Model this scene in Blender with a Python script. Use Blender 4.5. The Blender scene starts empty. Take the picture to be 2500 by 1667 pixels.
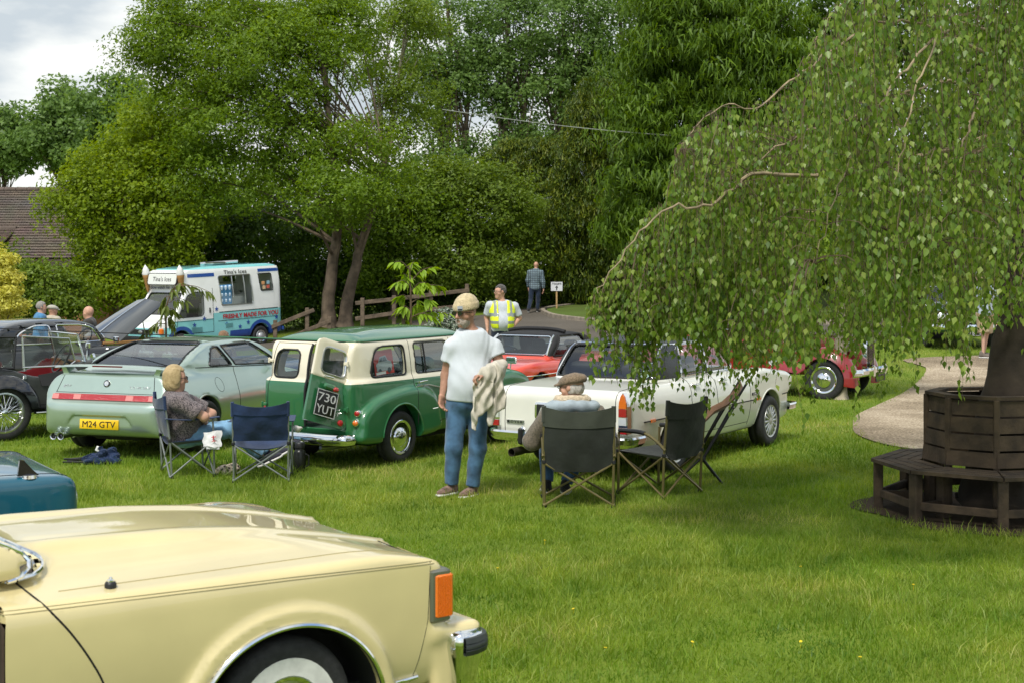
import bpy, bmesh, math, random
import numpy as np
from mathutils import Vector, Matrix

random.seed(7); RNG = np.random.default_rng(7)
scene = bpy.context.scene
COL = scene.collection
PI = math.pi

# ---------------------------------------------------------------- camera, sky, sun, exposure
cam_d = bpy.data.cameras.new('camera'); cam = bpy.data.objects.new('camera', cam_d); COL.objects.link(cam)
CAM_H = 2.25
cam.location = (0, 0, CAM_H); cam.rotation_euler = (math.radians(90), 0, 0)
cam_d.lens = 50; cam_d.sensor_width = 36
cam_d.shift_y = -193.5/2500.0
cam_d.clip_start = 0.1; cam_d.clip_end = 3000
cam_d.dof.use_dof = True; cam_d.dof.focus_distance = 14.5; cam_d.dof.aperture_fstop = 5.6
scene.camera = cam

SUN_EL, SUN_AZ = 56.0, 200.0      # azimuth the light comes FROM, clockwise from +Y
wd = bpy.data.worlds.new('World'); scene.world = wd; wd.use_nodes = True
def build_world():
    nt = wd.node_tree; nt.nodes.clear(); N = nt.nodes.new; L = nt.links.new
    out = N('ShaderNodeOutputWorld'); bg = N('ShaderNodeBackground'); bg.inputs[1].default_value = 0.14
    sky = N('ShaderNodeTexSky'); sky.sky_type = 'NISHITA'; sky.sun_disc = False
    sky.sun_elevation = math.radians(SUN_EL); sky.sun_rotation = math.radians(SUN_AZ)
    sky.air_density = 1.0; sky.dust_density = 1.2
    tc = N('ShaderNodeTexCoord')
    mp = N('ShaderNodeMapping'); mp.inputs['Scale'].default_value = (1.0, 1.0, 2.6); mp.inputs['Location'].default_value = (3.1, 0.35, 0.42)
    L(tc.outputs['Generated'], mp.inputs[0])
    no = N('ShaderNodeTexNoise'); no.inputs['Scale'].default_value = 2.6; no.inputs['Detail'].default_value = 7; no.inputs['Roughness'].default_value = .55
    L(mp.outputs[0], no.inputs['Vector'])
    cr = N('ShaderNodeValToRGB'); cr.color_ramp.elements[0].position = .38; cr.color_ramp.elements[1].position = .52
    L(no.outputs[0], cr.inputs[0])
    n2 = N('ShaderNodeTexNoise'); n2.inputs['Scale'].default_value = 8.5; n2.inputs['Detail'].default_value = 6
    L(mp.outputs[0], n2.inputs['Vector'])
    c2 = N('ShaderNodeValToRGB'); c2.color_ramp.elements[0].position = .38; c2.color_ramp.elements[1].position = .58
    c2.color_ramp.elements[0].color = (3.3, 3.7, 4.0, 1); c2.color_ramp.elements[1].color = (5.6, 5.7, 5.55, 1)
    L(n2.outputs[0], c2.inputs[0])
    mx = N('ShaderNodeMix'); mx.data_type = 'RGBA'
    L(cr.outputs[0], mx.inputs[0]); L(sky.outputs[0], mx.inputs[6]); L(c2.outputs[0], mx.inputs[7])
    L(mx.outputs[2], bg.inputs[0]); L(bg.outputs[0], out.inputs[0])
build_world()
sd = bpy.data.lights.new('sun', 'SUN'); sun = bpy.data.objects.new('sun', sd); COL.objects.link(sun)
sd.energy = 2.8; sd.angle = math.radians(13.0); sd.color = (1.0, .955, .87)
_a, _e = math.radians(SUN_AZ), math.radians(SUN_EL)
_dir = Vector((math.sin(_a)*math.cos(_e), math.cos(_a)*math.cos(_e), math.sin(_e)))
sun.rotation_euler = _dir.to_track_quat('Z', 'Y').to_euler(); sun.location = _dir*60
scene.view_settings.view_transform = 'Standard'; scene.view_settings.look = 'None'
scene.view_settings.gamma = 1.0; scene.view_settings.use_curve_mapping = False
scene.view_settings.exposure = 0.44
scene.cycles.max_bounces = 8; scene.cycles.transparent_max_bounces = 16; scene.cycles.diffuse_bounces = 3

# ---------------------------------------------------------------- layout helper: photograph pixel + distance -> metres
FPX = 3472.0
def W(px, py, d): return Vector(((px-1250)/FPX*d, d, CAM_H-(py-640)/FPX*d))
def WX(px, d): return (px-1250)/FPX*d
_TP = np.array([(-8.3,47,-.7),(-14,45,-.9),(-20,50,-.9),(.8,50,.58),(1.6,52,.58),(2.5,42,.33),(6,45,.5),(-.2,27,.07),(9.4,29.5,.3),(12,33,.6),(9.4,26.5,.02),
  (5.2,24,0),(7,22,0),(-6,25,-.05),(-10,30,-.2),(-4,47,-.02),(0,60,.8),(-12,62,-.6),(12,60,1.0),(20,45,1.0),(0,35,.2),(-7,37,-.3),(-4.5,38,-.15),(-2,20,0),(-10,20,0),(3,20,0),(12,20,0),(-3,15,0),(3,15,0),(8,15,0),(-9,14,0),(0,10,0),(5,9,0),(-5,9,0),(0,4,0),(10,4,0),(-10,4,0),(16,26,.2),(0,90,1.2),(-30,80,-.5),(30,80,1.4)], float)
def ground_z(x, y):
    x = np.asarray(x, float); y = np.asarray(y, float)
    d2 = (x[..., None]-_TP[:, 0])**2+(y[..., None]-_TP[:, 1])**2
    w = np.exp(-d2/(2*4.2**2))+1e-5/(1+d2/100.)**2
    return (w*_TP[:, 2]).sum(-1)/w.sum(-1)
def gz(x, y): return float(ground_z(np.array([x]), np.array([y]))[0])

# ---------------------------------------------------------------- objects
def link(o, parent=None):
    COL.objects.link(o)
    if parent is not None: o.parent = parent
    return o
def tag(o, label=None, cat=None, group=None, kind=None):
    if label: o['label'] = label
    if cat: o['category'] = cat
    if group: o['group'] = group
    if kind: o['kind'] = kind
    return o
def thing(name, label, cat, loc=(0, 0, 0), rz=0, group=None, kind=None):
    o = bpy.data.objects.new(name, None); o.empty_display_size = .2; link(o)
    o.location = loc; o.rotation_euler = (0, 0, rz)
    return tag(o, label, cat, group, kind)
def make_mesh(name, V, F, mat=None, smooth=True, sharp=None):
    me = bpy.data.meshes.new(name)
    V = np.asarray(V, np.float32)
    if isinstance(F, np.ndarray):
        n, k = F.shape
        me.vertices.add(len(V)); me.vertices.foreach_set('co', V.ravel())
        me.loops.add(n*k); me.loops.foreach_set('vertex_index', F.astype(np.int32).ravel())
        me.polygons.add(n); me.polygons.foreach_set('loop_start', np.arange(0, n*k, k, dtype=np.int32))
        try: me.polygons.foreach_set('loop_total', np.full(n, k, np.int32))
        except Exception: pass
        me.update(calc_edges=True)
    else:
        me.from_pydata([tuple(v) for v in V.tolist()], [], [list(map(int, f)) for f in F]); me.update()
    if smooth: me.polygons.foreach_set('use_smooth', np.ones(len(me.polygons), bool))
    if smooth and sharp: me.set_sharp_from_angle(angle=math.radians(sharp))
    if mat: me.materials.append(mat)
    return me
def mobj(name, V, F, mat, parent=None, smooth=True, sharp=40, label=None):
    o = bpy.data.objects.new(name, make_mesh(name, V, F, mat, smooth, sharp)); link(o, parent)
    if label: o['label'] = label
    return o
def copy_tree(o, parent=None):
    c = o.copy(); COL.objects.link(c); c.parent = parent
    for ch in list(o.children): copy_tree(ch, c)
    return c

def frame(z, up=(0, 0, 1)):
    z = np.asarray(z, float); z = z/(np.linalg.norm(z)+1e-12)
    u = np.asarray(up, float)
    if abs(z@u) > .98: u = np.array([1., 0, 0])
    x = np.cross(u, z); x /= np.linalg.norm(x); y = np.cross(z, x)
    return x, y, z
class MB:
    """collects simple shapes into one mesh"""
    def __init__(s): s.V = []; s.F = []; s.n = 0
    def add(s, V, F):
        V = np.asarray(V, float).reshape(-1, 3)
        s.F += [[int(i)+s.n for i in f] for f in F]; s.V.append(V); s.n += len(V); return s
    def box(s, c, size, rot=None, bev=0.0):
        h = np.asarray(size, float)/2
        if bev <= 0:
            P = np.array([[i, j, k] for i in (-1, 1) for j in (-1, 1) for k in (-1, 1)], float)*h
            F = [(0,1,3,2),(4,6,7,5),(0,4,5,1),(2,3,7,6),(0,2,6,4),(1,5,7,3)]
        else:
            b = min(bev, .49*2*h.min())
            ring = [(-h[0]+b,-h[1]),(h[0]-b,-h[1]),(h[0],-h[1]+b),(h[0],h[1]-b),(h[0]-b,h[1]),(-h[0]+b,h[1]),(-h[0],h[1]-b),(-h[0],-h[1]+b)]
            r2 = [(x*(1-b/h[0]), y*(1-b/h[1])) for x, y in ring]
            P = [(x,y,-h[2]) for x,y in r2]+[(x,y,-h[2]+b) for x,y in ring]+[(x,y,h[2]-b) for x,y in ring]+[(x,y,h[2]) for x,y in r2]
            P = np.array(P); F = [tuple(range(7,-1,-1)), tuple(range(24,32))]
            for r in range(3):
                for i in range(8): F.append((r*8+i, r*8+(i+1)%8, r*8+8+(i+1)%8, r*8+8+i))
        if rot is not None: P = P@np.asarray(rot, float).T
        return s.add(P+np.asarray(c, float), F)
    def tube(s, pts, r, n=8, closed=False, caps=True):
        P = np.asarray(pts, float); m = len(P)
        R = np.full(m, r, float) if np.isscalar(r) else np.asarray(r, float)
        if closed: T = np.roll(P, -1, 0)-np.roll(P, 1, 0)
        else: T = np.gradient(P, axis=0)
        T /= (np.linalg.norm(T, axis=1)[:, None]+1e-12)
        x, y, _ = frame(T[0]); V = []
        a = np.arange(n)*2*PI/n
        for i in range(m):
            x = x-T[i]*(x@T[i]); x /= np.linalg.norm(x)+1e-12; y = np.cross(T[i], x)
            V.append(P[i]+R[i]*(np.cos(a)[:, None]*x+np.sin(a)[:, None]*y))
        V = np.concatenate(V); F = []
        for i in range(m if closed else m-1):
            j = (i+1) % m
            for k in range(n): F.append((i*n+k, i*n+(k+1)%n, j*n+(k+1)%n, j*n+k))
        if caps and not closed:
            F.append(tuple(range(n-1, -1, -1))); F.append(tuple((m-1)*n+k for k in range(n)))
        return s.add(V, F)
    def lathe(s, prof, o=(0,0,0), axis=(0,0,1), n=24, caps=True):
        """prof: list of (radius, height along axis)"""
        x, y, z = frame(axis); a = np.arange(n)*2*PI/n; o = np.asarray(o, float)
        V = [o+z*h+r*(np.cos(a)[:,None]*x+np.sin(a)[:,None]*y) for r, h in prof]; F = []
        for i in range(len(prof)-1):
            for k in range(n): F.append((i*n+k, i*n+(k+1)%n, (i+1)*n+(k+1)%n, (i+1)*n+k))
        if caps:
            F.append(tuple(range(n-1,-1,-1))); F.append(tuple((len(prof)-1)*n+k for k in range(n)))
        return s.add(np.concatenate(V), F)
    def prism(s, poly, o, ux, uy, depth):
        """flat polygon in the (ux,uy) plane at o, extruded by vector depth"""
        o, ux, uy, dp = [np.asarray(v, float) for v in (o, ux, uy, depth)]
        A = np.array([o+ux*p[0]+uy*p[1] for p in poly]); n = len(A)
        F = [tuple(range(n-1,-1,-1)), tuple(range(n, 2*n))]+[(i,(i+1)%n,n+(i+1)%n,n+i) for i in range(n)]
        return s.add(np.concatenate([A, A+dp]), F)
    def sheet(s, G):
        """G: (a,b,3) grid of points"""
        G = np.asarray(G, float); a, b = G.shape[:2]
        F = [(i*b+j, (i+1)*b+j, (i+1)*b+j+1, i*b+j+1) for i in range(a-1) for j in range(b-1)]
        return s.add(G.reshape(-1,3), F)
    def slab(s, G, t):
        """grid with thickness: t may be a vector or a scalar along z"""
        G = np.asarray(G, float); tv = np.array([0,0,t]) if np.isscalar(t) else np.asarray(t, float)
        a, b = G.shape[:2]; n = a*b
        F = []
        for i in range(a-1):
            for j in range(b-1):
                q = (i*b+j,(i+1)*b+j,(i+1)*b+j+1,i*b+j+1); F.append(q); F.append(tuple(n+k for k in q[::-1]))
        rim = [(i,0) for i in range(a)]+[(a-1,j) for j in range(1,b)]+[(i,b-1) for i in range(a-2,-1,-1)]+[(0,j) for j in range(b-2,0,-1)]
        idx = [i*b+j for i,j in rim]; m = len(idx)
        for k in range(m): F.append((idx[(k+1)%m], idx[k], n+idx[k], n+idx[(k+1)%m]))
        return s.add(np.concatenate([G.reshape(-1,3), G.reshape(-1,3)+tv]), F)
    def ell(s, c, r, nu=16, nv=10, rot=None):
        u = np.arange(nu)*2*PI/nu; V = [(0,0,-1)]
        for j in range(1,nv):
            t = -PI/2+PI*j/nv
            V += [(math.cos(t)*math.cos(a), math.cos(t)*math.sin(a), math.sin(t)) for a in u]
        V.append((0,0,1)); V = np.array(V)*np.asarray(r, float)
        if rot is not None: V = V@np.asarray(rot, float).T
        F = [(0, 1+(k+1)%nu, 1+k) for k in range(nu)]
        for j in range(nv-2):
            for k in range(nu): F.append((1+j*nu+k, 1+j*nu+(k+1)%nu, 1+(j+1)*nu+(k+1)%nu, 1+(j+1)*nu+k))
        l = 1+(nv-1)*nu; F += [(l, l-nu+k, l-nu+(k+1)%nu) for k in range(nu)]
        return s.add(V+np.asarray(c, float), F)
    def build(s, name, mat, parent=None, smooth=True, sharp=40, label=None):
        o = mobj(name, np.concatenate(s.V) if s.V else np.zeros((0,3)), s.F, mat, parent, smooth, sharp, label)
        if name in ('panel_gaps','arch_lip','shut_lines','side_trim','spokes','vent_slots','lens_ribs','script_lettering','grille_bars','grille_slats','limbs','branches','roof_trim','hatch_bars','lenses','windscreen_pillars','plate_border'): o['kind'] = 'stuff'
        return o
def spline(P, n=24, closed=False):
    P = np.asarray(P, float); m = len(P); out = []
    segs = m if closed else m-1
    per = max(2, int(round(n/segs)))
    for i in range(segs):
        if closed: p0,p1,p2,p3 = P[(i-1)%m],P[i],P[(i+1)%m],P[(i+2)%m]
        else: p0,p1,p2,p3 = P[max(i-1,0)],P[i],P[i+1],P[min(i+2,m-1)]
        for t in np.arange(per)/per:
            out.append(.5*((2*p1)+(-p0+p2)*t+(2*p0-5*p1+4*p2-p3)*t*t+(-p0+3*p1-3*p2+p3)*t**3))
    if not closed: out.append(P[-1])
    return np.array(out)
def rrect(x0, y0, x1, y1, r, n=5):
    """rounded rectangle; r is one radius or four (bl,br,tr,tl)"""
    rs = [r]*4 if np.isscalar(r) else list(r); out = []
    for (cx,cy,a0),q in zip(((x0,y0,PI),(x1,y0,1.5*PI),(x1,y1,0),(x0,y1,.5*PI)), rs):
        ox = cx+(q if cx==x0 else -q); oy = cy+(q if cy==y0 else -q)
        for k in range(n+1):
            a = a0+k*PI/2/n; out.append((ox+q*math.cos(a), oy+q*math.sin(a)))
    return out
def roundpoly(P, r, n=4):
    P = np.asarray(P, float); m = len(P); out = []
    rs = [r]*m if np.isscalar(r) else r
    for i in range(m):
        a, b, c = P[i-1], P[i], P[(i+1)%m]; q = rs[i]
        if q <= 0: out.append(b); continue
        u = (a-b); v = (c-b); lu = np.linalg.norm(u); lv = np.linalg.norm(v)
        t = min(q, .48*lu, .48*lv); A = b+u/lu*t; C = b+v/lv*t
        for k in range(n+1):
            s_ = k/n; out.append((1-s_)**2*A+2*s_*(1-s_)*b+s_*s_*C)
    return np.array(out)

# ---------------------------------------------------------------- materials
MATS = {}
def nmat(name):
    m = bpy.data.materials.new(name); m.use_nodes = True; MATS[name] = m
    b = m.node_tree.nodes['Principled BSDF']; return m, m.node_tree, b
def pmat(name, col, rough=.5, metal=0., spec=.5, coat=0., vary=.0, vscale=8., bump=0., bscale=60., dirt=None, coatr=.05, sheen=0.):
    m, nt, b = nmat(name); N = nt.nodes.new; L = nt.links.new
    b.inputs['Roughness'].default_value = rough; b.inputs['Metallic'].default_value = metal
    b.inputs['Specular IOR Level'].default_value = spec
    b.inputs['Coat Weight'].default_value = coat; b.inputs['Coat Roughness'].default_value = coatr
    b.inputs['Sheen Weight'].default_value = sheen
    c = (*col, 1); tc = N('ShaderNodeTexCoord')
    no = N('ShaderNodeTexNoise'); no.inputs['Scale'].default_value = vscale; no.inputs['Detail'].default_value = 4
    L(tc.outputs['Object'], no.inputs['Vector'])
    if vary > 0 or dirt:
        mx = N('ShaderNodeMix'); mx.data_type = 'RGBA'
        lo = dirt if dirt else tuple(v*(1-vary) for v in col); hi = col if dirt else tuple(min(1, v*(1+vary)) for v in col)
        mx.inputs[6].default_value = (*lo, 1); mx.inputs[7].default_value = (*hi, 1)
        cr = N('ShaderNodeValToRGB'); cr.color_ramp.elements[0].position = .35; cr.color_ramp.elements[1].position = .62
        L(no.outputs[0], cr.inputs[0]); L(cr.outputs[0], mx.inputs[0]); L(mx.outputs[2], b.inputs['Base Color'])
    else: b.inputs['Base Color'].default_value = c
    if bump > 0:
        n2 = N('ShaderNodeTexNoise'); n2.inputs['Scale'].default_value = bscale; n2.inputs['Detail'].default_value = 5
        L(tc.outputs['Object'], n2.inputs['Vector'])
        bp = N('ShaderNodeBump'); bp.inputs['Strength'].default_value = bump; bp.inputs['Distance'].default_value = .01
        L(n2.outputs[0], bp.inputs['Height']); L(bp.outputs[0], b.inputs['Normal'])
    return m
def paint(name, col, metal=0., rough=.3, coat=1.): return pmat(name, col, rough, metal, .5, coat, vary=.03, vscale=3., coatr=.03)
def glassmat(name, tint=(.86,.90,.88), gloss=.04, dark=0.0):
    m = bpy.data.materials.new(name); m.use_nodes = True; nt = m.node_tree; nt.nodes.clear(); N = nt.nodes.new; L = nt.links.new
    out = N('ShaderNodeOutputMaterial'); tr = N('ShaderNodeBsdfTransparent'); tr.inputs[0].default_value = (*tint, 1)
    gl = N('ShaderNodeBsdfGlossy'); gl.inputs['Roughness'].default_value = gloss; gl.inputs[0].default_value = (.95,.97,1,1)
    fr = N('ShaderNodeLayerWeight'); fr.inputs[0].default_value = .5
    pw = N('ShaderNodeMath'); pw.operation = 'POWER'; pw.inputs[1].default_value = 3.6; L(fr.outputs['Facing'], pw.inputs[0])
    ma = N('ShaderNodeMath'); ma.operation = 'MULTIPLY_ADD'; ma.inputs[1].default_value = .85; ma.inputs[2].default_value = .085
    L(pw.outputs[0], ma.inputs[0]); mx = N('ShaderNodeMixShader')
    L(ma.outputs[0], mx.inputs[0]); L(tr.outputs[0], mx.inputs[1]); L(gl.outputs[0], mx.inputs[2]); L(mx.outputs[0], out.inputs[0])
    MATS[name] = m; return m
CHROME = pmat('chrome', (.82,.84,.85), .08, 1.0)
STEEL = pmat('brushed_steel', (.62,.63,.64), .3, 1.0)
RUBBER = pmat('tyre_rubber', (.018,.018,.019), .75, vary=.3, vscale=30, bump=.3, bscale=90)
BLACK = pmat('black_plastic', (.012,.012,.013), .45)
BLACKGLOSS = pmat('gloss_black', (.008,.008,.009), .12, coat=1)
SEAM = pmat('panel_gap', (.006,.006,.006), .9)
DARKIN = pmat('dark_trim', (.02,.02,.021), .8)
UNDER = pmat('underbody', (.012,.012,.012), .9)
GLASS = glassmat('car_glass')
GLASSD = glassmat('tinted_glass', (.50,.56,.53))
LAMPGLASS = pmat('lamp_glass', (.75,.78,.78), .08, .3, coat=1)
REDLENS = pmat('red_lens', (.38,.008,.012), .18, coat=1, bump=.4, bscale=160)
AMBERLENS = pmat('amber_lens', (.75,.16,.008), .2, coat=1, bump=.5, bscale=150)
WHITEP = pmat('white_plastic', (.75,.75,.73), .4)
YELLOWPLATE = pmat('yellow_plate', (.82,.52,.01), .35)
INK = pmat('plate_letter', (.01,.01,.01), .4)
SILVERINK = pmat('silver_letter', (.7,.7,.7), .35, .6)

# ---------------------------------------------------------------- distance-field shapes
_PC = {}
def sd_poly(px, py, poly):
    """signed distance to a polygon, looked up in a cached fine table"""
    poly = np.asarray(poly, float); key = poly.tobytes(); T = _PC.get(key)
    if T is None:
        lo = poly.min(0)-.35; lo = np.maximum(lo, -1.2); hi = poly.max(0)+.35; st = max(.007, (hi-lo).max()/900)
        nx, ny = [int(v) for v in np.ceil((hi-lo)/st)+1]
        T = _PC[key] = (lo, st, nx, ny, _sd_poly(lo[0]+np.arange(nx)[:,None]*st, lo[1]+np.arange(ny)[None,:]*st, poly).astype(np.float32).ravel())
    lo, st, nx, ny, g = T
    u = (np.asarray(px,float)-lo[0])/st; v = (np.asarray(py,float)-lo[1])/st
    uc = np.clip(u,0,nx-1.001); vc = np.clip(v,0,ny-1.001); i = uc.astype(np.int32); j = vc.astype(np.int32); fu = uc-i; fv = vc-j
    k = i*ny+j
    d = (g[k]*(1-fu)+g[k+ny]*fu)*(1-fv)+(g[k+1]*(1-fu)+g[k+ny+1]*fu)*fv
    return np.maximum(d, np.maximum(np.abs(u-uc), np.abs(v-vc))*st*1.0+np.where((u!=uc)|(v!=vc), 0, -9))
def _sd_poly(px, py, poly):
    poly = np.asarray(poly, float); n = len(poly)
    px, py = np.broadcast_arrays(px, py); px = px.astype(float); py = py.astype(float)
    d = (px-poly[0,0])**2+(py-poly[0,1])**2; s = np.ones(px.shape)
    j = n-1
    for i in range(n):
        ex, ey = poly[j]-poly[i]; wx = px-poly[i,0]; wy = py-poly[i,1]
        t = np.clip((wx*ex+wy*ey)/(ex*ex+ey*ey+1e-12), 0, 1)
        bx = wx-ex*t; by = wy-ey*t; d = np.minimum(d, bx*bx+by*by)
        c1 = py >= poly[i,1]; c2 = py < poly[j,1]; c3 = ex*wy > ey*wx
        flip = (c1&c2&c3)|(~c1&~c2&~c3); s = np.where(flip, -s, s); j = i
    return s*np.sqrt(d)
def smin(a, b, k):
    if k <= 0: return np.minimum(a, b)
    h = np.maximum(k-np.abs(a-b), 0)/k; return np.minimum(a, b)-h*h*k*.25
def smax(a, b, k): return -smin(-a, -b, k)
def sd_ell(x, y, z, c, r):
    x = (x-c[0]); y = (y-c[1]); z = (z-c[2])
    k0 = np.sqrt((x/r[0])**2+(y/r[1])**2+(z/r[2])**2); k1 = np.sqrt((x/r[0]**2)**2+(y/r[1]**2)**2+(z/r[2]**2)**2)
    return k0*(k0-1)/(k1+1e-9)
def sd_cap(x, y, z, a, b, ra, rb=None):
    rb = ra if rb is None else rb
    a = np.asarray(a, float); b = np.asarray(b, float); u = b-a; L2 = u@u+1e-12
    t = np.clip(((x-a[0])*u[0]+(y-a[1])*u[1]+(z-a[2])*u[2])/L2, 0, 1)
    return np.sqrt((x-a[0]-u[0]*t)**2+(y-a[1]-u[1]*t)**2+(z-a[2]-u[2]*t)**2)-(ra+(rb-ra)*t)
def sd_box(x, y, z, c, h, r=0.):
    qx = np.abs(x-c[0])-h[0]+r; qy = np.abs(y-c[1])-h[1]+r; qz = np.abs(z-c[2])-h[2]+r
    return np.sqrt(np.maximum(qx,0)**2+np.maximum(qy,0)**2+np.maximum(qz,0)**2)+np.minimum(np.maximum(qx,np.maximum(qy,qz)),0)-r
def sdf_mesh(fn, lo, hi, vox, newton=3):
    """surface nets, then the vertices are pulled onto the true surface"""
    lo = np.asarray(lo, float); n = np.ceil((np.asarray(hi)-lo)/vox).astype(int)+1
    ax = [lo[i]+np.arange(n[i])*vox for i in range(3)]
    g = np.broadcast_to(fn(ax[0][:,None,None], ax[1][None,:,None], ax[2][None,None,:]), tuple(n))
    s = g < 0
    c = s[:-1,:-1,:-1].astype(np.int8)
    tot = np.zeros(tuple(n-1), np.int8)
    for i in (0,1):
        for j in (0,1):
            for k in (0,1): tot += s[i:n[0]-1+i, j:n[1]-1+j, k:n[2]-1+k]
    act = (tot > 0)&(tot < 8); I = np.argwhere(act)
    idx = np.full(tuple(n-1), -1, np.int64); idx[act] = np.arange(len(I))
    acc = np.zeros((len(I),3)); cnt = np.zeros(len(I))
    cr = [(i,j,k) for i in (0,1) for j in (0,1) for k in (0,1)]
    for a in cr:
        for ax_ in range(3):
            if a[ax_]: continue
            b = list(a); b[ax_] = 1
            va = g[I[:,0]+a[0], I[:,1]+a[1], I[:,2]+a[2]]; vb = g[I[:,0]+b[0], I[:,1]+b[1], I[:,2]+b[2]]
            m = (va < 0) != (vb < 0); t = np.where(m, va/(va-vb+1e-20), 0)
            p = np.tile(np.array(a, float), (len(I),1)); p[:,ax_] += t
            acc[m] += p[m]; cnt[m] += 1
    V = lo+(I+acc/np.maximum(cnt,1)[:,None])*vox
    quads = []
    for ax_ in range(3):
        sl0 = [slice(None)]*3; sl1 = [slice(None)]*3; sl0[ax_] = slice(0,-1); sl1[ax_] = slice(1,None)
        e = s[tuple(sl0)] != s[tuple(sl1)]
        u, v = [(1,2),(2,0),(0,1)][ax_]
        E = np.argwhere(e); ok = (E[:,u]>0)&(E[:,v]>0)&(E[:,u]<n[u]-1)&(E[:,v]<n[v]-1); E = E[ok]
        def cell(du, dv):
            q = E.copy(); q[:,u] -= du; q[:,v] -= dv; return idx[q[:,0],q[:,1],q[:,2]]
        Q = np.stack([cell(1,1), cell(0,1), cell(0,0), cell(1,0)], 1)
        inside = s[E[:,0],E[:,1],E[:,2]]
        Q[~inside] = Q[~inside][:, ::-1]; quads.append(Q)
    F = np.concatenate(quads); F = F[(F >= 0).all(1)]
    e = vox*.15
    for it_ in range(newton):
        x, y, z = V.T; f = fn(x,y,z)
        if it_ < 2:
            G = np.stack([fn(x+e,y,z)-f, fn(x,y+e,z)-f, fn(x,y,z+e)-f],1)/e; gg = (G*G).sum(1)+1e-6
        st = G*(f/gg)[:,None]; ln = np.linalg.norm(st,axis=1); k = np.minimum(1, .5*vox/(ln+1e-9)); V = V-st*k[:,None]*.9
    return V, F
def sub_mesh(V, F, mask):
    f = F[mask]; u, inv = np.unique(f, return_inverse=True); return V[u], inv.reshape(f.shape)
def cluster(V, F, cell):
    """thin out a mesh by merging vertices on a coarse grid"""
    k = np.round(V/cell).astype(np.int64); u, inv = np.unique(k, axis=0, return_inverse=True); inv = inv.ravel()
    C = np.zeros((len(u),3)); n = np.bincount(inv, minlength=len(u))
    for j in range(3): C[:,j] = np.bincount(inv, V[:,j], len(u))/n
    G = inv[F]; T = np.concatenate([G[:,[0,1,2]], G[:,[0,2,3]]]); ok = (T[:,0]!=T[:,1])&(T[:,1]!=T[:,2])&(T[:,0]!=T[:,2]); T = T[ok]
    _, i = np.unique(np.sort(T,1), axis=0, return_index=True); return C, T[i]
def text_mesh(txt, size=1.0, bold=0.0, extrude=.002, align='CENTER'):
    cu = bpy.data.curves.new('text', 'FONT'); cu.body = txt; cu.size = size; cu.offset = bold; cu.extrude = extrude
    cu.align_x = align; cu.align_y = 'CENTER'; cu.resolution_u = 3
    o = bpy.data.objects.new('text', cu); COL.objects.link(o); bpy.context.view_layer.update()
    me = bpy.data.meshes.new_from_object(o.evaluated_get(bpy.context.evaluated_depsgraph_get()))
    bpy.data.objects.remove(o); bpy.data.curves.remove(cu); return me
def text_obj(name, txt, size, mat, parent, origin, ux, uy, width=None, bold=0.0, extrude=.002, shear=0.0):
    """lettering lying in the plane (ux right, uy up) at origin"""
    me = text_mesh(txt, size, bold, extrude)
    V = np.zeros(len(me.vertices)*3); me.vertices.foreach_get('co', V); V = V.reshape(-1,3)
    V[:,:2] -= (V[:,:2].min(0)+V[:,:2].max(0))/2
    if width:
        V[:,0] *= width/(np.ptp(V[:,0])+1e-9)
    V[:,0] += V[:,1]*shear
    ux = np.asarray(ux, float); ux = ux/np.linalg.norm(ux); uy = np.asarray(uy, float); uy = uy-ux*(ux@uy); uy /= np.linalg.norm(uy)
    nz = np.cross(ux, uy); P = np.asarray(origin, float)+V[:,:1]*ux+V[:,1:2]*uy+V[:,2:3]*nz
    me.vertices.foreach_set('co', P.ravel()); me.update(); me.materials.clear(); me.materials.append(mat)
    o = bpy.data.objects.new(name, me); link(o, parent); return o
# ================================================================ SETTING
def ground_mat(name, cols, scale=1.0, rough=.95, bump=.5, bs=80., speck=None, pos=(.3,.5,.7), big=.35):
    m, nt, b = nmat(name); N = nt.nodes.new; L = nt.links.new
    tc = N('ShaderNodeTexCoord')
    n1 = N('ShaderNodeTexNoise'); n1.inputs['Scale'].default_value = big*scale; n1.inputs['Detail'].default_value = 6; n1.inputs['Roughness'].default_value = .65
    n2 = N('ShaderNodeTexNoise'); n2.inputs['Scale'].default_value = bs; n2.inputs['Detail'].default_value = 5
    L(tc.outputs['Object'], n1.inputs['Vector']); L(tc.outputs['Object'], n2.inputs['Vector'])
    ad = N('ShaderNodeMath'); ad.operation = 'MULTIPLY_ADD'; ad.inputs[1].default_value = .45
    sc = N('ShaderNodeMath'); sc.operation = 'MULTIPLY'; sc.inputs[1].default_value = .55
    L(n1.outputs[0], sc.inputs[0]); L(n2.outputs[0], ad.inputs[0]); L(sc.outputs[0], ad.inputs[2])
    cr = N('ShaderNodeValToRGB'); el = cr.color_ramp.elements
    el[0].position = pos[0]; el[0].color = (*cols[0],1); el[1].position = pos[2]; el[1].color = (*cols[2],1)
    e = el.new(pos[1]); e.color = (*cols[1],1)
    L(ad.outputs[0], cr.inputs[0]); L(cr.outputs[0], b.inputs['Base Color'])
    b.inputs['Roughness'].default_value = rough; b.inputs['Specular IOR Level'].default_value = .25
    bp = N('ShaderNodeBump'); bp.inputs['Strength'].default_value = bump; bp.inputs['Distance'].default_value = .02
    L(n2.outputs[0], bp.inputs['Height']); L(bp.outputs[0], b.inputs['Normal'])
    return m
LAWN = ground_mat('lawn', ((.070,.115,.008),(.125,.185,.014),(.21,.24,.04)), bs=45., big=.5)
ASPHALT = ground_mat('asphalt', ((.066,.057,.046),(.102,.089,.073),(.150,.131,.108)), bs=55., bump=.35, big=.3)
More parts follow.
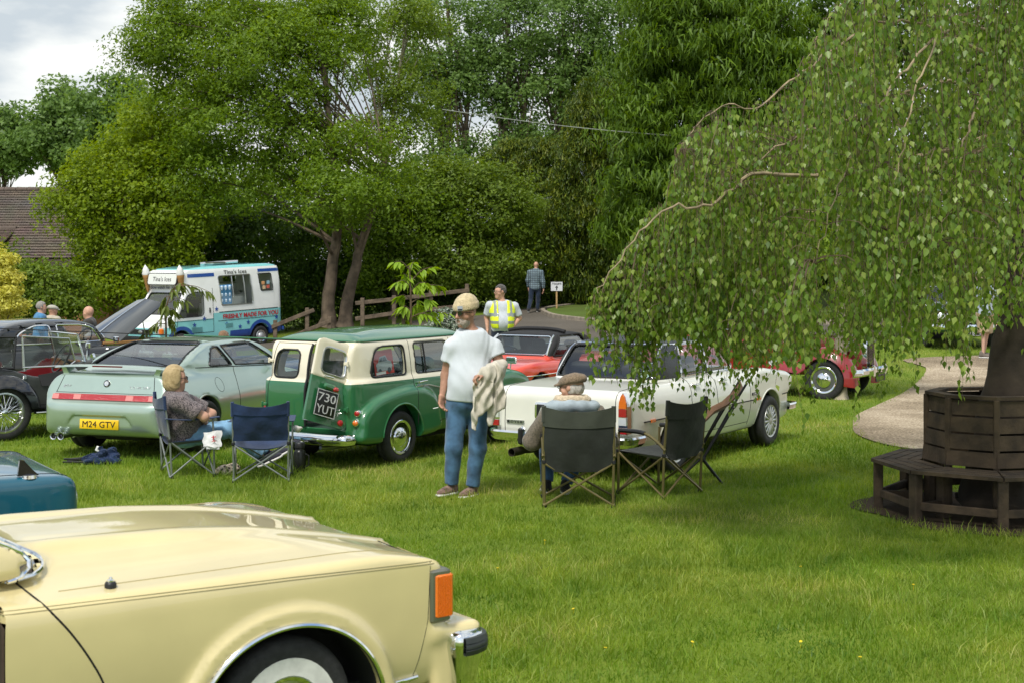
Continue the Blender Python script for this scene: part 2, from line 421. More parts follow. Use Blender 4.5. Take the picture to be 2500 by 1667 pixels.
GRAVEL = ground_mat('gravel', ((.12,.092,.060),(.30,.238,.160),(.55,.46,.34)), bs=34., bump=1., big=.4, pos=(.39,.5,.61))
BAREDIRT = ground_mat('bare_soil', ((.022,.015,.009),(.045,.031,.018),(.075,.052,.032)), bs=50.)
STONEKERB = pmat('kerb_stone', (.26,.22,.17), .9, vary=.25, vscale=5, bump=.4, bscale=50)

def build_ground():
    xs = np.concatenate([np.linspace(-400,-40,10), np.linspace(-38,38,110), np.linspace(40,400,10)])
    ys = np.concatenate([np.linspace(-60,-2,6), np.linspace(0,75,130), np.linspace(80,900,14)])
    X, Y = np.meshgrid(xs, ys, indexing='ij'); Z = ground_z(X, Y)
    V = np.stack([X,Y,Z],-1).reshape(-1,3); b = len(ys)
    i, j = np.meshgrid(np.arange(len(xs)-1), np.arange(b-1), indexing='ij'); q = (i*b+j).ravel()
    tag(mobj('lawn', V, np.stack([q,q+b,q+b+1,q+1],1), LAWN, sharp=None), kind='structure')
build_ground()
from mathutils.geometry import delaunay_2d_cdt
def poly_sheet(name, poly, mat, lift, step=.6, smooth_n=0):
    P = spline(poly, smooth_n, closed=True) if smooth_n else np.asarray(poly, float)
    lo, hi = P.min(0), P.max(0); n = len(P)
    gx, gy = np.meshgrid(np.arange(lo[0]+.1, hi[0], step), np.arange(lo[1]+.1, hi[1], step))
    I = np.stack([gx.ravel(), gy.ravel()],1); I = I[sd_poly(I[:,0], I[:,1], P) < -.15]
    A = [Vector(p) for p in np.concatenate([P, I])]
    v, e, f, *_ = delaunay_2d_cdt(A, [(k,(k+1)%n) for k in range(n)], [], 1, 1e-4)
    V = np.array([(q.x, q.y) for q in v]); V = np.column_stack([V, ground_z(V[:,0], V[:,1])+lift])
    F = []
    for t in f:
        a, b_, c = V[t[0]], V[t[1]], V[t[2]]
        F.append(t if (b_[0]-a[0])*(c[1]-a[1])-(b_[1]-a[1])*(c[0]-a[0]) > 0 else t[::-1])
    return tag(mobj(name, V, F, mat, sharp=None), kind='structure')
DRIVE = [(-34,42.5),(-14,45.2),(-8,47),(-3.2,50.2),(-1.2,50),(.3,52),(3.4,58),(9,65),(11,63),(7.5,59.5),(3.6,55),(1.75,52.1),(1.15,50.6),(1.45,46.8),(2.45,44.2),(4,42.3),(8,40.5),(14,39.5),(24,39),(24,35),(12,34.8),(6,32.5),(2,29.5),(-1,26.7),(-4,25.4),(-8,26.2),(-14,28),(-34,30)]
drive = poly_sheet('drive', DRIVE, ASPHALT, .03)
PATH = [(8.4,29.9),(8.2,28.2),(7.64,26.5),(6.7,24.2),(5.77,22.3),(5.05,20.8),(4.7,19.6),(4.48,18.4),(4.7,17.2),(5.6,16.5),(7.5,16.1),(12,16),(17,18),(20,24),(17,30.3),(12,30.2)]
path = poly_sheet('gravel_path', PATH, GRAVEL, .02, .5, 64)
PATH_S = spline(PATH, 64, closed=True); DRIVE_A = np.array(DRIVE)
def kerb():
    pts = [(3.6,55),(1.75,52.1),(1.15,50.6),(1.12,49.2),(1.45,46.8),(2.45,44.2),(4,42.3),(8,40.5),(14,39.5)]
    P = spline(pts, 60); mb = MB()
    T = np.gradient(P, axis=0); T /= np.linalg.norm(T,axis=1)[:,None]; N_ = np.stack([-T[:,1],T[:,0]],1)
    z = ground_z(P[:,0],P[:,1]); rows = []
    for off, h in ((-.07,-.05),(-.07,.14),(-.055,.155),(.055,.155),(.07,.14),(.07,-.05)):
        q = P+N_*off; rows.append(np.column_stack([q, z+h]))
    mb.sheet(np.array(rows)); tag(mb.build('island_kerb', STONEKERB), kind='structure')
kerb()
ISLAND = [(3.75,54.9),(1.9,52),(1.25,50.6),(1.2,49.2),(1.53,46.9),(2.55,44.35),(4.05,42.45),(8,40.65),(14,39.65),(14,58),(8,58)]
poly_sheet('grass_island', ISLAND, ground_mat('island_turf', ((.10,.065,.028),(.07,.11,.016),(.10,.15,.025)), bs=30., big=.45, pos=(.36,.47,.62)), .12)

# ---------------------------------------------------------------- foliage
def leafmat(name, cols, trans=.35, rough=.5, patch=.25, pscale=.9, spec=.35, mottle=None):
    """random tone for each leaf plus slow drift of hue through the crown"""
    m = bpy.data.materials.new(name); m.use_nodes = True; nt = m.node_tree; nt.nodes.clear(); N = nt.nodes.new; L = nt.links.new
    out = N('ShaderNodeOutputMaterial'); geo = N('ShaderNodeNewGeometry'); tc = N('ShaderNodeTexCoord')
    no = N('ShaderNodeTexNoise'); no.inputs['Scale'].default_value = pscale; no.inputs['Detail'].default_value = 3
    L(tc.outputs['Object'], no.inputs['Vector'])
    a = N('ShaderNodeMath'); a.operation = 'MULTIPLY_ADD'; a.inputs[1].default_value = 1-patch
    b = N('ShaderNodeMath'); b.operation = 'MULTIPLY_ADD'; b.inputs[1].default_value = patch*2.2; b.inputs[2].default_value = -patch*.6
    L(no.outputs[0], b.inputs[0]); L(geo.outputs['Random Per Island'], a.inputs[0]); L(b.outputs[0], a.inputs[2])
    cr = N('ShaderNodeValToRGB'); el = cr.color_ramp.elements
    el[0].position = .05; el[0].color = (*cols[0],1); el[1].position = .95; el[1].color = (*cols[-1],1)
    for i, c in enumerate(cols[1:-1]): e = el.new(.05+.9*(i+1)/(len(cols)-1)); e.color = (*c,1)
    L(a.outputs[0], cr.inputs[0])
    colo = cr.outputs[0]
    for sc_, lo_, hi_ in (mottle or ()):
        nz = N('ShaderNodeTexNoise'); nz.inputs['Scale'].default_value = sc_; nz.inputs['Detail'].default_value = 4; L(tc.outputs['Object'], nz.inputs['Vector'])
        rp = N('ShaderNodeValToRGB'); rp.color_ramp.elements[0].position = .36; rp.color_ramp.elements[1].position = .64; rp.color_ramp.elements[0].color = (*lo_,1); rp.color_ramp.elements[1].color = (*hi_,1)
        L(nz.outputs[0], rp.inputs[0]); mm = N('ShaderNodeMix'); mm.data_type = 'RGBA'; mm.blend_type = 'MULTIPLY'; mm.inputs[0].default_value = 1; L(colo, mm.inputs[6]); L(rp.outputs[0], mm.inputs[7]); colo = mm.outputs[2]
    p = N('ShaderNodeBsdfPrincipled'); p.inputs['Roughness'].default_value = rough; p.inputs['Specular IOR Level'].default_value = spec
    t = N('ShaderNodeBsdfTranslucent'); L(colo, p.inputs['Base Color'])
    hs = N('ShaderNodeHueSaturation'); hs.inputs['Hue'].default_value = .485; hs.inputs['Value'].default_value = 1.25; hs.inputs['Saturation'].default_value = 1.1
    L(colo, hs.inputs['Color']); L(hs.outputs[0], t.inputs[0])
    mx = N('ShaderNodeMixShader'); mx.inputs[0].default_value = trans
    L(p.outputs[0], mx.inputs[1]); L(t.outputs[0], mx.inputs[2]); L(mx.outputs[0], out.inputs[0]); MATS[name] = m; return m
BARK = pmat('bark', (.115,.085,.058), .95, vary=.45, vscale=3, bump=.8, bscale=14)
BARKPALE = pmat('pale_bark', (.30,.26,.19), .9, vary=.4, vscale=4, bump=.7, bscale=18)
BARKDARK = pmat('dark_bark', (.035,.026,.018), .95, vary=.5, vscale=3, bump=1., bscale=12)
def unit(v): return v/(np.linalg.norm(v, axis=-1, keepdims=True)+1e-9)
def leaves(P, nrm, L, Wd, rng, droop=0.0):
    """rhombic leaves at P with normals nrm"""
    n = len(P); r = rng.normal(size=(n,3)); r[:,2] -= droop*2.5
    d = unit(r-nrm*(r*nrm).sum(1,keepdims=True)); s = np.cross(nrm, d)
    sc = rng.uniform(.65,1.3,(n,1)); l = L*sc; w = Wd*sc
    V = np.stack([P-d*l*.45+s*w*.5, P+d*l*.55, P-d*l*.45-s*w*.5],1).reshape(-1,3)
    return V, np.arange(3*n).reshape(n,3)
def crown(blobs, n, per, leaf, rng, clump=(.35,.8), hollow=.55, droop=0.0, flat=.65, upb=.55, rough=.17):
    """blobs: list of (centre, radii). n clumps of `per` leaves"""
    vol = np.array([np.prod(b[1])**.67 for b in blobs]); vol /= vol.sum()
    Cs = []
    for (c, r), k in zip(blobs, np.maximum(3,(vol*n).astype(int))):
        u = unit(rng.normal(size=(k,3))); rad = rng.uniform(hollow**3, 1.0, k)**(1/3.)*rng.normal(1.0,rough,k)
        q = u*rad[:,None]*np.asarray(r); Cs.append(np.column_stack([np.asarray(c)+q, q/np.asarray(r)]))
    Cs = np.concatenate(Cs); m = len(Cs)
    R = rng.uniform(clump[0], clump[1], m)
    off = rng.normal(size=(m,per,3)); off = off/np.maximum(1, np.linalg.norm(off,axis=2,keepdims=True)/1.5)*.62
    off[:,:,2] *= flat
    P = (Cs[:,None,:3]+off*R[:,None,None]).reshape(-1,3)
    out = np.repeat(Cs[:,3:], per, 0)
    nr = unit(rng.normal(size=P.shape)*.75+out*.55+off.reshape(-1,3)*.5+np.array([0,0,upb]))
    V, F = leaves(P, nr, leaf[0], leaf[1], rng, droop)
    return V, F, Cs
def tree(name, label, px, d, blobs, n, per, leaf, mat, bark=BARK, tr=.22, group=None, seed=1, trunk=None, limbs=22, base_y=None, cat='tree', **kw):
    rng = np.random.default_rng(seed); s = FPX/d; x0 = WX(px, d); z0 = gz(x0, d)-.05
    t = thing(name, label, cat, (x0, d, z0), 0, group); per = int(per*1.6); leaf = (leaf[0]*.80, leaf[1]*.82)
    B = []
    for b in blobs:
        cx, cy, rx, ry = b[:4]; dd = b[4] if len(b) > 4 else 0.0; rd = b[5] if len(b) > 5 else (rx+ry)/2/s*.8
        p = W(cx, cy, d+dd); B.append((np.array([p.x-x0, dd, p.z-z0]), np.array([rx/s, rd, ry/s])))
    V, F, Cs = crown(B, n, per, leaf, rng, **kw)
    cr = mobj('crown', V, F, mat, t, smooth=False); cr['kind'] = 'stuff'
    mb = MB(); top = max(b[0][2] for b in B); cen = np.mean([b[0] for b in B], 0)
    trunks = trunk or [[(0,0,0),(cen[0]*.15,0,top*.3),(cen[0]*.5,cen[1]*.4,top*.62),(cen[0]*.8,cen[1]*.7,top*.95)]]
    tips = []
    for k, T in enumerate(trunks):
        P = spline(T, 14); m = len(P); r = tr*np.linspace(1,.18,m)**.8; r[0] *= 1.5; r[1] *= 1.12
        P[1:-1] += rng.normal(size=(m-2,3))*tr*.12; mb.tube(P, r, 9); tips.append((P, r))
    mb.build('trunk', bark, t)
    lb = MB()
    if limbs:
        pick = Cs[rng.choice(len(Cs), min(limbs, len(Cs)), replace=False)]
        for c in pick:
            P, r = tips[rng.integers(len(tips))]
            k = int(np.clip(np.searchsorted(P[:,2], c[2]*rng.uniform(.45,.75)), 2, len(P)-3)); a = P[k]; e = c[:3]
            mid = (a+e)/2+np.array([0,0,.12*np.linalg.norm(e-a)])+rng.normal(size=3)*.15
            Q = spline([a,mid,e],8); lb.tube(Q, np.linspace(r[k]*.4, .010, len(Q)), 4, caps=False)
        lb.build('limbs', bark, t)
    return t
G_ASH = leafmat('ash_leaves', ((.085,.150,.008),(.150,.250,.014),(.225,.335,.026)), .5)
G_YEL = leafmat('hawthorn_leaves', ((.125,.190,.007),(.205,.300,.011),(.290,.380,.018)), .5)
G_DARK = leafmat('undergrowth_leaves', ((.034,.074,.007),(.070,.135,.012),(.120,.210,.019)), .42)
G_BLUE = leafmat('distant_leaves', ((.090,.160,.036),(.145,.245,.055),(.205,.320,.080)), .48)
G_YEW = leafmat('golden_yew_leaves', ((.024,.052,.005),(.068,.115,.008),(.22,.25,.015)), .3, patch=.35)
G_CYP = leafmat('cypress_leaves', ((.052,.108,.008),(.105,.190,.013),(.165,.265,.021)), .42)
G_OLIVE = leafmat('shrub_leaves', ((.080,.135,.012),(.145,.225,.020),(.22,.305,.036)), .46)
G_GOLD = leafmat('yellow_shrub_leaves', ((.42,.42,.05),(.62,.60,.10),(.78,.76,.22)), .45)

far = 'distant trees beyond the tiled roof'
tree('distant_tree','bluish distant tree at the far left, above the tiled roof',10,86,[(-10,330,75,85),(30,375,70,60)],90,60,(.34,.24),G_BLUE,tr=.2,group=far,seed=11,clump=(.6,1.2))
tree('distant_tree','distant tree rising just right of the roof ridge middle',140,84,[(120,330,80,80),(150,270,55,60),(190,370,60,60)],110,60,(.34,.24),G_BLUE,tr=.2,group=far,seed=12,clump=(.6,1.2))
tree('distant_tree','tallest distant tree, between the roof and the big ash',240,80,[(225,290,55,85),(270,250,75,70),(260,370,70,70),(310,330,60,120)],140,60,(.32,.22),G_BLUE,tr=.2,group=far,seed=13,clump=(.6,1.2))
tree('hawthorn_tree','yellow green hawthorn in front of the tiled roof, left of the van',290,50,[(270,430,110,95),(350,350,90,100),(275,610,120,80,.5),(340,590,130,110,.5),(430,480,110,140),(250,510,140,90),(210,700,110,50),(330,690,140,70)],430,85,(.17,.11),G_YEL,tr=.2,seed=21,clump=(.4,.95))
tree('hedge_shrub','olive green overgrown shrub at the left edge below the roof',40,46,[(20,690,100,55),(120,710,100,50),(-20,640,50,50),(90,755,120,40)],190,80,(.15,.10),G_OLIVE,tr=.1,seed=22,clump=(.35,.8),cat='shrub')
def twin(px0): return None
s52 = FPX/49.
def off(px, py, d, px0, z0=0.0): p = W(px,py,d); return (p.x-WX(px0,d), 0, p.z-gz(WX(px0,d),d)+.05)
tree('ash_tree','big twin trunked ash rising behind the green estate car',815,49,
     [(500,90,190,120,1),(690,170,190,150,0),(410,70,90,80,1),(600,300,200,120,0),(810,80,150,110,1),(870,410,130,90,-1.5),(760,360,110,110,0),(540,430,130,90,0),(640,30,240,90,2),(480,230,120,80,1),(850,500,110,60,-2),(350,120,60,70,1)],720,90,(.17,.085),G_ASH,tr=.25,seed=23,limbs=60,
     trunk=[[off(800,800,49,815),off(806,690,49,815),off(822,560,49,815),off(812,380,49,815),off(790,160,49,815)],[off(842,800,49,815),off(852,720,49,815),off(878,620,49,815),off(915,480,49,815),off(960,330,49,815)]],clump=(.4,1.0),upb=.5)
tree('woodland_tree','green tree filling the gap behind the ash and hawthorn',470,62,[(420,300,130,120),(560,520,180,140),(360,440,130,110),(700,520,140,140)],260,80,(.2,.13),G_ASH,tr=.22,seed=24,clump=(.5,1.1))
tree('thin_birch_tree','sparse tree with pale bare branches in the top centre left',960,57,[(940,110,110,120),(1020,250,90,100),(930,300,90,80),(1000,60,90,80)],150,70,(.16,.10),G_OLIVE,bark=BARKPALE,tr=.13,seed=25,limbs=22,trunk=[[off(930,790,57,960),off(940,420,57,960),off(965,250,57,960),off(1000,20,57,960)],[off(940,500,57,960),off(930,300,57,960),off(905,100,57,960)]],clump=(.4,.9))
wood = 'tall woodland trees at the top centre'
for k, (px, sd_, lab, bl) in enumerate((
    (1090,31,'tall woodland tree left of the rest, above the hedge trees',[(1080,80,110,130),(1040,220,80,90),(1130,230,80,90),(1090,390,90,80)]),
    (1230,32,'tall woodland tree above the walking man',[(1220,60,110,120),(1200,190,90,80),(1270,270,70,80),(1220,400,80,70)]),
    (1370,33,'tall woodland tree above the columnar yew',[(1370,60,110,120),(1340,200,80,80),(1410,210,80,80),(1360,330,70,60)]),
    (1510,34,'tall woodland tree beside the big cypress',[(1500,60,100,130),(1480,190,90,90),(1540,220,90,90)]))):
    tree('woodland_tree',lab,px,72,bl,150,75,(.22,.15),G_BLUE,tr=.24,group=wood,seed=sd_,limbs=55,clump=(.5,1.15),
         trunk=[[off(px,760,72,px),off(px-10,450,72,px),off(px+12,200,72,px),off(px-5,-60,72,px)],[off(px+30,760,72,px),off(px+40,420,72,px),off(px+60,160,72,px)]])
und = 'dense undergrowth along the far fence'
tree('hedge_tree','bushy tree behind the bright sapling',960,52,[(1000,470,120,80),(930,560,120,90),(1060,560,110,90),(960,660,120,60)],290,80,(.16,.10),G_ASH,tr=.14,group=und,seed=41,clump=(.35,.85))
tree('hedge_tree','light topped hedge tree behind the man in the beanie',1140,52,[(1130,440,120,60),(1190,520,120,90),(1100,620,120,80),(1210,640,110,80)],300,80,(.16,.10),G_OLIVE,tr=.14,group=und,seed=42,clump=(.35,.85))
tree('elder_bush','leafy elder bush behind the walking man',1310,54.5,[(1300,560,80,70),(1330,640,80,80),(1260,690,90,60),(1370,700,60,60)],210,80,(.16,.10),G_ASH,tr=.1,group=und,seed=43,clump=(.35,.8),cat='shrub')
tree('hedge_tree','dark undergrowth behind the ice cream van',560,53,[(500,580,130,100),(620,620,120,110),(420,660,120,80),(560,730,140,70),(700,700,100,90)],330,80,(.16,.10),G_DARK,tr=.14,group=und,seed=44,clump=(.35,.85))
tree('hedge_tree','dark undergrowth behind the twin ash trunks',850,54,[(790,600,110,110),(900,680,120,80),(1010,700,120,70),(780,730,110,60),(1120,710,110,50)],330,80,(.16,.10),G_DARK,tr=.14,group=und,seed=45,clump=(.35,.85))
tree('yew_tree','low rounded golden yew below the tall woodland',1275,60,[(1240,395,60,50),(1300,385,55,50),(1350,400,50,60),(1280,470,90,80)],260,80,(.26,.05),G_YEW,bark=BARKDARK,tr=.14,seed=51,clump=(.2,.5),hollow=.8,droop=-1.2,rough=.06)
tree('yew_tree','tall columnar golden green yew beside the cypress',1430,53,[(1440,290,50,85),(1480,330,50,110),(1420,430,60,120),(1400,560,65,110),(1470,520,70,140),(1420,660,60,70)],520,85,(.26,.05),G_YEW,bark=BARKDARK,tr=.2,seed=52,clump=(.22,.55),hollow=.8,droop=-1.4,rough=.05,flat=1.3)
tree('cypress_tree','huge green cypress with drooping sprays left of the birch',1680,47,[(1640,130,110,130),(1740,60,160,150),(1580,300,90,110),(1700,330,150,150),(1560,440,70,60),(1640,480,130,90),(1850,150,150,190),(1840,430,150,170),(1540,560,70,60),(1700,610,160,70),(1640,-20,110,90)],820,85,(.40,.075),G_CYP,bark=BARKDARK,tr=.3,seed=53,droop=1.3,clump=(.35,.95),flat=.55,upb=.35)
dk = 'dark trees behind the weeping birch'
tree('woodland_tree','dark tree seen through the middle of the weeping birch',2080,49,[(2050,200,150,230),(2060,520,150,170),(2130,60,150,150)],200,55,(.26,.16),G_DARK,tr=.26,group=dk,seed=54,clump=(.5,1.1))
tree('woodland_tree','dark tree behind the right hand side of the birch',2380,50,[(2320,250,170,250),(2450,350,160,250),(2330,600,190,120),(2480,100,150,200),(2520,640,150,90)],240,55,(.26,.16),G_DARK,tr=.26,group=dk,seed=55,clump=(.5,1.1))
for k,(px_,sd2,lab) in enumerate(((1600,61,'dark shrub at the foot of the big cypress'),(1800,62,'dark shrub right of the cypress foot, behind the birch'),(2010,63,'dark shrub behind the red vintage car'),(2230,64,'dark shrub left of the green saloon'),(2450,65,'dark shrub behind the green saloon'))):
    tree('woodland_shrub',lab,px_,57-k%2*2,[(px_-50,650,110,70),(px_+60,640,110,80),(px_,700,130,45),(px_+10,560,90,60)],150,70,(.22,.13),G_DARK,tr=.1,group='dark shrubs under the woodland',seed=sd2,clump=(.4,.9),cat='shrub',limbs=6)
tree('yellow_shrub','bright yellow leaved shrub at the left edge',-10,30,[(-10,690,55,60),(10,740,55,35),(-40,650,60,50)],100,70,(.10,.055),G_GOLD,tr=.05,seed=56,clump=(.12,.3),cat='shrub',limbs=8)
vs = leafmat('variegated_leaves', ((.04,.09,.03),(.22,.28,.20),(.62,.64,.60)), .2)
tree('variegated_shrub','small silvery variegated bush just left of the beanie',1092,23,[(1092,792,38,36)],70,60,(.05,.03),vs,tr=.02,seed=57,clump=(.05,.12),cat='shrub',limbs=0,trunk=[[(0,0,0),(0,0,.5),(0,0,1.0)]])

# ---------------------------------------------------------------- fence, house, cable, sign
WOODF = pmat('weathered_rail', (.105,.078,.052), .9, vary=.4, vscale=5, bump=.6, bscale=30)
def rail_fence(label, posts, rails):
    p0 = W(*posts[0][:2], posts[0][3]); t = thing('post_and_rail_fence', label, 'fence', (p0.x, p0.y, gz(p0.x,p0.y)))
    o = Vector(t.location)
    for px, py0, py1, d in posts:
        a = W(px,py0,d)-o; b = W(px,py1,d)-o; b.z = min(b.z, gz(b.x+o.x,b.y+o.y)-o.z-.1)
        MB().box(((a.x+b.x)/2,(a.y+b.y)/2,(a.z+b.z)/2), (.13,.10,a.z-b.z), bev=.012).build('post', WOODF, t)
    for a, b in rails:
        A = np.array(W(*a)-o); B = np.array(W(*b)-o); d = B-A; L = np.linalg.norm(d); x = d/L; z = np.array([0,0,1.])-x*x[2]; z /= np.linalg.norm(z)
        MB().box((A+B)/2-np.array([0,.075,0]), (L,.045,.13), rot=np.column_stack([x, np.cross(z,x), z]), bev=.01).build('rail', WOODF, t)
    return t
rail_fence('weathered two rail fence right of the ash trunks, behind the sapling',
  [(885,728,800,46.5),(962,722,792,46.8),(1052,708,775,47.2),(1140,694,762,47.6)],
  [((868,741,46.5),(964,731,46.8)),((962,731,46.8),(1054,720,47.2)),((1052,720,47.2),(1146,709,47.6)),((868,779,46.5),(964,765,46.8)),((962,765,46.8),(1054,756,47.2)),((1052,756,47.2),(1146,746,47.6))])
rail_fence('sloping broken rail fence between the ice cream van and the ash',
  [(750,752,820,47),(805,774,830,47),(672,782,840,47)],
  [((660,800,47),(768,757,47)),((700,828,47),(806,784,47))])
BRICK = ground_mat('brick_wall', ((.22,.095,.05),(.32,.14,.075),(.40,.20,.12)), bs=14., rough=.9)
def tilemat():
    m, nt, b = nmat('roof_tiles'); N = nt.nodes.new; L = nt.links.new
    tc = N('ShaderNodeTexCoord'); br = N('ShaderNodeTexBrick'); br.inputs['Scale'].default_value = 1.0
    br.inputs['Brick Width'].default_value = .26; br.inputs['Row Height'].default_value = .115; br.inputs['Mortar Size'].default_value = .012
    br.inputs['Color1'].default_value = (.125,.098,.078,1); br.inputs['Color2'].default_value = (.20,.158,.125,1); br.inputs['Mortar'].default_value = (.05,.034,.024,1)
    L(tc.outputs['UV'], br.inputs['Vector']); no = N('ShaderNodeTexNoise'); no.inputs['Scale'].default_value = .8
    L(tc.outputs['Object'], no.inputs['Vector']); mx = N('ShaderNodeMix'); mx.data_type = 'RGBA'; mx.blend_type = 'MULTIPLY'; mx.inputs[0].default_value = .5
    L(br.outputs[0], mx.inputs[6]); L(no.outputs[1], mx.inputs[7]); L(mx.outputs[2], b.inputs['Base Color']); b.inputs['Roughness'].default_value = .9
    bp = N('ShaderNodeBump'); bp.inputs['Strength'].default_value = .6; bp.inputs['Distance'].default_value = .03; L(br.outputs['Fac'], bp.inputs['Height']); bp.invert = True; L(bp.outputs[0], b.inputs['Normal'])
    return m
TILES = tilemat()
def house():
    d = 60.; t = thing('brick_house', 'brick house with a brown tiled roof half hidden by trees', 'house', (WX(60,d), d, gz(WX(60,d),d)))
    ez, rz_, L0, L1, dep = 3.1, 6.2, -13., 4.0, 9.
    mb = MB(); mb.box(((L0+L1)/2, dep/2+.3, ez/2-.2), (L1-L0-.6, dep-.6, ez+.4)); mb.build('wall', BRICK, t, smooth=False)
    def slope(name, A, B, C, D_, lab=None):
        """A,B eave left/right; C,D ridge right/left, with stepped tile courses"""
        A,B,C,D_ = [np.array(v,float) for v in (A,B,C,D_)]; rows = 26; G = []
        nrm = np.cross(B-A, D_-A); nrm /= np.linalg.norm(nrm)
        for r in range(rows):
            for e in (0,1):
                f = (r+e)/rows; lift = .045 if e == 0 else .0
                G.append([A+(D_-A)*f+nrm*lift, B+(C-B)*f+nrm*lift])
        mb = MB(); mb.sheet(np.array(G)); o = mb.build(name, TILES, t, smooth=False)
        me = o.data; uv = me.uv_layers.new(name='UVMap'); x = unit(B-A); y = unit(D_-A)
        for lp in me.loops:
            v = np.array(me.vertices[lp.vertex_index].co)-A; uv.data[lp.index].uv = (v@x, v@y)
        return o
    r = slope('roof', (L0-.3,-.5,ez),(L1+.3,-.5,ez),(L1+.3,dep/2,rz_),(L0-.3,dep/2,rz_))
    slope('roof', (L1+.3,dep+.5,ez),(L0-.3,dep+.5,ez),(L0-.3,dep/2,rz_),(L1+.3,dep/2,rz_))
    rt = pmat('ridge_tile', (.10,.075,.06), .9, vary=.2, vscale=3)
    for k in range(34):
        x = L0-.3+(L1-L0+.6)*(k+.5)/34
        MB().lathe([(.13,-.25),(.135,-.24),(.12,.24),(.10,.25)], (x, dep/2, rz_+.02), (1,0,0), 8).build('ridge_tile', rt, r)
    slope('roof', (-6,-3.2,2.5),(-.9,-3.2,2.5),(-.9,1.6,4.35),(-6,1.6,4.35))
    MB().tube([(-6,1.6,4.38),(-.9,1.6,4.38)], .12, 8).build('ridge_tile', rt, r)
    slope('roof', (-.6,-3.4,1.9),(3.6,-3.4,1.9),(3.6,.4,3.35),(-.6,.4,3.35))
    MB().tube([(-.6,.4,3.4),(3.6,.4,3.4)], .12, 8).build('ridge_tile', rt, r)
    MB().box((-3.2,-1.3,1.2),(5.6,3.4,2.6)).build('wall', BRICK, t, smooth=False)
    MB().box((1.5,-1.5,.85),(4.0,3.4,2.0)).build('wall', BRICK, t, smooth=False)
    MB().prism([(-.45,0),(.45,0),(0,.5)], (-.55,-3.3,2.9),(1,0,0),(0,0,1),(0,2.5,0)).build('roof_vent_gable', pmat('barge_board',(.55,.45,.36),.7), t, smooth=False)
house()
MB().tube([np.array(W(1080+60*k, 268+6.4*k+2.2*math.sin(k/11*PI)*4, 46)) for k in range(12)], .011, 5).build('overhead_cable', pmat('pale_cable',(.30,.32,.28),.6))
tag(bpy.data.objects['overhead_cable'], 'thin pale overhead cable strung in front of the cypress', 'cable')
def toilet_sign():
    d = 50.5; p = W(1359,753,d); t = thing('toilet_sign', 'white toilets sign with an arrow on a wooden stake', 'sign', (p.x,d,gz(p.x,d)+.1))
    MB().box((0,0,.42),(.06,.04,.98), bev=.006).build('stake', pmat('new_stake',(.42,.27,.12),.8,vary=.2), t)
    zc = CAM_H-(700-640)/FPX*d-t.location.z
    MB().box((0,-.035,zc),(.41,.012,.32)).build('sign_board', pmat('sign_white',(.66,.67,.72),.5), t)
    text_obj('lettering','TOILETS',.085,INK,t,(0,-.045,zc+.09),(1,0,0),(0,0,1),width=.33,bold=.002)
    MB().prism([(-.02,-.13),(.02,-.13),(.02,-.04),(.055,-.04),(0,.035),(-.055,-.04),(-.02,-.04)], (0,-.044,zc),(1,0,0),(0,0,1),(0,-.003,0)).build('arrow', INK, t, smooth=False)
toilet_sign()

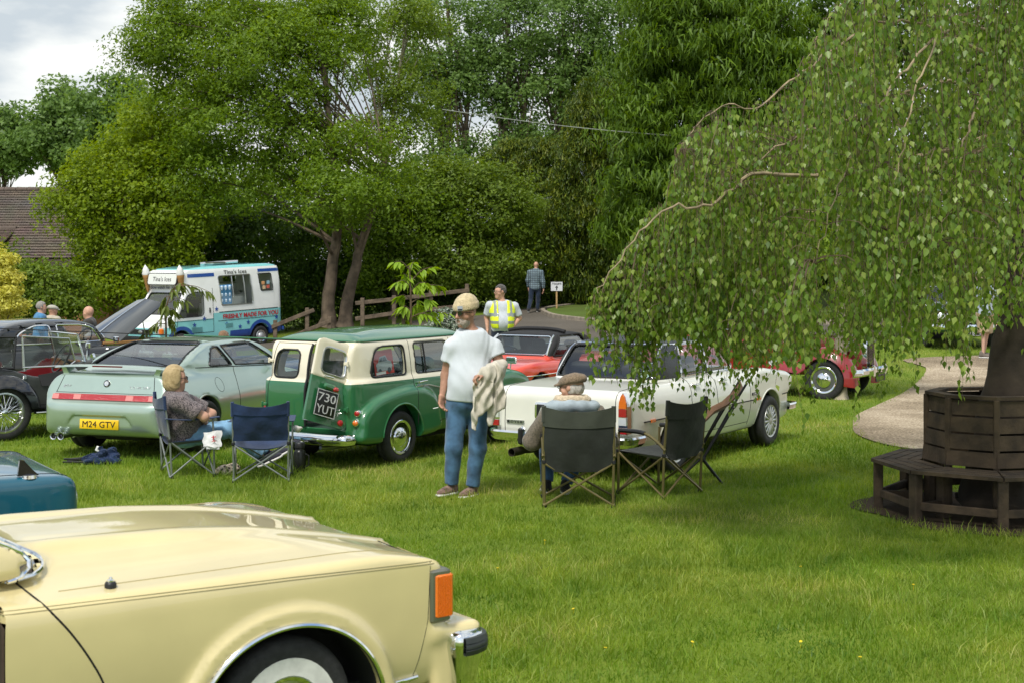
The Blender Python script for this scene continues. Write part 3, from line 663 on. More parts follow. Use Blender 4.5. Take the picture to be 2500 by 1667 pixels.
# ---------------------------------------------------------------- grass blades
GRASS = leafmat('grass_blades', ((.100,.205,.013),(.178,.308,.022),(.265,.375,.044),(.46,.47,.16)), .42, rough=.5, patch=.5, pscale=.45, spec=.35, mottle=((.9,(.72,.80,.75),(1.12,1.06,1.1)),(3.2,(.70,.78,.7),(1.18,1.10,1.2)),(.28,(.95,1.0,.9),(1.2,1.0,1.3))))
def grass():
    rng = np.random.default_rng(5)
    def pts(n, d0, d1, pw):
        u = rng.random(n); d = (d0**pw+u*(d1**pw-d0**pw))**(1/pw); px = rng.uniform(-120, 2620, n); return (px-1250)/FPX*d, d
    Vs = []; Fs = []; nv = 0
    for n, d0, d1, pw, h, wd_, seg in ((105000,4.6,12.5,.9,(.025,.062),.0052,2),(215000,7.0,18.5,.6,(.03,.07),.0068,1),(115000,15.,33.,.3,(.035,.075),.013,1),(26000,5.,19,.6,(.055,.12),.006,2)):
        x, y = pts(n, d0, d1, pw)
        ok = (sd_poly(x,y,PATH_S) > rng.normal(0,.07,n))&(sd_poly(x,y,DRIVE_A) > rng.normal(.02,.05,n))
        fade = {12.5:(12.5-y)/4.,18.5:np.minimum((y-7)/4.,(18.5-y)/3.),33.:(y-15)/3.}.get(d1); 
        if fade is not None: ok &= rng.random(n) < np.clip(fade,0,1)
        bare = np.hypot(x-4.31, y-12.85)
        ok &= (bare > 1.22*rng.uniform(.78,1.1,n))
        x, y = x[ok], y[ok]; n = len(x); z = ground_z(x,y)
        cl = .5+.5*np.sin(x*1.7+np.sin(y*2.1)*1.3)*np.sin(y*1.3+np.sin(x*1.9))
        cl2 = .5+.5*np.sin(x*4.3+1.7*np.sin(y*3.1+x))*np.sin(y*3.7+1.3*np.sin(x*2.9)); hh = rng.uniform(h[0],h[1],n)*(.45+.55*cl+.55*cl2)
        a = rng.uniform(0,2*PI,n); lean = rng.normal(0,.75,n)*hh; b = rng.uniform(0,2*PI,n)
        dx, dy = np.cos(a)*wd_/2*rng.uniform(.7,1.4,n), np.sin(a)*wd_/2*rng.uniform(.7,1.4,n)
        lx, ly = np.cos(b)*lean, np.sin(b)*lean; z0 = z-.004
        if seg == 1:
            V = np.stack([np.stack([x-dx,y-dy,z0],1),np.stack([x+dx,y+dy,z0],1),np.stack([x+lx,y+ly,z0+hh],1)],1).reshape(-1,3)
            F = np.arange(3*n).reshape(n,3)
        else:
            m = .55
            V = np.stack([np.stack([x-dx,y-dy,z0],1),np.stack([x+dx,y+dy,z0],1),np.stack([x+dx*.8+lx*.3,y+dy*.8+ly*.3,z0+hh*m],1),np.stack([x-dx*.8+lx*.3,y-dy*.8+ly*.3,z0+hh*m],1),np.stack([x+lx,y+ly,z0+hh*.95],1)],1).reshape(-1,3)
            k = np.arange(n)*5; F = np.concatenate([np.stack([k,k+1,k+2],1),np.stack([k,k+2,k+3],1),np.stack([k+3,k+2,k+4],1)])
        Vs.append(V); Fs.append(F+nv); nv += len(V)
    o = mobj('grass', np.concatenate(Vs), np.concatenate(Fs), GRASS, None, smooth=False)
    tag(o, 'short mown green grass over the whole lawn', 'grass', kind='stuff')
grass()

def buttercups():
    rng = np.random.default_rng(12); mb = MB()
    for px,py in ((1215,1399),(1478,1597),(1690,1582),(1955,1581),(1955,1395),(2230,1440),(1400,1500),(560,1270),(1330,1330),(2100,1620)):
        d = 7812/(py-640); x = WX(px,d); mb.lathe([(.003,.0),(.011,.006),(.008,.009)],(x,d,.035),(rng.normal()*.2,rng.normal()*.2,1),7); mb.tube([(x,d,0),(x,d,.035)],.0012,4,caps=False)
    tag(mb.build('buttercups', pmat('buttercup_yellow',(.75,.55,.01),.5)),'tiny yellow buttercups dotted over the lawn','flowers',kind='stuff')
buttercups()
# ================================================================ VEHICLE TOOLKIT   (local axes: x forward from the tail, y left, z up)
def heading(deg): return math.radians(90-deg)
def project(fn, P, ax, sign, start=3.0, it=70, lo=None):
    P = np.array(P, float); P[:,ax] = sign*start if lo is None else lo
    for _ in range(it):
        f = fn(P[:,0],P[:,1],P[:,2]); P[:,ax] -= sign*f*.95
        if np.abs(f).max() < 3e-4: break
    return P
def dens(poly, step=.03, closed=False):
    P = np.asarray(poly, float); out = []
    m = len(P); rng_ = range(m if closed else m-1)
    for i in rng_:
        a, b = P[i], P[(i+1)%m]; k = max(1, int(np.linalg.norm(b-a)/step))
        for t in range(k): out.append(a+(b-a)*t/k)
    if not closed: out.append(P[-1])
    return np.array(out)
def onside(fn, xz, side, lift=.0):
    xz = np.asarray(xz, float); P = np.column_stack([xz[:,0], np.zeros(len(xz)), xz[:,1]])
    Q = project(fn, P, 1, side); Q[:,1] += side*lift; return Q
def onend(fn, yz, sign, start, lift=.0):
    yz = np.asarray(yz, float); P = np.column_stack([np.zeros(len(yz)), yz[:,0], yz[:,1]])
    Q = project(fn, P, 0, sign, lo=start); Q[:,0] += sign*lift; return Q
def ontop(fn, xy, lift=.0):
    xy = np.asarray(xy, float); P = np.column_stack([xy[:,0], xy[:,1], np.zeros(len(xy))]); Q = project(fn, P, 2, 1, start=2.6); Q[:,2] += lift; return Q
class Body:
    """car shell from side, plan and cross-section outlines"""
    def __init__(s, side, plan, sect, cside=None, cplan=None, csect=None, k=.05, kc=.05, kj=.04, fenders=(), extra=None):
        rp = lambda a: np.asarray(a,float) if len(a) > 35 else roundpoly(a, .10, 4)
        s.side, s.plan, s.sect = [rp(a) for a in (side,plan,sect)]; s.k, s.kc, s.kj = k, kc, kj
        s.cab = None if cside is None else [rp(a) for a in (cside,cplan,csect)]
        s.fenders = fenders; s.extra = extra; s.windows = []; s.wells = []; s.cuts = []; s.cav = None; s.th = .035
    def outer(s, x, y, z):
        ay = np.abs(y); d = smax(smax(sd_poly(x,z,s.side), sd_poly(x,ay,s.plan), s.k), sd_poly(ay,z,s.sect), s.k)
        if s.cab:
            c = smax(smax(sd_poly(x,z,s.cab[0]), sd_poly(x,ay,s.cab[1]), s.kc), sd_poly(ay,z,s.cab[2]), s.kc); d = smin(d, c, s.kj)
        for poly, y0, y1, k, kj in s.fenders:
            f = smax(sd_poly(x,z,poly), np.maximum(ay-y1, y0-ay), k); d = smin(d, f, kj)
        if s.extra: d = s.extra(x,y,z,d)
        return d
    def win_sd(s, w, x, y, z):
        kind, poly = w['kind'], w['poly']
        if kind == 'side': return np.maximum(sd_poly(x,z,poly), .2-np.abs(y))
        if kind == 'rear': return np.maximum(sd_poly(y,z,poly), x-w['lim'])
        return np.maximum(sd_poly(y,z,poly), w['lim']-x)
    def fn(s, x, y, z):
        o = s.outer(x,y,z); d = o
        if s.cav is not None:
            x0,x1,z0,z1,hy = s.cav
            c = np.maximum(o+s.th, sd_box(x,y,z,((x0+x1)/2,0,(z0+z1)/2),((x1-x0)/2,hy,(z1-z0)/2),.03)); d = np.maximum(d,-c)
        for w in s.windows: d = np.maximum(d, -s.win_sd(w,x,y,z))
        for c in s.cuts: d = np.maximum(d, -c(x,y,z))
        for wx,wz,R,yi in s.wells: d = np.maximum(d, -np.maximum(np.sqrt((x-wx)**2+(z-wz)**2)-R, yi-np.abs(y)))
        return d
    def mesh(s, lo, hi, vox): s.lo, s.hi, s.vox = lo, hi, vox; s.V, s.F = sdf_mesh(s.fn, lo, hi, vox); return s
    def snap(s, ax, fun, tol=.55):
        """pull vertices lying near the line onto it, so colour joints run straight"""
        t = fun(s.V); m = np.abs(s.V[:,ax]-t) < s.vox*tol; s.V[m,ax] = np.broadcast_to(t, len(s.V))[m]
    def parts(s, root, spec, sharp=38):
        """spec: (name, material, test on face centres); first match wins"""
        C = s.V[s.F].mean(1); left = np.ones(len(s.F), bool); out = []
        for name, mat, test in spec:
            m = left & (test(C) if test is not None else True)
            if isinstance(m, bool): m = left
            left = left & ~m
            if m.any():
                v, f = sub_mesh(s.V, s.F, m)
                if name in ('interior_lining','wheel_well','underside','engine_bay'): v, f = cluster(v, f, s.vox*3)
                if name == 'wheel_well':
                    c = v[f].mean(1); xm = np.mean([w_[0] for w_ in s.wells]) if s.wells else -1.5
                    for a_ in (0,1):
                        for b_ in (0,1):
                            mm = ((c[:,0]>xm)==bool(a_))&((c[:,1]>0)==bool(b_))
                            if mm.any(): mobj(name, *sub_mesh(v,f,mm), mat, root, True, sharp)
                    out.append(None); continue
                out.append(mobj(name, v, f, mat, root, True, sharp))
            else: out.append(None)
        return out
    def glaze(s, root, trim=CHROME, tr=.009, glass=GLASS, vox=.04, gasket=BLACK):
        g = lambda x,y,z: s.outer(x,y,z)+.014
        V, F = sdf_mesh(g, s.lo, s.hi, vox, newton=3); C = V[F].mean(1)
        for w in s.windows:
            for side in ((1,-1) if w['kind']=='side' else (0,)):
                if side and w.get('only') and w['only'] != side: continue
                m = s.win_sd(w, C[:,0],C[:,1],C[:,2]) < .025
                if side: m &= C[:,1]*side > 0
                if not m.any(): continue
                v, f = sub_mesh(V, F, m); o = mobj('window', v, f, w.get('glass', glass), root, True, None)
                P = dens(w['poly'], .03, True)
                Q = onside(s.outer, P, side, .001) if side else onend(s.outer, P, -1 if w['kind']=='rear' else 1, w.get('start', -1.0 if w['kind']=='rear' else 6.5), .001)
                MB().tube(Q, w.get('tr', tr), 6, closed=True).build('window_trim', w.get('trim', trim), o)
    def lips(s, root, mat, r=.012, lift=-.004):
        mb = MB()
        for wx,wz,R,yi in s.wells:
            for sd_ in (-1,1):
                A = np.linspace(-.25,PI+.25,48); P = np.column_stack([wx+(R+.003)*np.cos(A), wz+(R+.003)*np.sin(A)])
                f = s.outer(P[:,0], np.full(len(P),sd_*.3), P[:,1]); P = P[(f<-.03)]
                if len(P) > 3: mb.tube(onside(s.outer, P, sd_, lift), r, 6)
        return mb.build('arch_lip', mat, root)
    def line(s, mb, xz=None, side=-1, r=.0045, yz=None, sign=-1, start=-1.0, xy=None, lift=-.001, closed=False, step=.03):
        if xz is not None: Q = onside(s.outer, dens(xz,step,closed), side, lift)
        elif yz is not None: Q = onend(s.outer, dens(yz,step,closed), sign, start, lift)
        else: Q = ontop(s.outer, dens(xy,step,closed), lift)
        mb.tube(Q, r, 5, closed=closed); return mb
def patch(fn, poly, where, side=-1, thick=.012, start=-1.0, inset=.004):
    """plate of given outline laid on the car surface; returns MB"""
    poly = np.asarray(poly, float); c = poly.mean(0); n = len(poly); rings = []
    proj = (lambda P: onside(fn,P,side)) if where=='side' else (lambda P: onend(fn,P,side,start))
    ax = 1 if where=='side' else 0
    for f, l in ((1.0,-.012),(1.0,thick-inset),(.94,thick),(.6,thick),(.25,thick)):
        Q = proj(c+(poly-c)*f); Q[:,ax] += side*l; rings.append(Q)
    V = np.concatenate(rings+[proj(c[None])+np.eye(3)[ax]*side*thick]); F = []
    for r in range(4):
        for i in range(n): F.append((r*n+i, r*n+(i+1)%n, (r+1)*n+(i+1)%n, (r+1)*n+i))
    for i in range(n): F.append((4*n+i, 4*n+(i+1)%n, 5*n))
    mb = MB(); mb.add(V, F); return mb
def wheel(root, x, y, R, side, style='hubcap', w=.16, rimr=.6, mats={}):
    """tyre, rim and hub centred at (x,y,R)"""
    ax = (0, side, 0); o = (x, y, R); t = bpy.data.objects.new('wheel', None); link(t, root); h = w/2; rr = R*rimr
    pr = [(rr*.98,-h*.85),(rr*1.06,-h),(R*.86,-h*1.06),(R*.955,-h*.92),(R*.985,-h*.72),(R,-h*.5),(R,-h*.17),(R*.985,-h*.12),(R*.985,h*.12),(R,h*.17),(R,h*.5),(R*.985,h*.72),(R*.955,h*.92),(R*.86,h*1.06),(rr*1.06,h),(rr*.98,h*.85)]
    MB().lathe(pr, o, ax, 40, caps=False).build('tyre', RUBBER, t, sharp=60)
    if mats.get('white'):
        a_, b_ = mats.get('wr', (.74,.90))
        MB().lathe([(R*(a_-.02),h*.9),(R*a_,h*1.075),(R*b_,h*1.055),(R*(b_+.01),h*.95)], o, ax, 40, caps=False).build('whitewall', mats['white'], t)
    rim = mats.get('rim', STEEL)
    if style == 'wire':
        MB().lathe([(rr*1.02,-h*.7),(rr*1.04,h*.95),(rr*.96,h*1.0),(rr*.90,h*.6),(rr*.90,-h*.6)], o, ax, 36, caps=False).build('rim', rim, t)
        hub = MB().lathe([(.045,-h*.3),(.05,h*.8),(.042,h*1.3),(.02,h*1.45)], o, ax, 14); hub.build('hub', CHROME, t)
        sp = MB(); xx, yy, zz = frame(ax); O = np.array(o,float)
        for k in range(48):
            a = k*2*PI/48; b = a+(.42 if k%2 else -.42); hz = h*.9 if k%4 < 2 else -h*.1
            sp.tube([O+zz*hz+.048*(math.cos(b)*xx+math.sin(b)*yy), O+zz*h*.35+rr*.93*(math.cos(a)*xx+math.sin(a)*yy)], .0035, 4, caps=False)
        sp.build('spokes', CHROME, t)
    else:
        dish = [(rr*1.04,h*.80),(rr*1.0,h*.98),(rr*.93,h*.95),(rr*.88,h*.62),(rr*.62,h*.50),(rr*.5,h*.66),(.02,h*.70)]
        MB().lathe(dish, o, ax, 36).build('rim', rim, t)
        if style == 'hubcap':
            MB().lathe([(rr*1.0,h*1.0),(rr*.97,h*1.06),(rr*.86,h*.98),(rr*.84,h*.9)], o, ax, 36, caps=False).build('trim_ring', CHROME, t)
            MB().lathe([(rr*.56,h*.6),(rr*.55,h*.95),(rr*.46,h*1.18),(rr*.28,h*1.36),(.015,h*1.42)], o, ax, 28).build('hubcap', mats.get('cap', CHROME), t)
            sl = MB(); xx, yy, zz = frame(ax); O = np.array(o,float)
            for k in range(16):
                a = k*2*PI/16; c = O+zz*h*.70+rr*.74*(math.cos(a)*xx+math.sin(a)*yy)
                sl.box(c, (.012,.012,rr*.16), rot=np.column_stack([math.cos(a)*xx+math.sin(a)*yy, zz, -math.sin(a)*xx+math.cos(a)*yy]))
            sl.build('vent_slots', SEAM, t)
        elif style == 'alloy':
            sp = MB(); xx, yy, zz = frame(ax); O = np.array(o,float); n = mats.get('n', 10)
            for k in range(n):
                a = k*2*PI/n; e = math.cos(a)*xx+math.sin(a)*yy; sdv = -math.sin(a)*xx+math.cos(a)*yy
                sp.box(O+zz*h*.86+e*rr*.56, (rr*.72, .03, .03), rot=np.column_stack([e, sdv, zz]), bev=.006)
            sp.build('spokes', rim, t)
            MB().lathe([(rr*.30,h*.6),(rr*.27,h*.98),(.02,h*1.05)], o, ax, 20).build('hubcap', rim, t)
            MB().lathe([(rr*1.02,h*.8),(rr*1.0,h*1.04),(rr*.90,h*.98),(rr*.88,h*.6)], o, ax, 36, caps=False).build('rim_lip', rim, t)
    return t
def seat(root, x, y, z, mat, w=.5, h=.6, rec=12, name='seat'):
    def f(X,Y,Z):
        a = math.radians(rec); bx = (X+.16)*math.cos(a)+(Z-.1)*math.sin(a); bz = -(X+.16)*math.sin(a)*1+(Z-.1)*math.cos(a)
        return smin(sd_box(X,Y,Z,(.12,0,.06),(.26,w/2,.085),.06), sd_box(bx,Y,bz,(0,0,h/2),(.065,w/2*.95,h/2),.055), .05)
    V, F = sdf_mesh(f, (-.55,-w/2-.05,-.08),(.45,w/2+.05,h+.2), .045); V = V+np.array([x,y,z]); return mobj(name, V, F, mat, root)
def steering(root, x, y, z, r=.19, mat=BLACK, tilt=.5):
    mb = MB(); n = np.array([-math.cos(tilt),0,math.sin(tilt)]); a_, b_, _ = frame(n); O = np.array([x,y,z])
    mb.tube([O+r*(math.cos(t)*a_+math.sin(t)*b_) for t in np.arange(20)*2*PI/20], .012, 6, closed=True)
    for t in (0, 2.1, 4.2): mb.tube([O, O+r*(math.cos(t)*a_+math.sin(t)*b_)], .008, 5)
    mb.tube([O, O-n*.35], .02, 6); return mb.build('steering_wheel', mat, root)
def mirror(root, x, y, z, side, mat=CHROME, round_=False, h=.18):
    t = MB().tube([(x,y,z),(x,y+side*.01,z+h*.6),(x,y+side*.02,z+h)], .008, 6)
    if round_: t.lathe([(.01,-.03),(.05,-.02),(.065,0),(.06,.008),(.01,.01)], (x,y+side*.02,z+h), (-1,0,0), 16)
    else: t.box((x,y+side*.02,z+h+.02),(.03,.16,.09), bev=.014)
    return t.build('wing_mirror', mat, root)
def plate(root, name, txt, c, ux, uy, w, h, back, ink, size, rows=None, border=None):
    c = np.asarray(c,float); ux = unit(np.asarray(ux,float)); uy = unit(np.asarray(uy,float)); n = np.cross(ux,uy)
    p = MB().box(c, (w,h,.008), rot=np.column_stack([ux,uy,n]), bev=.003).build(name, back, root)
    for txt_, oy, tw in (rows or [(txt,0,w*.84)]):
        text_obj('lettering', txt_, size, ink, p, c+uy*oy+n*.006, ux, uy, width=tw, bold=0.0)
    if border:
        m = MB()
        for sx,sy,lw,lh in ((0,h/2-.006,w,.008),(0,-h/2+.006,w,.008),(w/2-.006,0,.008,h),(-w/2+.006,0,.008,h)): m.box(c+ux*sx+uy*sy+n*.005,(lw,lh,.004),rot=np.column_stack([ux,uy,n]))
        m.build('plate_border', border, p)
    return p
# ================================================================ green and cream estate car
def estate():
    GREEN = paint('estate_green', (.022,.135,.048), .0, .3); CREAM = paint('estate_cream', (.74,.68,.52)); LEA = pmat('green_trim', (.03,.07,.05), .7)
    root = thing('estate_car', 'green and cream vintage estate car with one rear door open', 'car', (-2.32,15.62,0), heading(33.0))
    side = [(.12,.31),(.06,.42),(.05,.80),(.08,.96),(2.45,.98),(2.9,.965),(3.45,.87),(3.66,.70),(3.70,.5),(3.64,.32),(3.3,.27),(.5,.27)]
    plan = [(.03,-1),(.03,.50),(.09,.62),(.3,.69),(1.2,.725),(2.3,.72),(3.2,.62),(3.58,.52),(3.70,.40),(3.70,-1)]
    sect = [(-1,.25),(.66,.27),(.71,.40),(.725,.65),(.712,.86),(.685,1.0),(-1,1.06)]
    cs = [(.09,.88),(.11,1.08),(.16,1.28),(.22,1.37),(.40,1.455),(1.0,1.515),(1.8,1.51),(2.15,1.46),(2.3,1.40),(2.74,.95)]
    cp = [(.08,-1),(.08,.46),(.14,.57),(.32,.645),(1.2,.68),(2.2,.66),(2.75,.56),(2.82,-1)]
    cc = [(-1,.88),(.69,.90),(.66,1.10),(.612,1.345),(.56,1.40),(.36,1.475),(.12,1.51),(-1,1.515)]
    rf = spline([(.20,.28),(.155,.45),(.20,.61),(.40,.74),(.72,.815),(1.08,.845),(1.34,.81),(1.52,.70),(1.60,.52),(1.58,.3),(.9,.26)], 60, True)
    ff = spline([(2.32,.35),(2.5,.70),(2.8,.875),(3.2,.905),(3.52,.82),(3.68,.62),(3.66,.35),(3.0,.3)], 50, True)
    b = Body(side, plan, sect, cs, cp, cc, fenders=((rf,.45,.768,.09,.035),(ff,.38,.745,.12,.04)), kc=.045)
    axr, axf, R = .86, 3.02, .295
    b.wells = [(axr,R+.01,.365,.50),(axf,R+.01,.35,.48)]
    b.windows = [dict(kind='side', poly=roundpoly([(.40,.985),(1.03,.985),(1.03,1.315),(.50,1.315)],[.09,.05,.06,.16])),
                 dict(kind='side', poly=roundpoly([(1.22,.985),(1.86,.985),(1.86,1.325),(1.22,1.325)],.04), trim=BLACK, tr=.007),
                 dict(kind='side', poly=roundpoly([(1.98,.985),(2.58,.985),(2.36,1.32),(1.98,1.325)],.04), trim=BLACK, tr=.007),
                 dict(kind='rear', poly=roundpoly([(.13,.97),(.50,.97),(.46,1.275),(.13,1.275)],.085), lim=.5),
                 dict(kind='front', poly=roundpoly([(-.56,1.0),(.56,1.0),(.50,1.36),(-.50,1.36)],.07), lim=2.2)]
    b.cav = (.02,2.72,.42,1.6,.62)
    door = [(-.57,.44),(-.015,.44),(-.015,1.345),(-.50,1.345)]
    b.cuts = [lambda x,y,z: np.maximum(sd_poly(y,z,door)+.0, x-.45)]
    b.mesh((-.05,-.82,.2),(3.78,.82,1.58),.0175)
    b.snap(2, lambda V: np.full(len(V),.928)); b.snap(2, lambda V: 1.372+0*V[:,0])
    b.snap(0, lambda V: np.where(V[:,2]<.93, 1.13+.0*V[:,0], 1.13))
    isin = lambda C: (np.abs(C[:,1]) < .56)&(C[:,0]>.16)&(C[:,0]<2.6)&(C[:,2]<1.33)&(b.outer(C[:,0],C[:,1],C[:,2])<-.02)
    under = lambda C: (C[:,2]<.31)&(np.abs(C[:,1])<.6)
    well = lambda C: (np.abs(C[:,1])<.66)&(((C[:,0]-axr)**2+(C[:,2]-R)**2<.38**2)|((C[:,0]-axf)**2+(C[:,2]-R)**2<.365**2))
    rd = lambda C: (C[:,0]>1.13)&(C[:,0]<1.92)&(C[:,2]>.42)&(C[:,2]<1.372)&(np.abs(C[:,1])>.5)
    pr = b.parts(root, [('wheel_well',UNDER,well),('underside',UNDER,under),('interior_lining',LEA,isin),('roof',GREEN,lambda C:C[:,2]>1.372),
        ('door',GREEN,lambda C:rd(C)&(C[:,2]<.928)&(C[:,1]<0)),('door_top',CREAM,lambda C:rd(C)&(C[:,2]>=.928)&(C[:,1]<0)),
        ('upper_body',CREAM,lambda C:(C[:,2]>=.928)&(C[:,0]<2.6)&((b.outer(C[:,0],C[:,1],C[:,2]-.02)<.5))),('lower_body',GREEN,None)])
    dr = pr[4]
    b.glaze(root, trim=BLACK, tr=.011); b.lips(root, GREEN)
    sm = MB()
    for xs in (1.13,1.925): b.line(sm, xz=[(xs,.42),(xs,1.36)], side=-1); b.line(sm, xz=[(xs,.42),(xs,1.36)], side=1)
    b.line(sm, xz=[(.14,1.372),(2.35,1.372)], side=-1, r=.006); b.line(sm, xz=[(1.55,.42),(2.9,.42)], side=-1)
    b.line(sm, yz=[(.56,.44),(.54,.9),(.50,1.34)]); b.line(sm, yz=[(.0,1.345),(.50,1.345)]); b.line(sm, yz=[(.56,.44),(0,.44)])
    sm.build('panel_gaps', SEAM, root)
    dg = MB(); P = onside(b.outer, dens([(.16,1.38),(2.34,1.385)],.05), -1, .012); dg.tube(P,.010,6)
    P = onend(b.outer, dens([(-.56,1.382),(.56,1.382)],.05), -1,-1.,.012); dg.tube(P,.010,6); dg.build('drip_rail', GREEN, root)
    tr_ = MB(); b.line(tr_, xz=[(1.15,.84),(1.40,.845),(1.62,.80),(1.70,.765),(2.3,.775)], side=-1, r=.010, lift=.004); b.line(tr_, xz=[(1.72,.745),(2.3,.752)], side=-1, r=.006, lift=.003)
    b.line(tr_, xz=[(2.6,.72),(3.6,.73)], side=-1, r=.007, lift=.003); tr_.build('side_trim', CHROME, root)
    MB().tube(onside(b.outer, dens([(1.40,.985),(1.40,1.325)],.05), -1, .002), .011, 6).build('window_divider', BLACK, root)
    h = onside(b.outer, np.array([(1.20,.885),(1.26,.892),(1.36,.895)]), -1, .025)
    MB().tube(h, [.012,.011,.007], 8).tube([h[0]+[0,.03,0],h[0]],.014,8).build('handle', CHROME, dr or root)
    # rear left door furniture and hinges
    for yy, sgn in ((.57,1),(-.57,-1)):
        for zz in (.66,1.15):
            q = onend(b.outer, np.array([(yy*(1 if zz<1 else .92),zz)]), -1,-1.)[0]
            MB().box(q+[-.012,sgn*.015,0],(.03,.055,.035),bev=.006).box(q+[-.02,sgn*.045,0],(.03,.02,.06),bev=.006).build('hinge', GREEN if zz<1 else CREAM, root)
    for ya_ in (-.012,): MB().tube(onend(b.outer, dens([(ya_,.45),(ya_,1.34)],.05), -1,-1.,.004), .016, 6).build('door_seal', BLACK, root)
    # bumper
    bx = [(.10,-.66,.335),(.02,-.655,.335),(-.04,-.60,.335),(-.07,-.3,.335),(-.075,0,.335),(-.07,.3,.335),(-.04,.60,.335),(.02,.655,.335),(.10,.66,.335)]
    P = spline(bx, 50); T = np.gradient(P,axis=0); Nn = unit(np.column_stack([T[:,1],-T[:,0],0*T[:,0]]))*-1
    rows = [P+Nn*o+np.array([0,0,z]) for o,z in ((-.01,.062),(.018,.05),(.034,.02),(.036,-.015),(.02,-.05),(-.01,-.062))]
    MB().sheet(np.array(rows)).build('rear_bumper', CHROME, root)
    MB().tube([(.1,-.35,.33),(-.05,-.35,.36)],.02,6).tube([(.1,.35,.33),(-.05,.35,.36)],.02,6).box((.05,0,.29),(.1,1.1,.03)).build('bumper_iron', UNDER, root)
    MB().tube([(1.2,-.30,.22),(.2,-.30,.22),(-.02,-.30,.24)],.021,10).build('exhaust_pipe', STEEL, root)
    MB().box((1.9,0,.26),(2.8,1.1,.08)).build('chassis', UNDER, root)
    for zz, m in ((.615,REDLENS),(.515,AMBERLENS)):
        for sg in (-1,1):
            q = onend(b.outer, np.array([(sg*.655,zz)]), -1,-1.)[0]; ax = (-1,sg*.35,0)
            l = MB().lathe([(.040,-.02),(.040,.022),(.034,.03)], q, ax, 18); lo = l.build('tail_light', CHROME, root)
            MB().lathe([(.031,.02),(.028,.036),(.015,.045),(.002,.047)], q, ax, 16).build('lens', m, lo)
    for sg in (-1,1):
        for ax_ in (axr,axf): wheel(root, ax_, sg*.655, R, sg, 'hubcap', .15, .66, dict(rim=CHROME))
    # open rear door, hinged on the right hand edge
    inv = Matrix.Rotation(-root.rotation_euler.z,4,'Z')@Matrix.Translation(-Vector(root.location))
    def loc(p): return np.array(inv@Vector(p))
    X = unit(np.array([-.40,-.38,.17])); up = np.array([.15,.268,1.0]); Zv = unit(up-X*(up@X)); Yv = -np.cross(Zv,X)
    A = np.array(loc((0,0,0))); rot3 = np.array(inv.to_3x3()); X, Yv, Zv = rot3@X, rot3@Yv, rot3@Zv
    hinge = np.array([.055,-.572,.44])
    wd = .555; out = roundpoly([(0,0),(wd,0),(wd,.90),(.07,.90),(.0,.48)],[.02,.03,.09,.04,.1])
    hole = roundpoly([(.13,.535),(wd-.09,.535),(wd-.09,.82),(.16,.82)],.075,4)
    def dpt(p, o=0.0): return hinge+X*p[0]+Zv*p[1]+Yv*o
    c0 = hole.mean(0); n = 120; an = np.arange(n)*2*PI/n
    def ray(poly, c, a):
        d = np.array([math.cos(a),math.sin(a)]); best = 9
        for i in range(len(poly)):
            p, q = poly[i]-c, poly[(i+1)%len(poly)]-c; e = q-p; den = d[0]*e[1]-d[1]*e[0]
            if abs(den) < 1e-9: continue
            t = (p[0]*e[1]-p[1]*e[0])/den; u = (p[0]*d[1]-p[1]*d[0])/den
            if t > 0 and -1e-6 <= u <= 1+1e-6: best = min(best,t)
        return c+d*best
    H = np.array([ray(hole,c0,a) for a in an]); th = .035
    upo = roundpoly([(0,.485),(wd,.485),(wd,.90),(.07,.90),(.01,.60)],[0,0,.09,.04,.05]); O = np.array([ray(upo,c0,a) for a in an])
    lw = MB(); lw.prism([(.0,.0),(wd,0),(wd,.485),(0,.485)], dpt((0,0),0), X, Zv, Yv*th)
    dobj = lw.build('rear_door', GREEN, root, smooth=False, label='green rear door standing open with number plate')
    dj = MB()
    for o in (0.,th):
        V = np.array([[dpt(p,o-(.004 if 0<k<4 and o==0 else 0)) for p in O*(1-f)+H*f] for k,f in enumerate((0,.12,.5,.85,1))]).reshape(-1,3)
        dj.add(V,[(r*n+i, r*n+(i+1)%n, (r+1)*n+(i+1)%n, (r+1)*n+i) for r in range(4) for i in range(n)])
    for R_ in (O,H):
        V = np.array([dpt(p,0) for p in R_]+[dpt(p,th) for p in R_]); dj.add(V, [(i,(i+1)%n,n+(i+1)%n,n+i) for i in range(n)])
    dj.build('rear_door_top', CREAM, dobj, sharp=35)
    MB().add(np.array([dpt(p,.012) for p in H]), [list(range(n))]).build('window', GLASS, dobj, smooth=False)
    MB().tube(np.array([dpt(p,-.004) for p in H]), .012, 6, closed=True).build('window_trim', STEEL, dobj)
    nrm = -Yv; plate(dobj,'number_plate','',dpt((.33,.215),-.03),-X,Zv,.285,.285,pmat('black_plate',(.01,.01,.01),.4),SILVERINK,.13,rows=[('730',.062,.235),('YUT',-.066,.235)],border=SILVERINK)
    MB().box(dpt((.33,.40),-.04),(.16,.06,.05),rot=np.column_stack([X,Zv,nrm]),bev=.018).build('plate_lamp', GREEN, dobj)
    MB().box(dpt((.255,.385),-.055),(.075,.05,.05),rot=np.column_stack([X,Zv,nrm]),bev=.016).build('lens', REDLENS, dobj)
    MB().tube([dpt((.40,.50),-.0),dpt((.40,.50),-.035),dpt((.30,.505),-.035)],.009,8).build('handle', CHROME, dobj)
    MB().lathe([(.033,0),(.033,.02),(.02,.028)], dpt((.08,.06),0), nrm, 16).build('reflector', REDLENS, dobj)
    sc_ = MB()
    for k,(yo,ln) in enumerate(((.155,.11),(.125,.15),(.095,.13),(.065,.09))):
        tt = np.linspace(0,1,40); sc_.tube([dpt((.22-ln*t_+.015*k, yo+.045*t_+.008*math.sin(t_*ln*420)), -.004) for t_ in tt], .0018, 4, caps=False)
    sc_.build('script_lettering', SILVERINK, dobj)
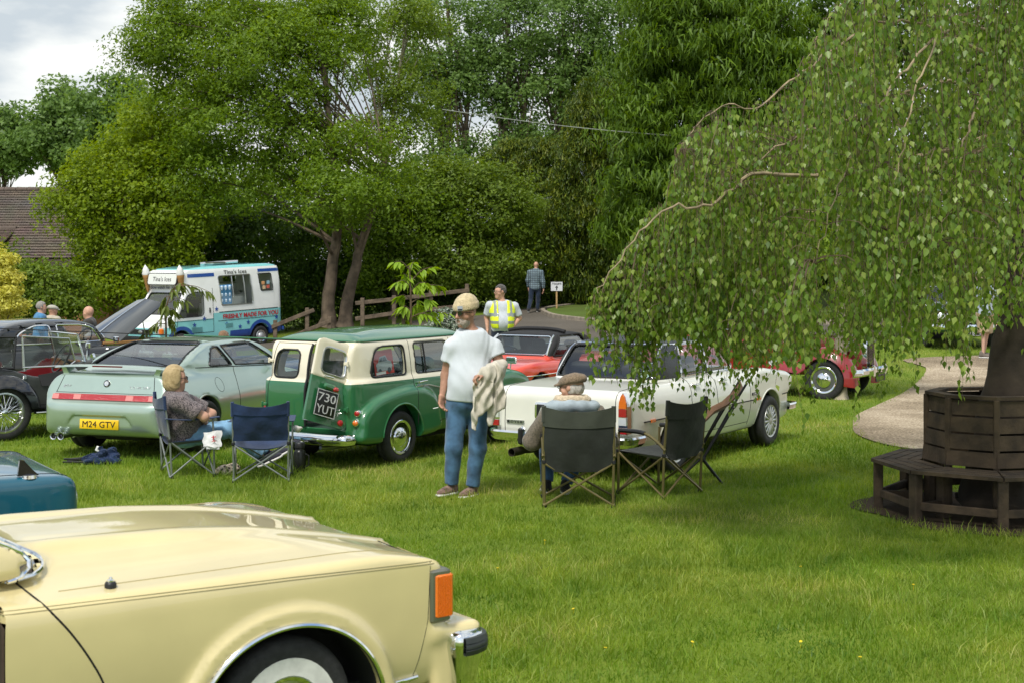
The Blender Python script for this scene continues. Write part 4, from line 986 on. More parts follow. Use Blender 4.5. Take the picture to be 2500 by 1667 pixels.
    # interior
    seat(root,1.15,-.3,.52,LEA,.55,.5); seat(root,1.15,.3,.52,LEA,.55,.5)
    seat(root,1.95,-.32,.5,LEA,.5,.55); seat(root,1.95,.32,.5,LEA,.5,.55); steering(root,2.42,-.33,1.0)
    MB().box((2.6,0,.95),(.2,1.1,.16),bev=.05).build('dashboard', DARKIN, root)
    # poster in the quarter window
    red = pmat('poster_red',(.55,.06,.045),.6); pc = np.array([.72,-.585,1.135]); px_ = np.array([1,0,.06]); py_ = np.array([.03,.12,1.0])
    po = MB().box(pc,(.34,.27,.006),rot=np.column_stack([unit(px_),unit(py_-unit(px_)*(unit(px_)@py_)),unit(np.cross(px_,py_))])).build('poster', red, root, label='red poster with a drawing of a grey car')
    g = pmat('poster_grey',(.42,.46,.48),.6); dk = pmat('poster_ink',(.06,.08,.09),.6); nn = unit(np.cross(px_,py_)); u, v = unit(px_), unit(py_)
    if nn[1] > 0: nn = -nn
    def pp(poly, m, l): MB().prism(poly, pc+nn*l, u, v, nn*.002).build('printed_car', m, po, smooth=False)
    pp([(-.13,-.09),(-.14,-.02),(-.10,.01),(-.07,.065),(.03,.075),(.07,.015),(.13,0),(.145,-.05),(.13,-.10)], g, .004)
    pp([(-.085,.012),(-.06,.052),(-.03,.056),(-.03,.012)], dk, .0065); pp([(-.02,.012),(-.02,.057),(.025,.06),(.055,.012)], dk, .0065)
    for cx in (-.08,.085): pp([(cx+.03*math.cos(a),-.095+.03*math.sin(a)) for a in np.arange(12)*2*PI/12], dk, .007)
    pp([(-.15,-.130),(.02,-.130),(.02,-.10),(-.15,-.10)], WHITEP, .0075)
    m = onside(b.outer, np.array([(3.05,.88)]), -1)[0]; mirror(root, 3.32,-.58,.86,-1,CHROME,False,.13)
    MB().tube([(2.62,-.66,.93),(2.60,-.67,1.45)],.003,5).build('aerial', CHROME, root)
    return root
ESTATE = estate()
# ================================================================ white saloon with black vinyl roof
def rover():
    WHITE = paint('saloon_white', (.74,.74,.66)); VINYL = pmat('vinyl_roof', (.022,.025,.030), .42, bump=.25, bscale=220); LEA = pmat('saloon_seat', (.02,.02,.02), .55)
    root = thing('saloon_car', 'white saloon car with a black vinyl roof under the birch', 'car', (.47,14.72,0), heading(32.5))
    side = [(.07,.36),(.02,.52),(.04,.86),(.10,.935),(.6,.972),(1.05,.985),(3.1,.985),(3.7,.935),(4.35,.87),(4.5,.80),(4.55,.55),(4.5,.36),(4.2,.28),(3.2,.25),(1.5,.25),(.5,.30)]
    plan = [(.02,-1),(.02,.71),(.05,.785),(.25,.825),(1.5,.845),(3,.845),(4,.825),(4.4,.785),(4.53,.68),(4.56,-1)]
    sect = [(-1,.24),(.74,.25),(.80,.40),(.838,.595),(.838,.625),(.806,.84),(.755,.94),(.66,.985),(-1,1.01)]
    cs = [(.95,.93),(1.10,1.13),(1.26,1.325),(1.45,1.375),(1.9,1.415),(2.4,1.40),(2.58,1.36),(3.2,.95)]
    cp = [(.9,-1),(.95,.58),(1.15,.67),(1.6,.70),(2.6,.69),(3.1,.60),(3.25,-1)]
    cc = [(-1,.92),(.70,.94),(.645,1.16),(.585,1.335),(.50,1.38),(.3,1.405),(-1,1.415)]
    ff = spline([(3.0,.70),(3.4,.955),(3.9,.935),(4.35,.875),(4.5,.78),(4.3,.6),(3.4,.6)], 40, True)
    b = Body(side, plan, sect, cs, cp, cc, k=.035, kc=.04, kj=.02, fenders=((ff,.58,.815,.07,.03),))
    axr, axf, R = 1.10, 3.72, .312
    b.wells = [(axr,R+.0,.365,.56),(axf,R+.005,.385,.56)]
    b.windows = [dict(kind='rear', poly=roundpoly([(-.60,.995),(.60,.995),(.525,1.325),(-.525,1.325)],.035), lim=1.7, trim=BLACK, tr=.012, glass=glassmat('rear_screen',(.82,.88,.86))),
                 dict(kind='side', poly=roundpoly([(1.52,1.0),(2.14,1.0),(2.14,1.33),(1.60,1.33)],.03)),
                 dict(kind='side', poly=roundpoly([(2.22,1.0),(2.98,1.0),(2.58,1.31),(2.22,1.33)],.03)),
                 dict(kind='front', poly=roundpoly([(-.60,1.0),(.60,1.0),(.52,1.34),(-.52,1.34)],.04), lim=2.3)]
    b.cav = (.95,3.2,.45,1.5,.66)
    b.mesh((-.03,-.88,.2),(4.62,.88,1.46),.0195)
    b.snap(2, lambda V: np.full(len(V),.988))
    isin = lambda C: (np.abs(C[:,1])<.665)&(C[:,0]>1.0)&(C[:,0]<3.15)&(b.outer(C[:,0],C[:,1],C[:,2])<-.02)
    well = lambda C: (np.abs(C[:,1])<.72)&(((C[:,0]-axr)**2+(C[:,2]-R)**2<.38**2)|((C[:,0]-axf)**2+(C[:,2]-R)**2<.40**2))
    fd = lambda C: (C[:,2]<.988)&(C[:,2]>.36)&(C[:,1]<-.5)
    pr = b.parts(root, [('wheel_well',UNDER,well),('underside',UNDER,lambda C:(C[:,2]<.30)&(np.abs(C[:,1])<.66)),('interior_lining',LEA,isin),
        ('vinyl_roof',VINYL,lambda C:(C[:,2]>.988)&(C[:,0]>.9)&(C[:,0]<3.2)),
        ('rear_door',WHITE,lambda C:fd(C)&(C[:,0]>1.5)&(C[:,0]<2.18)),('front_door',WHITE,lambda C:fd(C)&(C[:,0]>=2.18)&(C[:,0]<3.12)),('body',WHITE,None)])
    b.glaze(root, trim=CHROME, tr=.009); b.lips(root, WHITE)
    ch = MB()
    for sg in (-1,1): ch.tube(onend(b.outer, dens([(sg*.615,.99),(sg*.545,1.335)],.04), -1,-1.,.006), .010, 6)
    ch.tube(onend(b.outer, dens([(-.545,1.345),(.545,1.345)],.04), -1,-1.,.008), .008, 6)
    for sg in (-1,1): ch.tube(onside(b.outer, dens([(1.32,1.345),(2.55,1.352)],.05), sg, .008), .009, 6)
    ch.build('roof_trim', CHROME, root)
    sm = MB()
    for sg in (-1,1):
        b.line(sm, xz=[(1.55,.98),(1.50,.75),(1.52,.36)], side=sg); b.line(sm, xz=[(2.20,.98),(2.17,.75),(2.17,.36)], side=sg); b.line(sm, xz=[(3.13,.98),(3.10,.75),(3.10,.33)], side=sg)
        b.line(sm, xz=[(1.5,.36),(3.1,.36)], side=sg)
        b.line(sm, xz=[(.35,.612),(3.32,.612)], side=sg, r=.008, lift=.0); b.line(sm, xz=[(4.12,.612),(4.5,.612)], side=sg, r=.008, lift=0)
    b.line(sm, yz=[(-.66,.93),(-.665,.45),(.665,.45),(.66,.93)]); b.line(sm, xy=[(.12,.66),(.92,.66)]); b.line(sm, xy=[(.12,-.66),(.92,-.66)])
    sm.build('panel_gaps', SEAM, root)
    for sg in (-1,1):
        for xx in (1.60,2.34):
            q = onside(b.outer, np.array([(xx,.90),(xx+.13,.905)]), sg, .028)
            MB().tube(q,.011,8).lathe([(.025,0),(.022,.012)], q[0]-[.03,sg*.02,0], (0,sg,0), 14).build('door_handle', CHROME, root)
        # tail lamp clusters: pointed amber, red, clear, reflector
        yc = sg*.765
        def lamp(pl, x0, x1): return MB().prism([(yc+a_,z_) for a_,z_ in pl], (x0,0,0), (0,1,0), (0,0,1), (x1-x0,0,0))
        tl = lamp([(-.052,.52),(.05,.52),(.05,.80),(.027,.90),(0,.94),(-.03,.90),(-.052,.80)], .085, .0).build('tail_light', CHROME, root, smooth=False)
        for nm, m, pl in (('amber_lens',AMBERLENS,[(-.042,.78),(.042,.78),(.037,.84),(.019,.90),(0,.925),(-.021,.90),(-.042,.84)]),('red_lens',REDLENS,[(-.043,.695),(.043,.695),(.042,.776),(-.042,.776)]),
                          ('clear_lens',LAMPGLASS,[(-.044,.61),(.044,.61),(.043,.69),(-.043,.69)]),('reflector',REDLENS,[(-.045,.525),(.045,.525),(.045,.585),(-.045,.585)])):
            lamp(pl, .08, -.016).build(nm, m, tl, smooth=False)
        patch(b.outer, [(.50,.595),(.60,.595),(.60,.63),(.50,.63)], 'side', sg, .012).build('side_marker', AMBERLENS, root)
        patch(b.outer, [(3.28,.60),(3.40,.60),(3.40,.63),(3.28,.63)], 'side', sg, .012).build('side_marker', AMBERLENS, root)
        bd = patch(b.outer, [(3.14,.668),(3.36,.668),(3.36,.70),(3.14,.70)], 'side', sg, .008).build('wing_badge', BLACK, root)
        q = onside(b.outer, np.array([(3.25,.684)]), sg, .009)[0]; text_obj('lettering','3500 S',.03,SILVERINK,bd,q,(-sg*-1 if sg<0 else -1,0,0),(0,0,1),width=.17)
        mirror(root, 3.95, sg*.74, .91, sg, CHROME, True, .13)
        for ax_ in (axr,axf): wheel(root, ax_, sg*.735, R, sg, 'alloy', .19, .63, dict(n=16, rim=pmat('wheel_silver',(.5,.51,.5),.35,.8)))
    # plate recess, badges
    pl = patch(b.outer, roundpoly([(-.29,.62),(.29,.62),(.29,.79),(-.29,.79)],.03), 'end', -1, .016).build('plate_surround', CHROME, root)
    p2 = patch(b.outer, roundpoly([(-.265,.64),(.265,.64),(.265,.77),(-.265,.77)],.01), 'end', -1, .022).build('number_plate', pmat('black_plate2',(.01,.01,.01),.4), root)
    q = onend(b.outer, np.array([(.20,.705)]), -1,-1., .026)[0]; text_obj('lettering','A',.10,SILVERINK,p2,q,(0,-1,0),(0,0,1),bold=.001)
    bd = patch(b.outer, [(.42,.553),(.64,.553),(.64,.59),(.42,.59)], 'end', -1, .012).build('name_badge', STEEL, root)
    q = onend(b.outer, np.array([(.53,.5715)]), -1,-1., .0145)[0]; text_obj('lettering','R O V E R',.034,INK,bd,q,(0,-1,0),(0,0,1),width=.18,bold=.0006)
    bd = patch(b.outer, [(-.63,.553),(-.52,.553),(-.52,.59),(-.63,.59)], 'end', -1, .012).build('letter_badge', BLACK, root)
    q = onend(b.outer, np.array([(-.59,.5715)]), -1,-1., .0145)[0]; text_obj('lettering','S',.036,SILVERINK,bd,q,(0,-1,0),(0,0,1),width=.035)
    # bumpers
    for xo, sg in ((-.03,-1),(4.58,1)):
        bx = [(xo-sg*.33,-.85,.43),(xo-sg*.14,-.845,.43),(xo-sg*.02,-.80,.43),(xo+sg*.02,-.6,.43),(xo+sg*.03,0,.43),(xo+sg*.02,.6,.43),(xo-sg*.02,.80,.43),(xo-sg*.14,.845,.43),(xo-sg*.33,.85,.43)]
        P = spline(bx,50); T = np.gradient(P,axis=0); Nn = unit(np.column_stack([T[:,1],-T[:,0],0*T[:,0]]))*sg
        rows = [P+Nn*o+np.array([0,0,z]) for o,z in ((-.03,.058),(.012,.055),(.022,.035),(.012,.005),(.010,-.02),(-.03,-.055))]
        bm = MB().sheet(np.array(rows)).build('bumper', CHROME, root)
        for yy in (-.38,.38):
            MB().box((xo+sg*.045,yy,.44),(.075,.075,.20),bev=.025).build('overrider', CHROME, bm)
            MB().box((xo+sg*.085,yy,.44),(.035,.06,.17),bev=.015).build('rubber_pad', BLACK, bm)
        MB().box((xo-sg*.10,0,.40),(.10,1.2,.05)).build('bumper_iron', UNDER, bm)
    MB().tube([(.9,.42,.24),(.2,.46,.25),(-.02,.50,.262)],.027,10).lathe([(.0,-.22),(.045,-.2),(.045,.0),(.038,.0),(.036,-.05)],(-.10,.50,.262),(-1,0,0),14,caps=False).build('exhaust_pipe', pmat('burnt_pipe',(.07,.06,.045),.5,.6), root)
    MB().box((2.4,0,.28),(3.4,1.2,.10)).build('chassis', UNDER, root)
    for yy in (-.33,.33): seat(root,1.55,yy,.5,LEA,.55,.55); seat(root,2.35,yy,.48,LEA,.5,.62)
    steering(root,2.85,-.35,.98); MB().box((3.05,0,.93),(.22,1.2,.14),bev=.05).build('dashboard', DARKIN, root)
    st = onend(b.outer, np.array([(-.49,1.045)]), -1,-1.,.004)[0]
    MB().lathe([(.055,0),(.055,.003),(.042,.004)], st, (-1,0,.75), 20).build('window_sticker', pmat('sticker',(.25,.45,.42),.5,dirt=(.6,.65,.6),vscale=40), root)
    MB().tube([(.06,.72,.93),(.05,.73,1.14)],.004,5).lathe([(.016,0),(.006,.03)],(.06,.72,.93),(0,0,1),10).build('aerial', CHROME, root)
    return root
ROVER = rover()
# ================================================================ pale green coupe
def coupe():
    PALE = paint('coupe_green', (.42,.53,.455), .65, .30); LEA = pmat('coupe_seat', (.018,.018,.02), .6)
    root = thing('coupe', 'pale metallic green coupe with a tail spoiler and red light bar', 'car', (-4.72,16.2,0), heading(19))
    side = [(.15,.25),(.06,.31),(.01,.44),(.0,.56),(.03,.63),(.10,.66),(.13,.735),(.23,.955),(.31,.985),(.60,1.005),(1.0,.985),(2.9,.91),(3.4,.81),(4.1,.63),(4.27,.5),(4.28,.35),(4.1,.22),(2.8,.19),(1.2,.19),(.5,.24)]
    plan = [(0,-1),(0,.60),(.05,.74),(.22,.85),(.9,.89),(2.0,.87),(3.3,.885),(3.9,.81),(4.2,.62),(4.28,-1)]
    sect = [(-1,.19),(.72,.20),(.81,.31),(.875,.46),(.89,.57),(.872,.65),(.81,.79),(.75,.91),(.62,.985),(-1,1.02)]
    cs = [(.55,.96),(1.0,1.15),(1.45,1.275),(1.9,1.315),(2.3,1.295),(2.62,1.22),(3.3,.87)]
    cp = [(.5,-1),(.55,.56),(.95,.70),(1.8,.74),(2.8,.71),(3.2,.62),(3.35,-1)]
    cc = [(-1,.85),(.785,.87),(.725,1.0),(.60,1.2),(.53,1.27),(.3,1.305),(-1,1.318)]
    b = Body(side, plan, sect, cs, cp, cc, k=.045, kc=.04, kj=.06)
    axr, axf, R = .93, 3.47, .315
    b.wells = [(axr,R+.01,.36,.60),(axf,R+.01,.36,.60)]
    b.windows = [dict(kind='rear', poly=roundpoly([(-.60,1.025),(.60,1.025),(.475,1.265),(-.475,1.265)],.04), lim=1.6, trim=BLACK, tr=.012, glass=GLASSD),
                 dict(kind='side', poly=roundpoly([(1.22,1.005),(1.74,.985),(1.62,1.215),(1.45,1.205)],[.06,.02,.02,.10]), trim=BLACK, tr=.01, glass=GLASSD),
                 dict(kind='side', poly=roundpoly([(1.82,.985),(2.95,.93),(2.42,1.225),(1.70,1.22)],[.02,.05,.05,.02]), trim=BLACK, tr=.01, glass=GLASSD),
                 dict(kind='front', poly=roundpoly([(-.60,.95),(.60,.95),(.48,1.24),(-.48,1.24)],.05), lim=2.3)]
    b.cav = (.75,3.2,.4,1.4,.70)
    b.cuts = [lambda x,y,z: np.maximum(sd_poly(y,z,roundpoly([(-.50,.30),(.50,.30),(.36,.50),(-.36,.50)],.05)), x-.035)]
    b.mesh((-.03,-.93,.15),(4.34,.93,1.36),.0195)
    isin = lambda C: (np.abs(C[:,1])<.70)&(C[:,0]>.8)&(C[:,0]<3.15)&(b.outer(C[:,0],C[:,1],C[:,2])<-.02)
    well = lambda C: (np.abs(C[:,1])<.76)&(((C[:,0]-axr)**2+(C[:,2]-R)**2<.375**2)|((C[:,0]-axf)**2+(C[:,2]-R)**2<.375**2))
    b.parts(root, [('wheel_well',UNDER,well),('underside',UNDER,lambda C:(C[:,2]<.26)&(np.abs(C[:,1])<.7)),('interior_lining',LEA,isin),
        ('boot_lid',PALE,lambda C:(C[:,0]<.62)&(C[:,2]>.745)&(np.abs(C[:,1])<.62)),('rear_bumper',PALE,lambda C:(C[:,0]<.42)&(C[:,2]<.665)),
        ('door',PALE,lambda C:(C[:,0]>1.70)&(C[:,0]<2.98)&(C[:,2]>.30)&(C[:,2]<.97)&(C[:,1]<-.6)),('body',PALE,None)])
    b.glaze(root, trim=BLACK, tr=.01); b.lips(root, PALE)
    sm = MB()
    for sg in (-1,1):
        b.line(sm, xz=[(1.76,.975),(1.69,.7),(1.72,.30)], side=sg); b.line(sm, xz=[(2.98,.90),(3.02,.6),(2.98,.30)], side=sg); b.line(sm, xz=[(.95,1.0),(1.75,.965),(3.0,.905)], side=sg, r=.006)
        b.line(sm, xz=[(.13,.655),(.42,.655),(.50,.56)], side=sg); b.line(sm, xz=[(.35,.37),(.58,.37)], side=sg)
    b.line(sm, yz=[(-.655,.75),(-.60,.965)]); b.line(sm, yz=[(.655,.75),(.60,.965)]); b.line(sm, yz=[(-.66,.75),(.66,.75)], r=.004)
    b.line(sm, xz=[(1.30+.085*math.cos(a),.78+.085*math.sin(a)) for a in np.arange(20)*2*PI/20], side=-1, closed=True, r=.003)
    sm.build('panel_gaps', SEAM, root)
    # full width lamp bar
    lb = patch(b.outer, [(-.69,.672),(.69,.672),(.665,.738),(-.665,.738)], 'end', -1, .014).build('light_bar', REDLENS, root)
    pink = pmat('pale_lens',(.62,.22,.20),.2,coat=1)
    for y0,y1 in ((-.69,-.60),(-.40,-.30),(.30,.40),(.60,.69)): patch(b.outer, [(y0,.677),(y1,.677),(y1,.733),(y0,.733)], 'end', -1, .0165).build('reversing_lens', pink, lb)
    pc = np.array([.026,0,.405]); plate(root,'number_plate','M24 GTV',pc,(0,-1,0),(.06,0,1),.52,.112,YELLOWPLATE,INK,.1)
    MB().lathe([(.042,0),(.042,.012),(.034,.016)], onend(b.outer,np.array([(0,.855)]),-1,-1.)[0], (-1,0,.25), 20).build('badge_ring', BLACKGLOSS, root)
    MB().lathe([(.031,.012),(.028,.018),(.004,.020)], onend(b.outer,np.array([(0,.855)]),-1,-1.)[0], (-1,0,.25), 18).build('badge', CHROME, root)
    text_obj('lettering','3.0 V6 24V',.045,STEEL,root,onend(b.outer,np.array([(-.45,.82)]),-1,-1.,.003)[0],(0,-1,0),(.2,0,1),width=.27)
    text_obj('lettering','gtv',.05,STEEL,root,onend(b.outer,np.array([(.53,.82)]),-1,-1.,.003)[0],(0,-1,0),(.2,0,1),width=.10,shear=.3)
    # tail spoiler
    xs = np.linspace(-.76,.76,25); rows = []
    for dx, dz in ((.0,.0),(.02,.014),(.12,.022),(.22,.010),(.22,-.004),(.10,.0),(.0,0)):
        rows.append([(.19+dx+.05*(y/.8)**2, y, 1.045-.030*(abs(y)/.8)**3+dz) for y in xs])
    sp = MB().sheet(np.array(rows)).build('spoiler', PALE, root)
    for sg in (-1,1): MB().add(np.array([(.26,sg*.56,.93),(.44,sg*.56,.95),(.39,sg*.62,1.045),(.25,sg*.62,1.045),(.26,sg*.64,.93),(.44,sg*.64,.95),(.39,sg*.68,1.045),(.25,sg*.68,1.045)]), [(0,1,2,3),(7,6,5,4),(0,3,7,4),(1,5,6,2),(3,2,6,7),(0,4,5,1)]).build('spoiler_foot', PALE, sp, sharp=80)
    MB().box((.185,0,1.052),(.012,.40,.016)).build('high_brake_light', pmat('dark_red',(.12,.01,.01),.3), sp)
    ex = MB()
    for yy in (.50,.60): ex.lathe([(.034,-.25),(.034,.03),(.044,.035),(.044,.0),(.034,-.02),(.03,-.1)], (.03,yy,.255), (-1,0,0), 18, caps=False)
    ex.tube([(1.0,.4,.25),(.3,.55,.25)],.05,8); ex.build('exhaust_pipe', STEEL, root)
    MB().box((2.2,0,.24),(3.4,1.2,.10)).box((.45,-.1,.27),(.5,.7,.12),bev=.04).build('chassis', UNDER, root)
    for sg in (-1,1):
        for ax_ in (axr,axf): wheel(root, ax_, sg*.765, R, sg, 'alloy', .22, .66, dict(n=6, rim=pmat('coupe_wheel',(.6,.6,.6),.3,.8)))
        mirror(root, 2.75, sg*.83, .90, sg, PALE, False, .06)
        seat(root, 2.0, sg*.35, .36, LEA, .5, .62, 18); seat(root, 1.25, sg*.33, .42, LEA, .45, .38, 25)
    steering(root,2.5,-.36,.82); MB().box((2.85,0,.82),(.3,1.2,.16),bev=.06).build('dashboard', DARKIN, root)
    return root
COUPE = coupe()
# ================================================================ dark grey open tourer, black saloon, red sports cars, red vintage car, green saloon
def fender_arc(root, cx, cz, R, a0, a1, y0, y1, mat, tail=None, name='wing', th=.012, bulge=.05):
    """swept wing over a wheel; angles in degrees from +x"""
    A = [math.radians(a) for a in np.linspace(a0,a1,22)]; P = [(cx+R*math.cos(a), cz+R*math.sin(a)) for a in A]
    if tail: P = list(map(tuple,P))+list(tail)
    P = spline(P, 44); T = np.gradient(P,axis=0); N_ = unit(np.column_stack([-T[:,1],T[:,0]]))
    if N_[len(N_)//3,1] < 0: N_ = -N_
    G = []
    for f in np.linspace(0,1,9):
        y = y0+(y1-y0)*f; drop = -.10*max(0,(f-.72)/.28)**2; G.append(np.column_stack([P[:,0]+N_[:,0]*(bulge*math.sin(f*PI)**.7+drop), np.full(len(P),y), P[:,1]+N_[:,1]*(bulge*math.sin(f*PI)**.7+drop)]))
    mb = MB(); mb.sheet(np.array(G)); mb.sheet(np.array(G)[:, :, :]-np.array([0,0,th])); return mb.build(name, mat, root)
def tourer():
    GREY = pmat('tourer_grey', (.035,.037,.034), .42, coat=.3, vary=.2, vscale=6); BLK = BLACKGLOSS; RED = pmat('red_leather', (.16,.008,.012), .5)
    root = thing('open_tourer', 'dark grey open tourer with wire wheels and a framed side screen', 'car', (-7.48,17.97,0), heading(52))
    side = spline([(.42,.36),(.34,.60),(.40,.82),(.62,.90),(.95,.88),(1.20,.80),(1.42,.775),(1.62,.83),(1.80,.96),(2.0,.99),(2.6,.985),(2.9,.97),(2.95,.6),(2.9,.36),(1.8,.34)], 90, True)
    plan = [(.32,-1),(.32,.40),(.5,.53),(1.0,.585),(1.8,.57),(2.1,.52),(2.92,.30),(2.98,-1)]
    sect = [(-1,.34),(.60,.34),(.60,.86),(.54,.93),(.40,.98),(-1,1.0)]
    b = Body(side, plan, sect, k=.03)
    b.cuts = [lambda x,y,z: np.maximum(np.maximum(np.abs(y)-.50, np.maximum(.55-x, x-1.86)), .5-z)]
    b.mesh((.2,-.66,.28),(3.26,.66,1.05),.023)
    b.parts(root, [('interior_trim',RED,lambda C:(np.abs(C[:,1])<.525)&(C[:,0]>.52)&(C[:,0]<1.88)&(C[:,2]>.45)&(b.outer(C[:,0],C[:,1],C[:,2])<-.01)),
        ('door',GREY,lambda C:(C[:,0]>1.12)&(C[:,0]<1.78)&(C[:,1]<-.4)&(C[:,2]>.42)),('body',GREY,None)])
    sm = MB()
    for sg in (-1,1): b.line(sm, xz=[(1.12,.84),(1.12,.42),(1.76,.42),(1.78,.86)], side=sg); b.line(sm, xz=[(2.05,.96),(2.05,.40)], side=sg)
    for k in range(9): b.line(sm, xz=[(2.25+.075*k,.55),(2.29+.075*k,.82)], side=-1, r=.006)
    sm.build('panel_gaps', SEAM, root)
    for z in (.50,.78): MB().box(onside(b.outer,np.array([(1.12,z)]),-1,.012)[0],(.05,.02,.05),bev=.008).build('door_hinge', STEEL, root)
    MB().slab(np.array([[(1.30,-.575,.80),(1.75,-.572,.86)],[(1.34,-.60,.66),(1.70,-.60,.66)]]), (0,.01,0)).build('door_pocket_flap', DARKIN, root)
    wx = .82; R = .355
    for sg in (-1,1):
        fender_arc(root, wx, R, .43, 8, 190, sg*.50, sg*.79, BLK, None, 'rear_wing')
        fender_arc(root, 2.85, R, .42, -8, 150, sg*.44, sg*.78, BLK, [(2.3,.50),(2.05,.36)], 'front_wing')
        MB().box((1.75,sg*.66,.335),(1.1,.24,.03),bev=.01).build('running_board', BLK, root)
        MB().tube([(1.2,sg*.785,.34),(2.3,sg*.785,.34)],.011,6).build('running_board_trim', STEEL, root)
        wheel(root, wx, sg*.66, R, sg, 'wire', .13, .70); wheel(root, 2.85, sg*.64, R, sg, 'wire', .13, .70)
    # windscreen, side screens and hood frame
    fr = MB(); gl = MB(); ws = [(1.93,-.53,.95),(1.93,.53,.95),(1.84,.50,1.30),(1.84,-.50,1.30)]
    fr.tube(ws,.014,6,closed=True); fr.build('windscreen_frame', CHROME, root); gl.add(np.array(ws),[(0,1,2,3)]).build('windscreen', GLASS, root, smooth=False)
    scr = [(1.10,-.575,.905),(1.72,-.56,.905),(1.80,-.54,.96),(1.72,-.53,1.25),(1.10,-.56,1.30)]
    so = MB().add(np.array(scr),[tuple(range(5))]).build('side_screen', glassmat('celluloid',(.62,.63,.58),.08), root, smooth=False)
    MB().tube(scr,.013,6,closed=True).tube([(1.12,-.575,.86),(1.10,-.56,1.28)],.012,6).build('side_screen_frame', STEEL, so)
    sc2 = [(.52,-.57,.93),(.98,-.575,.90),(1.02,-.55,1.29),(.70,-.53,1.30)]
    so = MB().add(np.array(sc2),[(0,1,2,3)]).build('side_screen', MATS['celluloid'], root, smooth=False); MB().tube(sc2,.022,6,closed=True).build('side_screen_frame', BLACK, so)
    hd = MB(); ys = np.linspace(-.56,.56,9)
    hd.slab(np.array([[(x,y*w,z-.05*(y/.56)**2) for y in ys] for x,z,w in ((.36,.92,.85),(.45,1.12,.9),(.62,1.27,.95),(.78,1.32,1.0))]), .012); hd.build('hood', pmat('black_canvas',(.015,.015,.016),.85,bump=.3), root)
    rad = MB(); rad.box((3.0,0,.74),(.12,.44,.58),bev=.03); rad.build('radiator_shell', CHROME, root)
    MB().lathe([(.03,0),(.032,.03),(.016,.035),(.016,.06),(.03,.066),(.03,.10),(.012,.12)], (2.98,0,1.02),(0,0,1),14).build('radiator_cap', CHROME, root)
    mb = MB(); mb.box((1.95,-.60,1.08),(.03,.03,.22)).box((1.93,-.66,1.16),(.03,.13,.08),bev=.012).lathe([(.05,0),(.055,.03),(.03,.06)],(2.0,-.60,1.0),(1,0,0),14); mb.build('mirror', CHROME, root)
    for sg in (-1,1): seat(root,1.05,sg*.26,.48,RED,.46,.42,10); MB().lathe([(.0,-.1),(.07,-.09),(.10,.0),(.095,.04),(.06,.06)],(3.0,sg*.42,.82),(1,0,0),16).build('headlamp', CHROME, root)
    steering(root,1.72,-.26,.98,.2); MB().box((1.88,0,.88),(.05,1.0,.18),bev=.02).build('dashboard', pmat('walnut',(.16,.07,.025),.3,coat=.6), root)
    return root
TOURER = tourer()

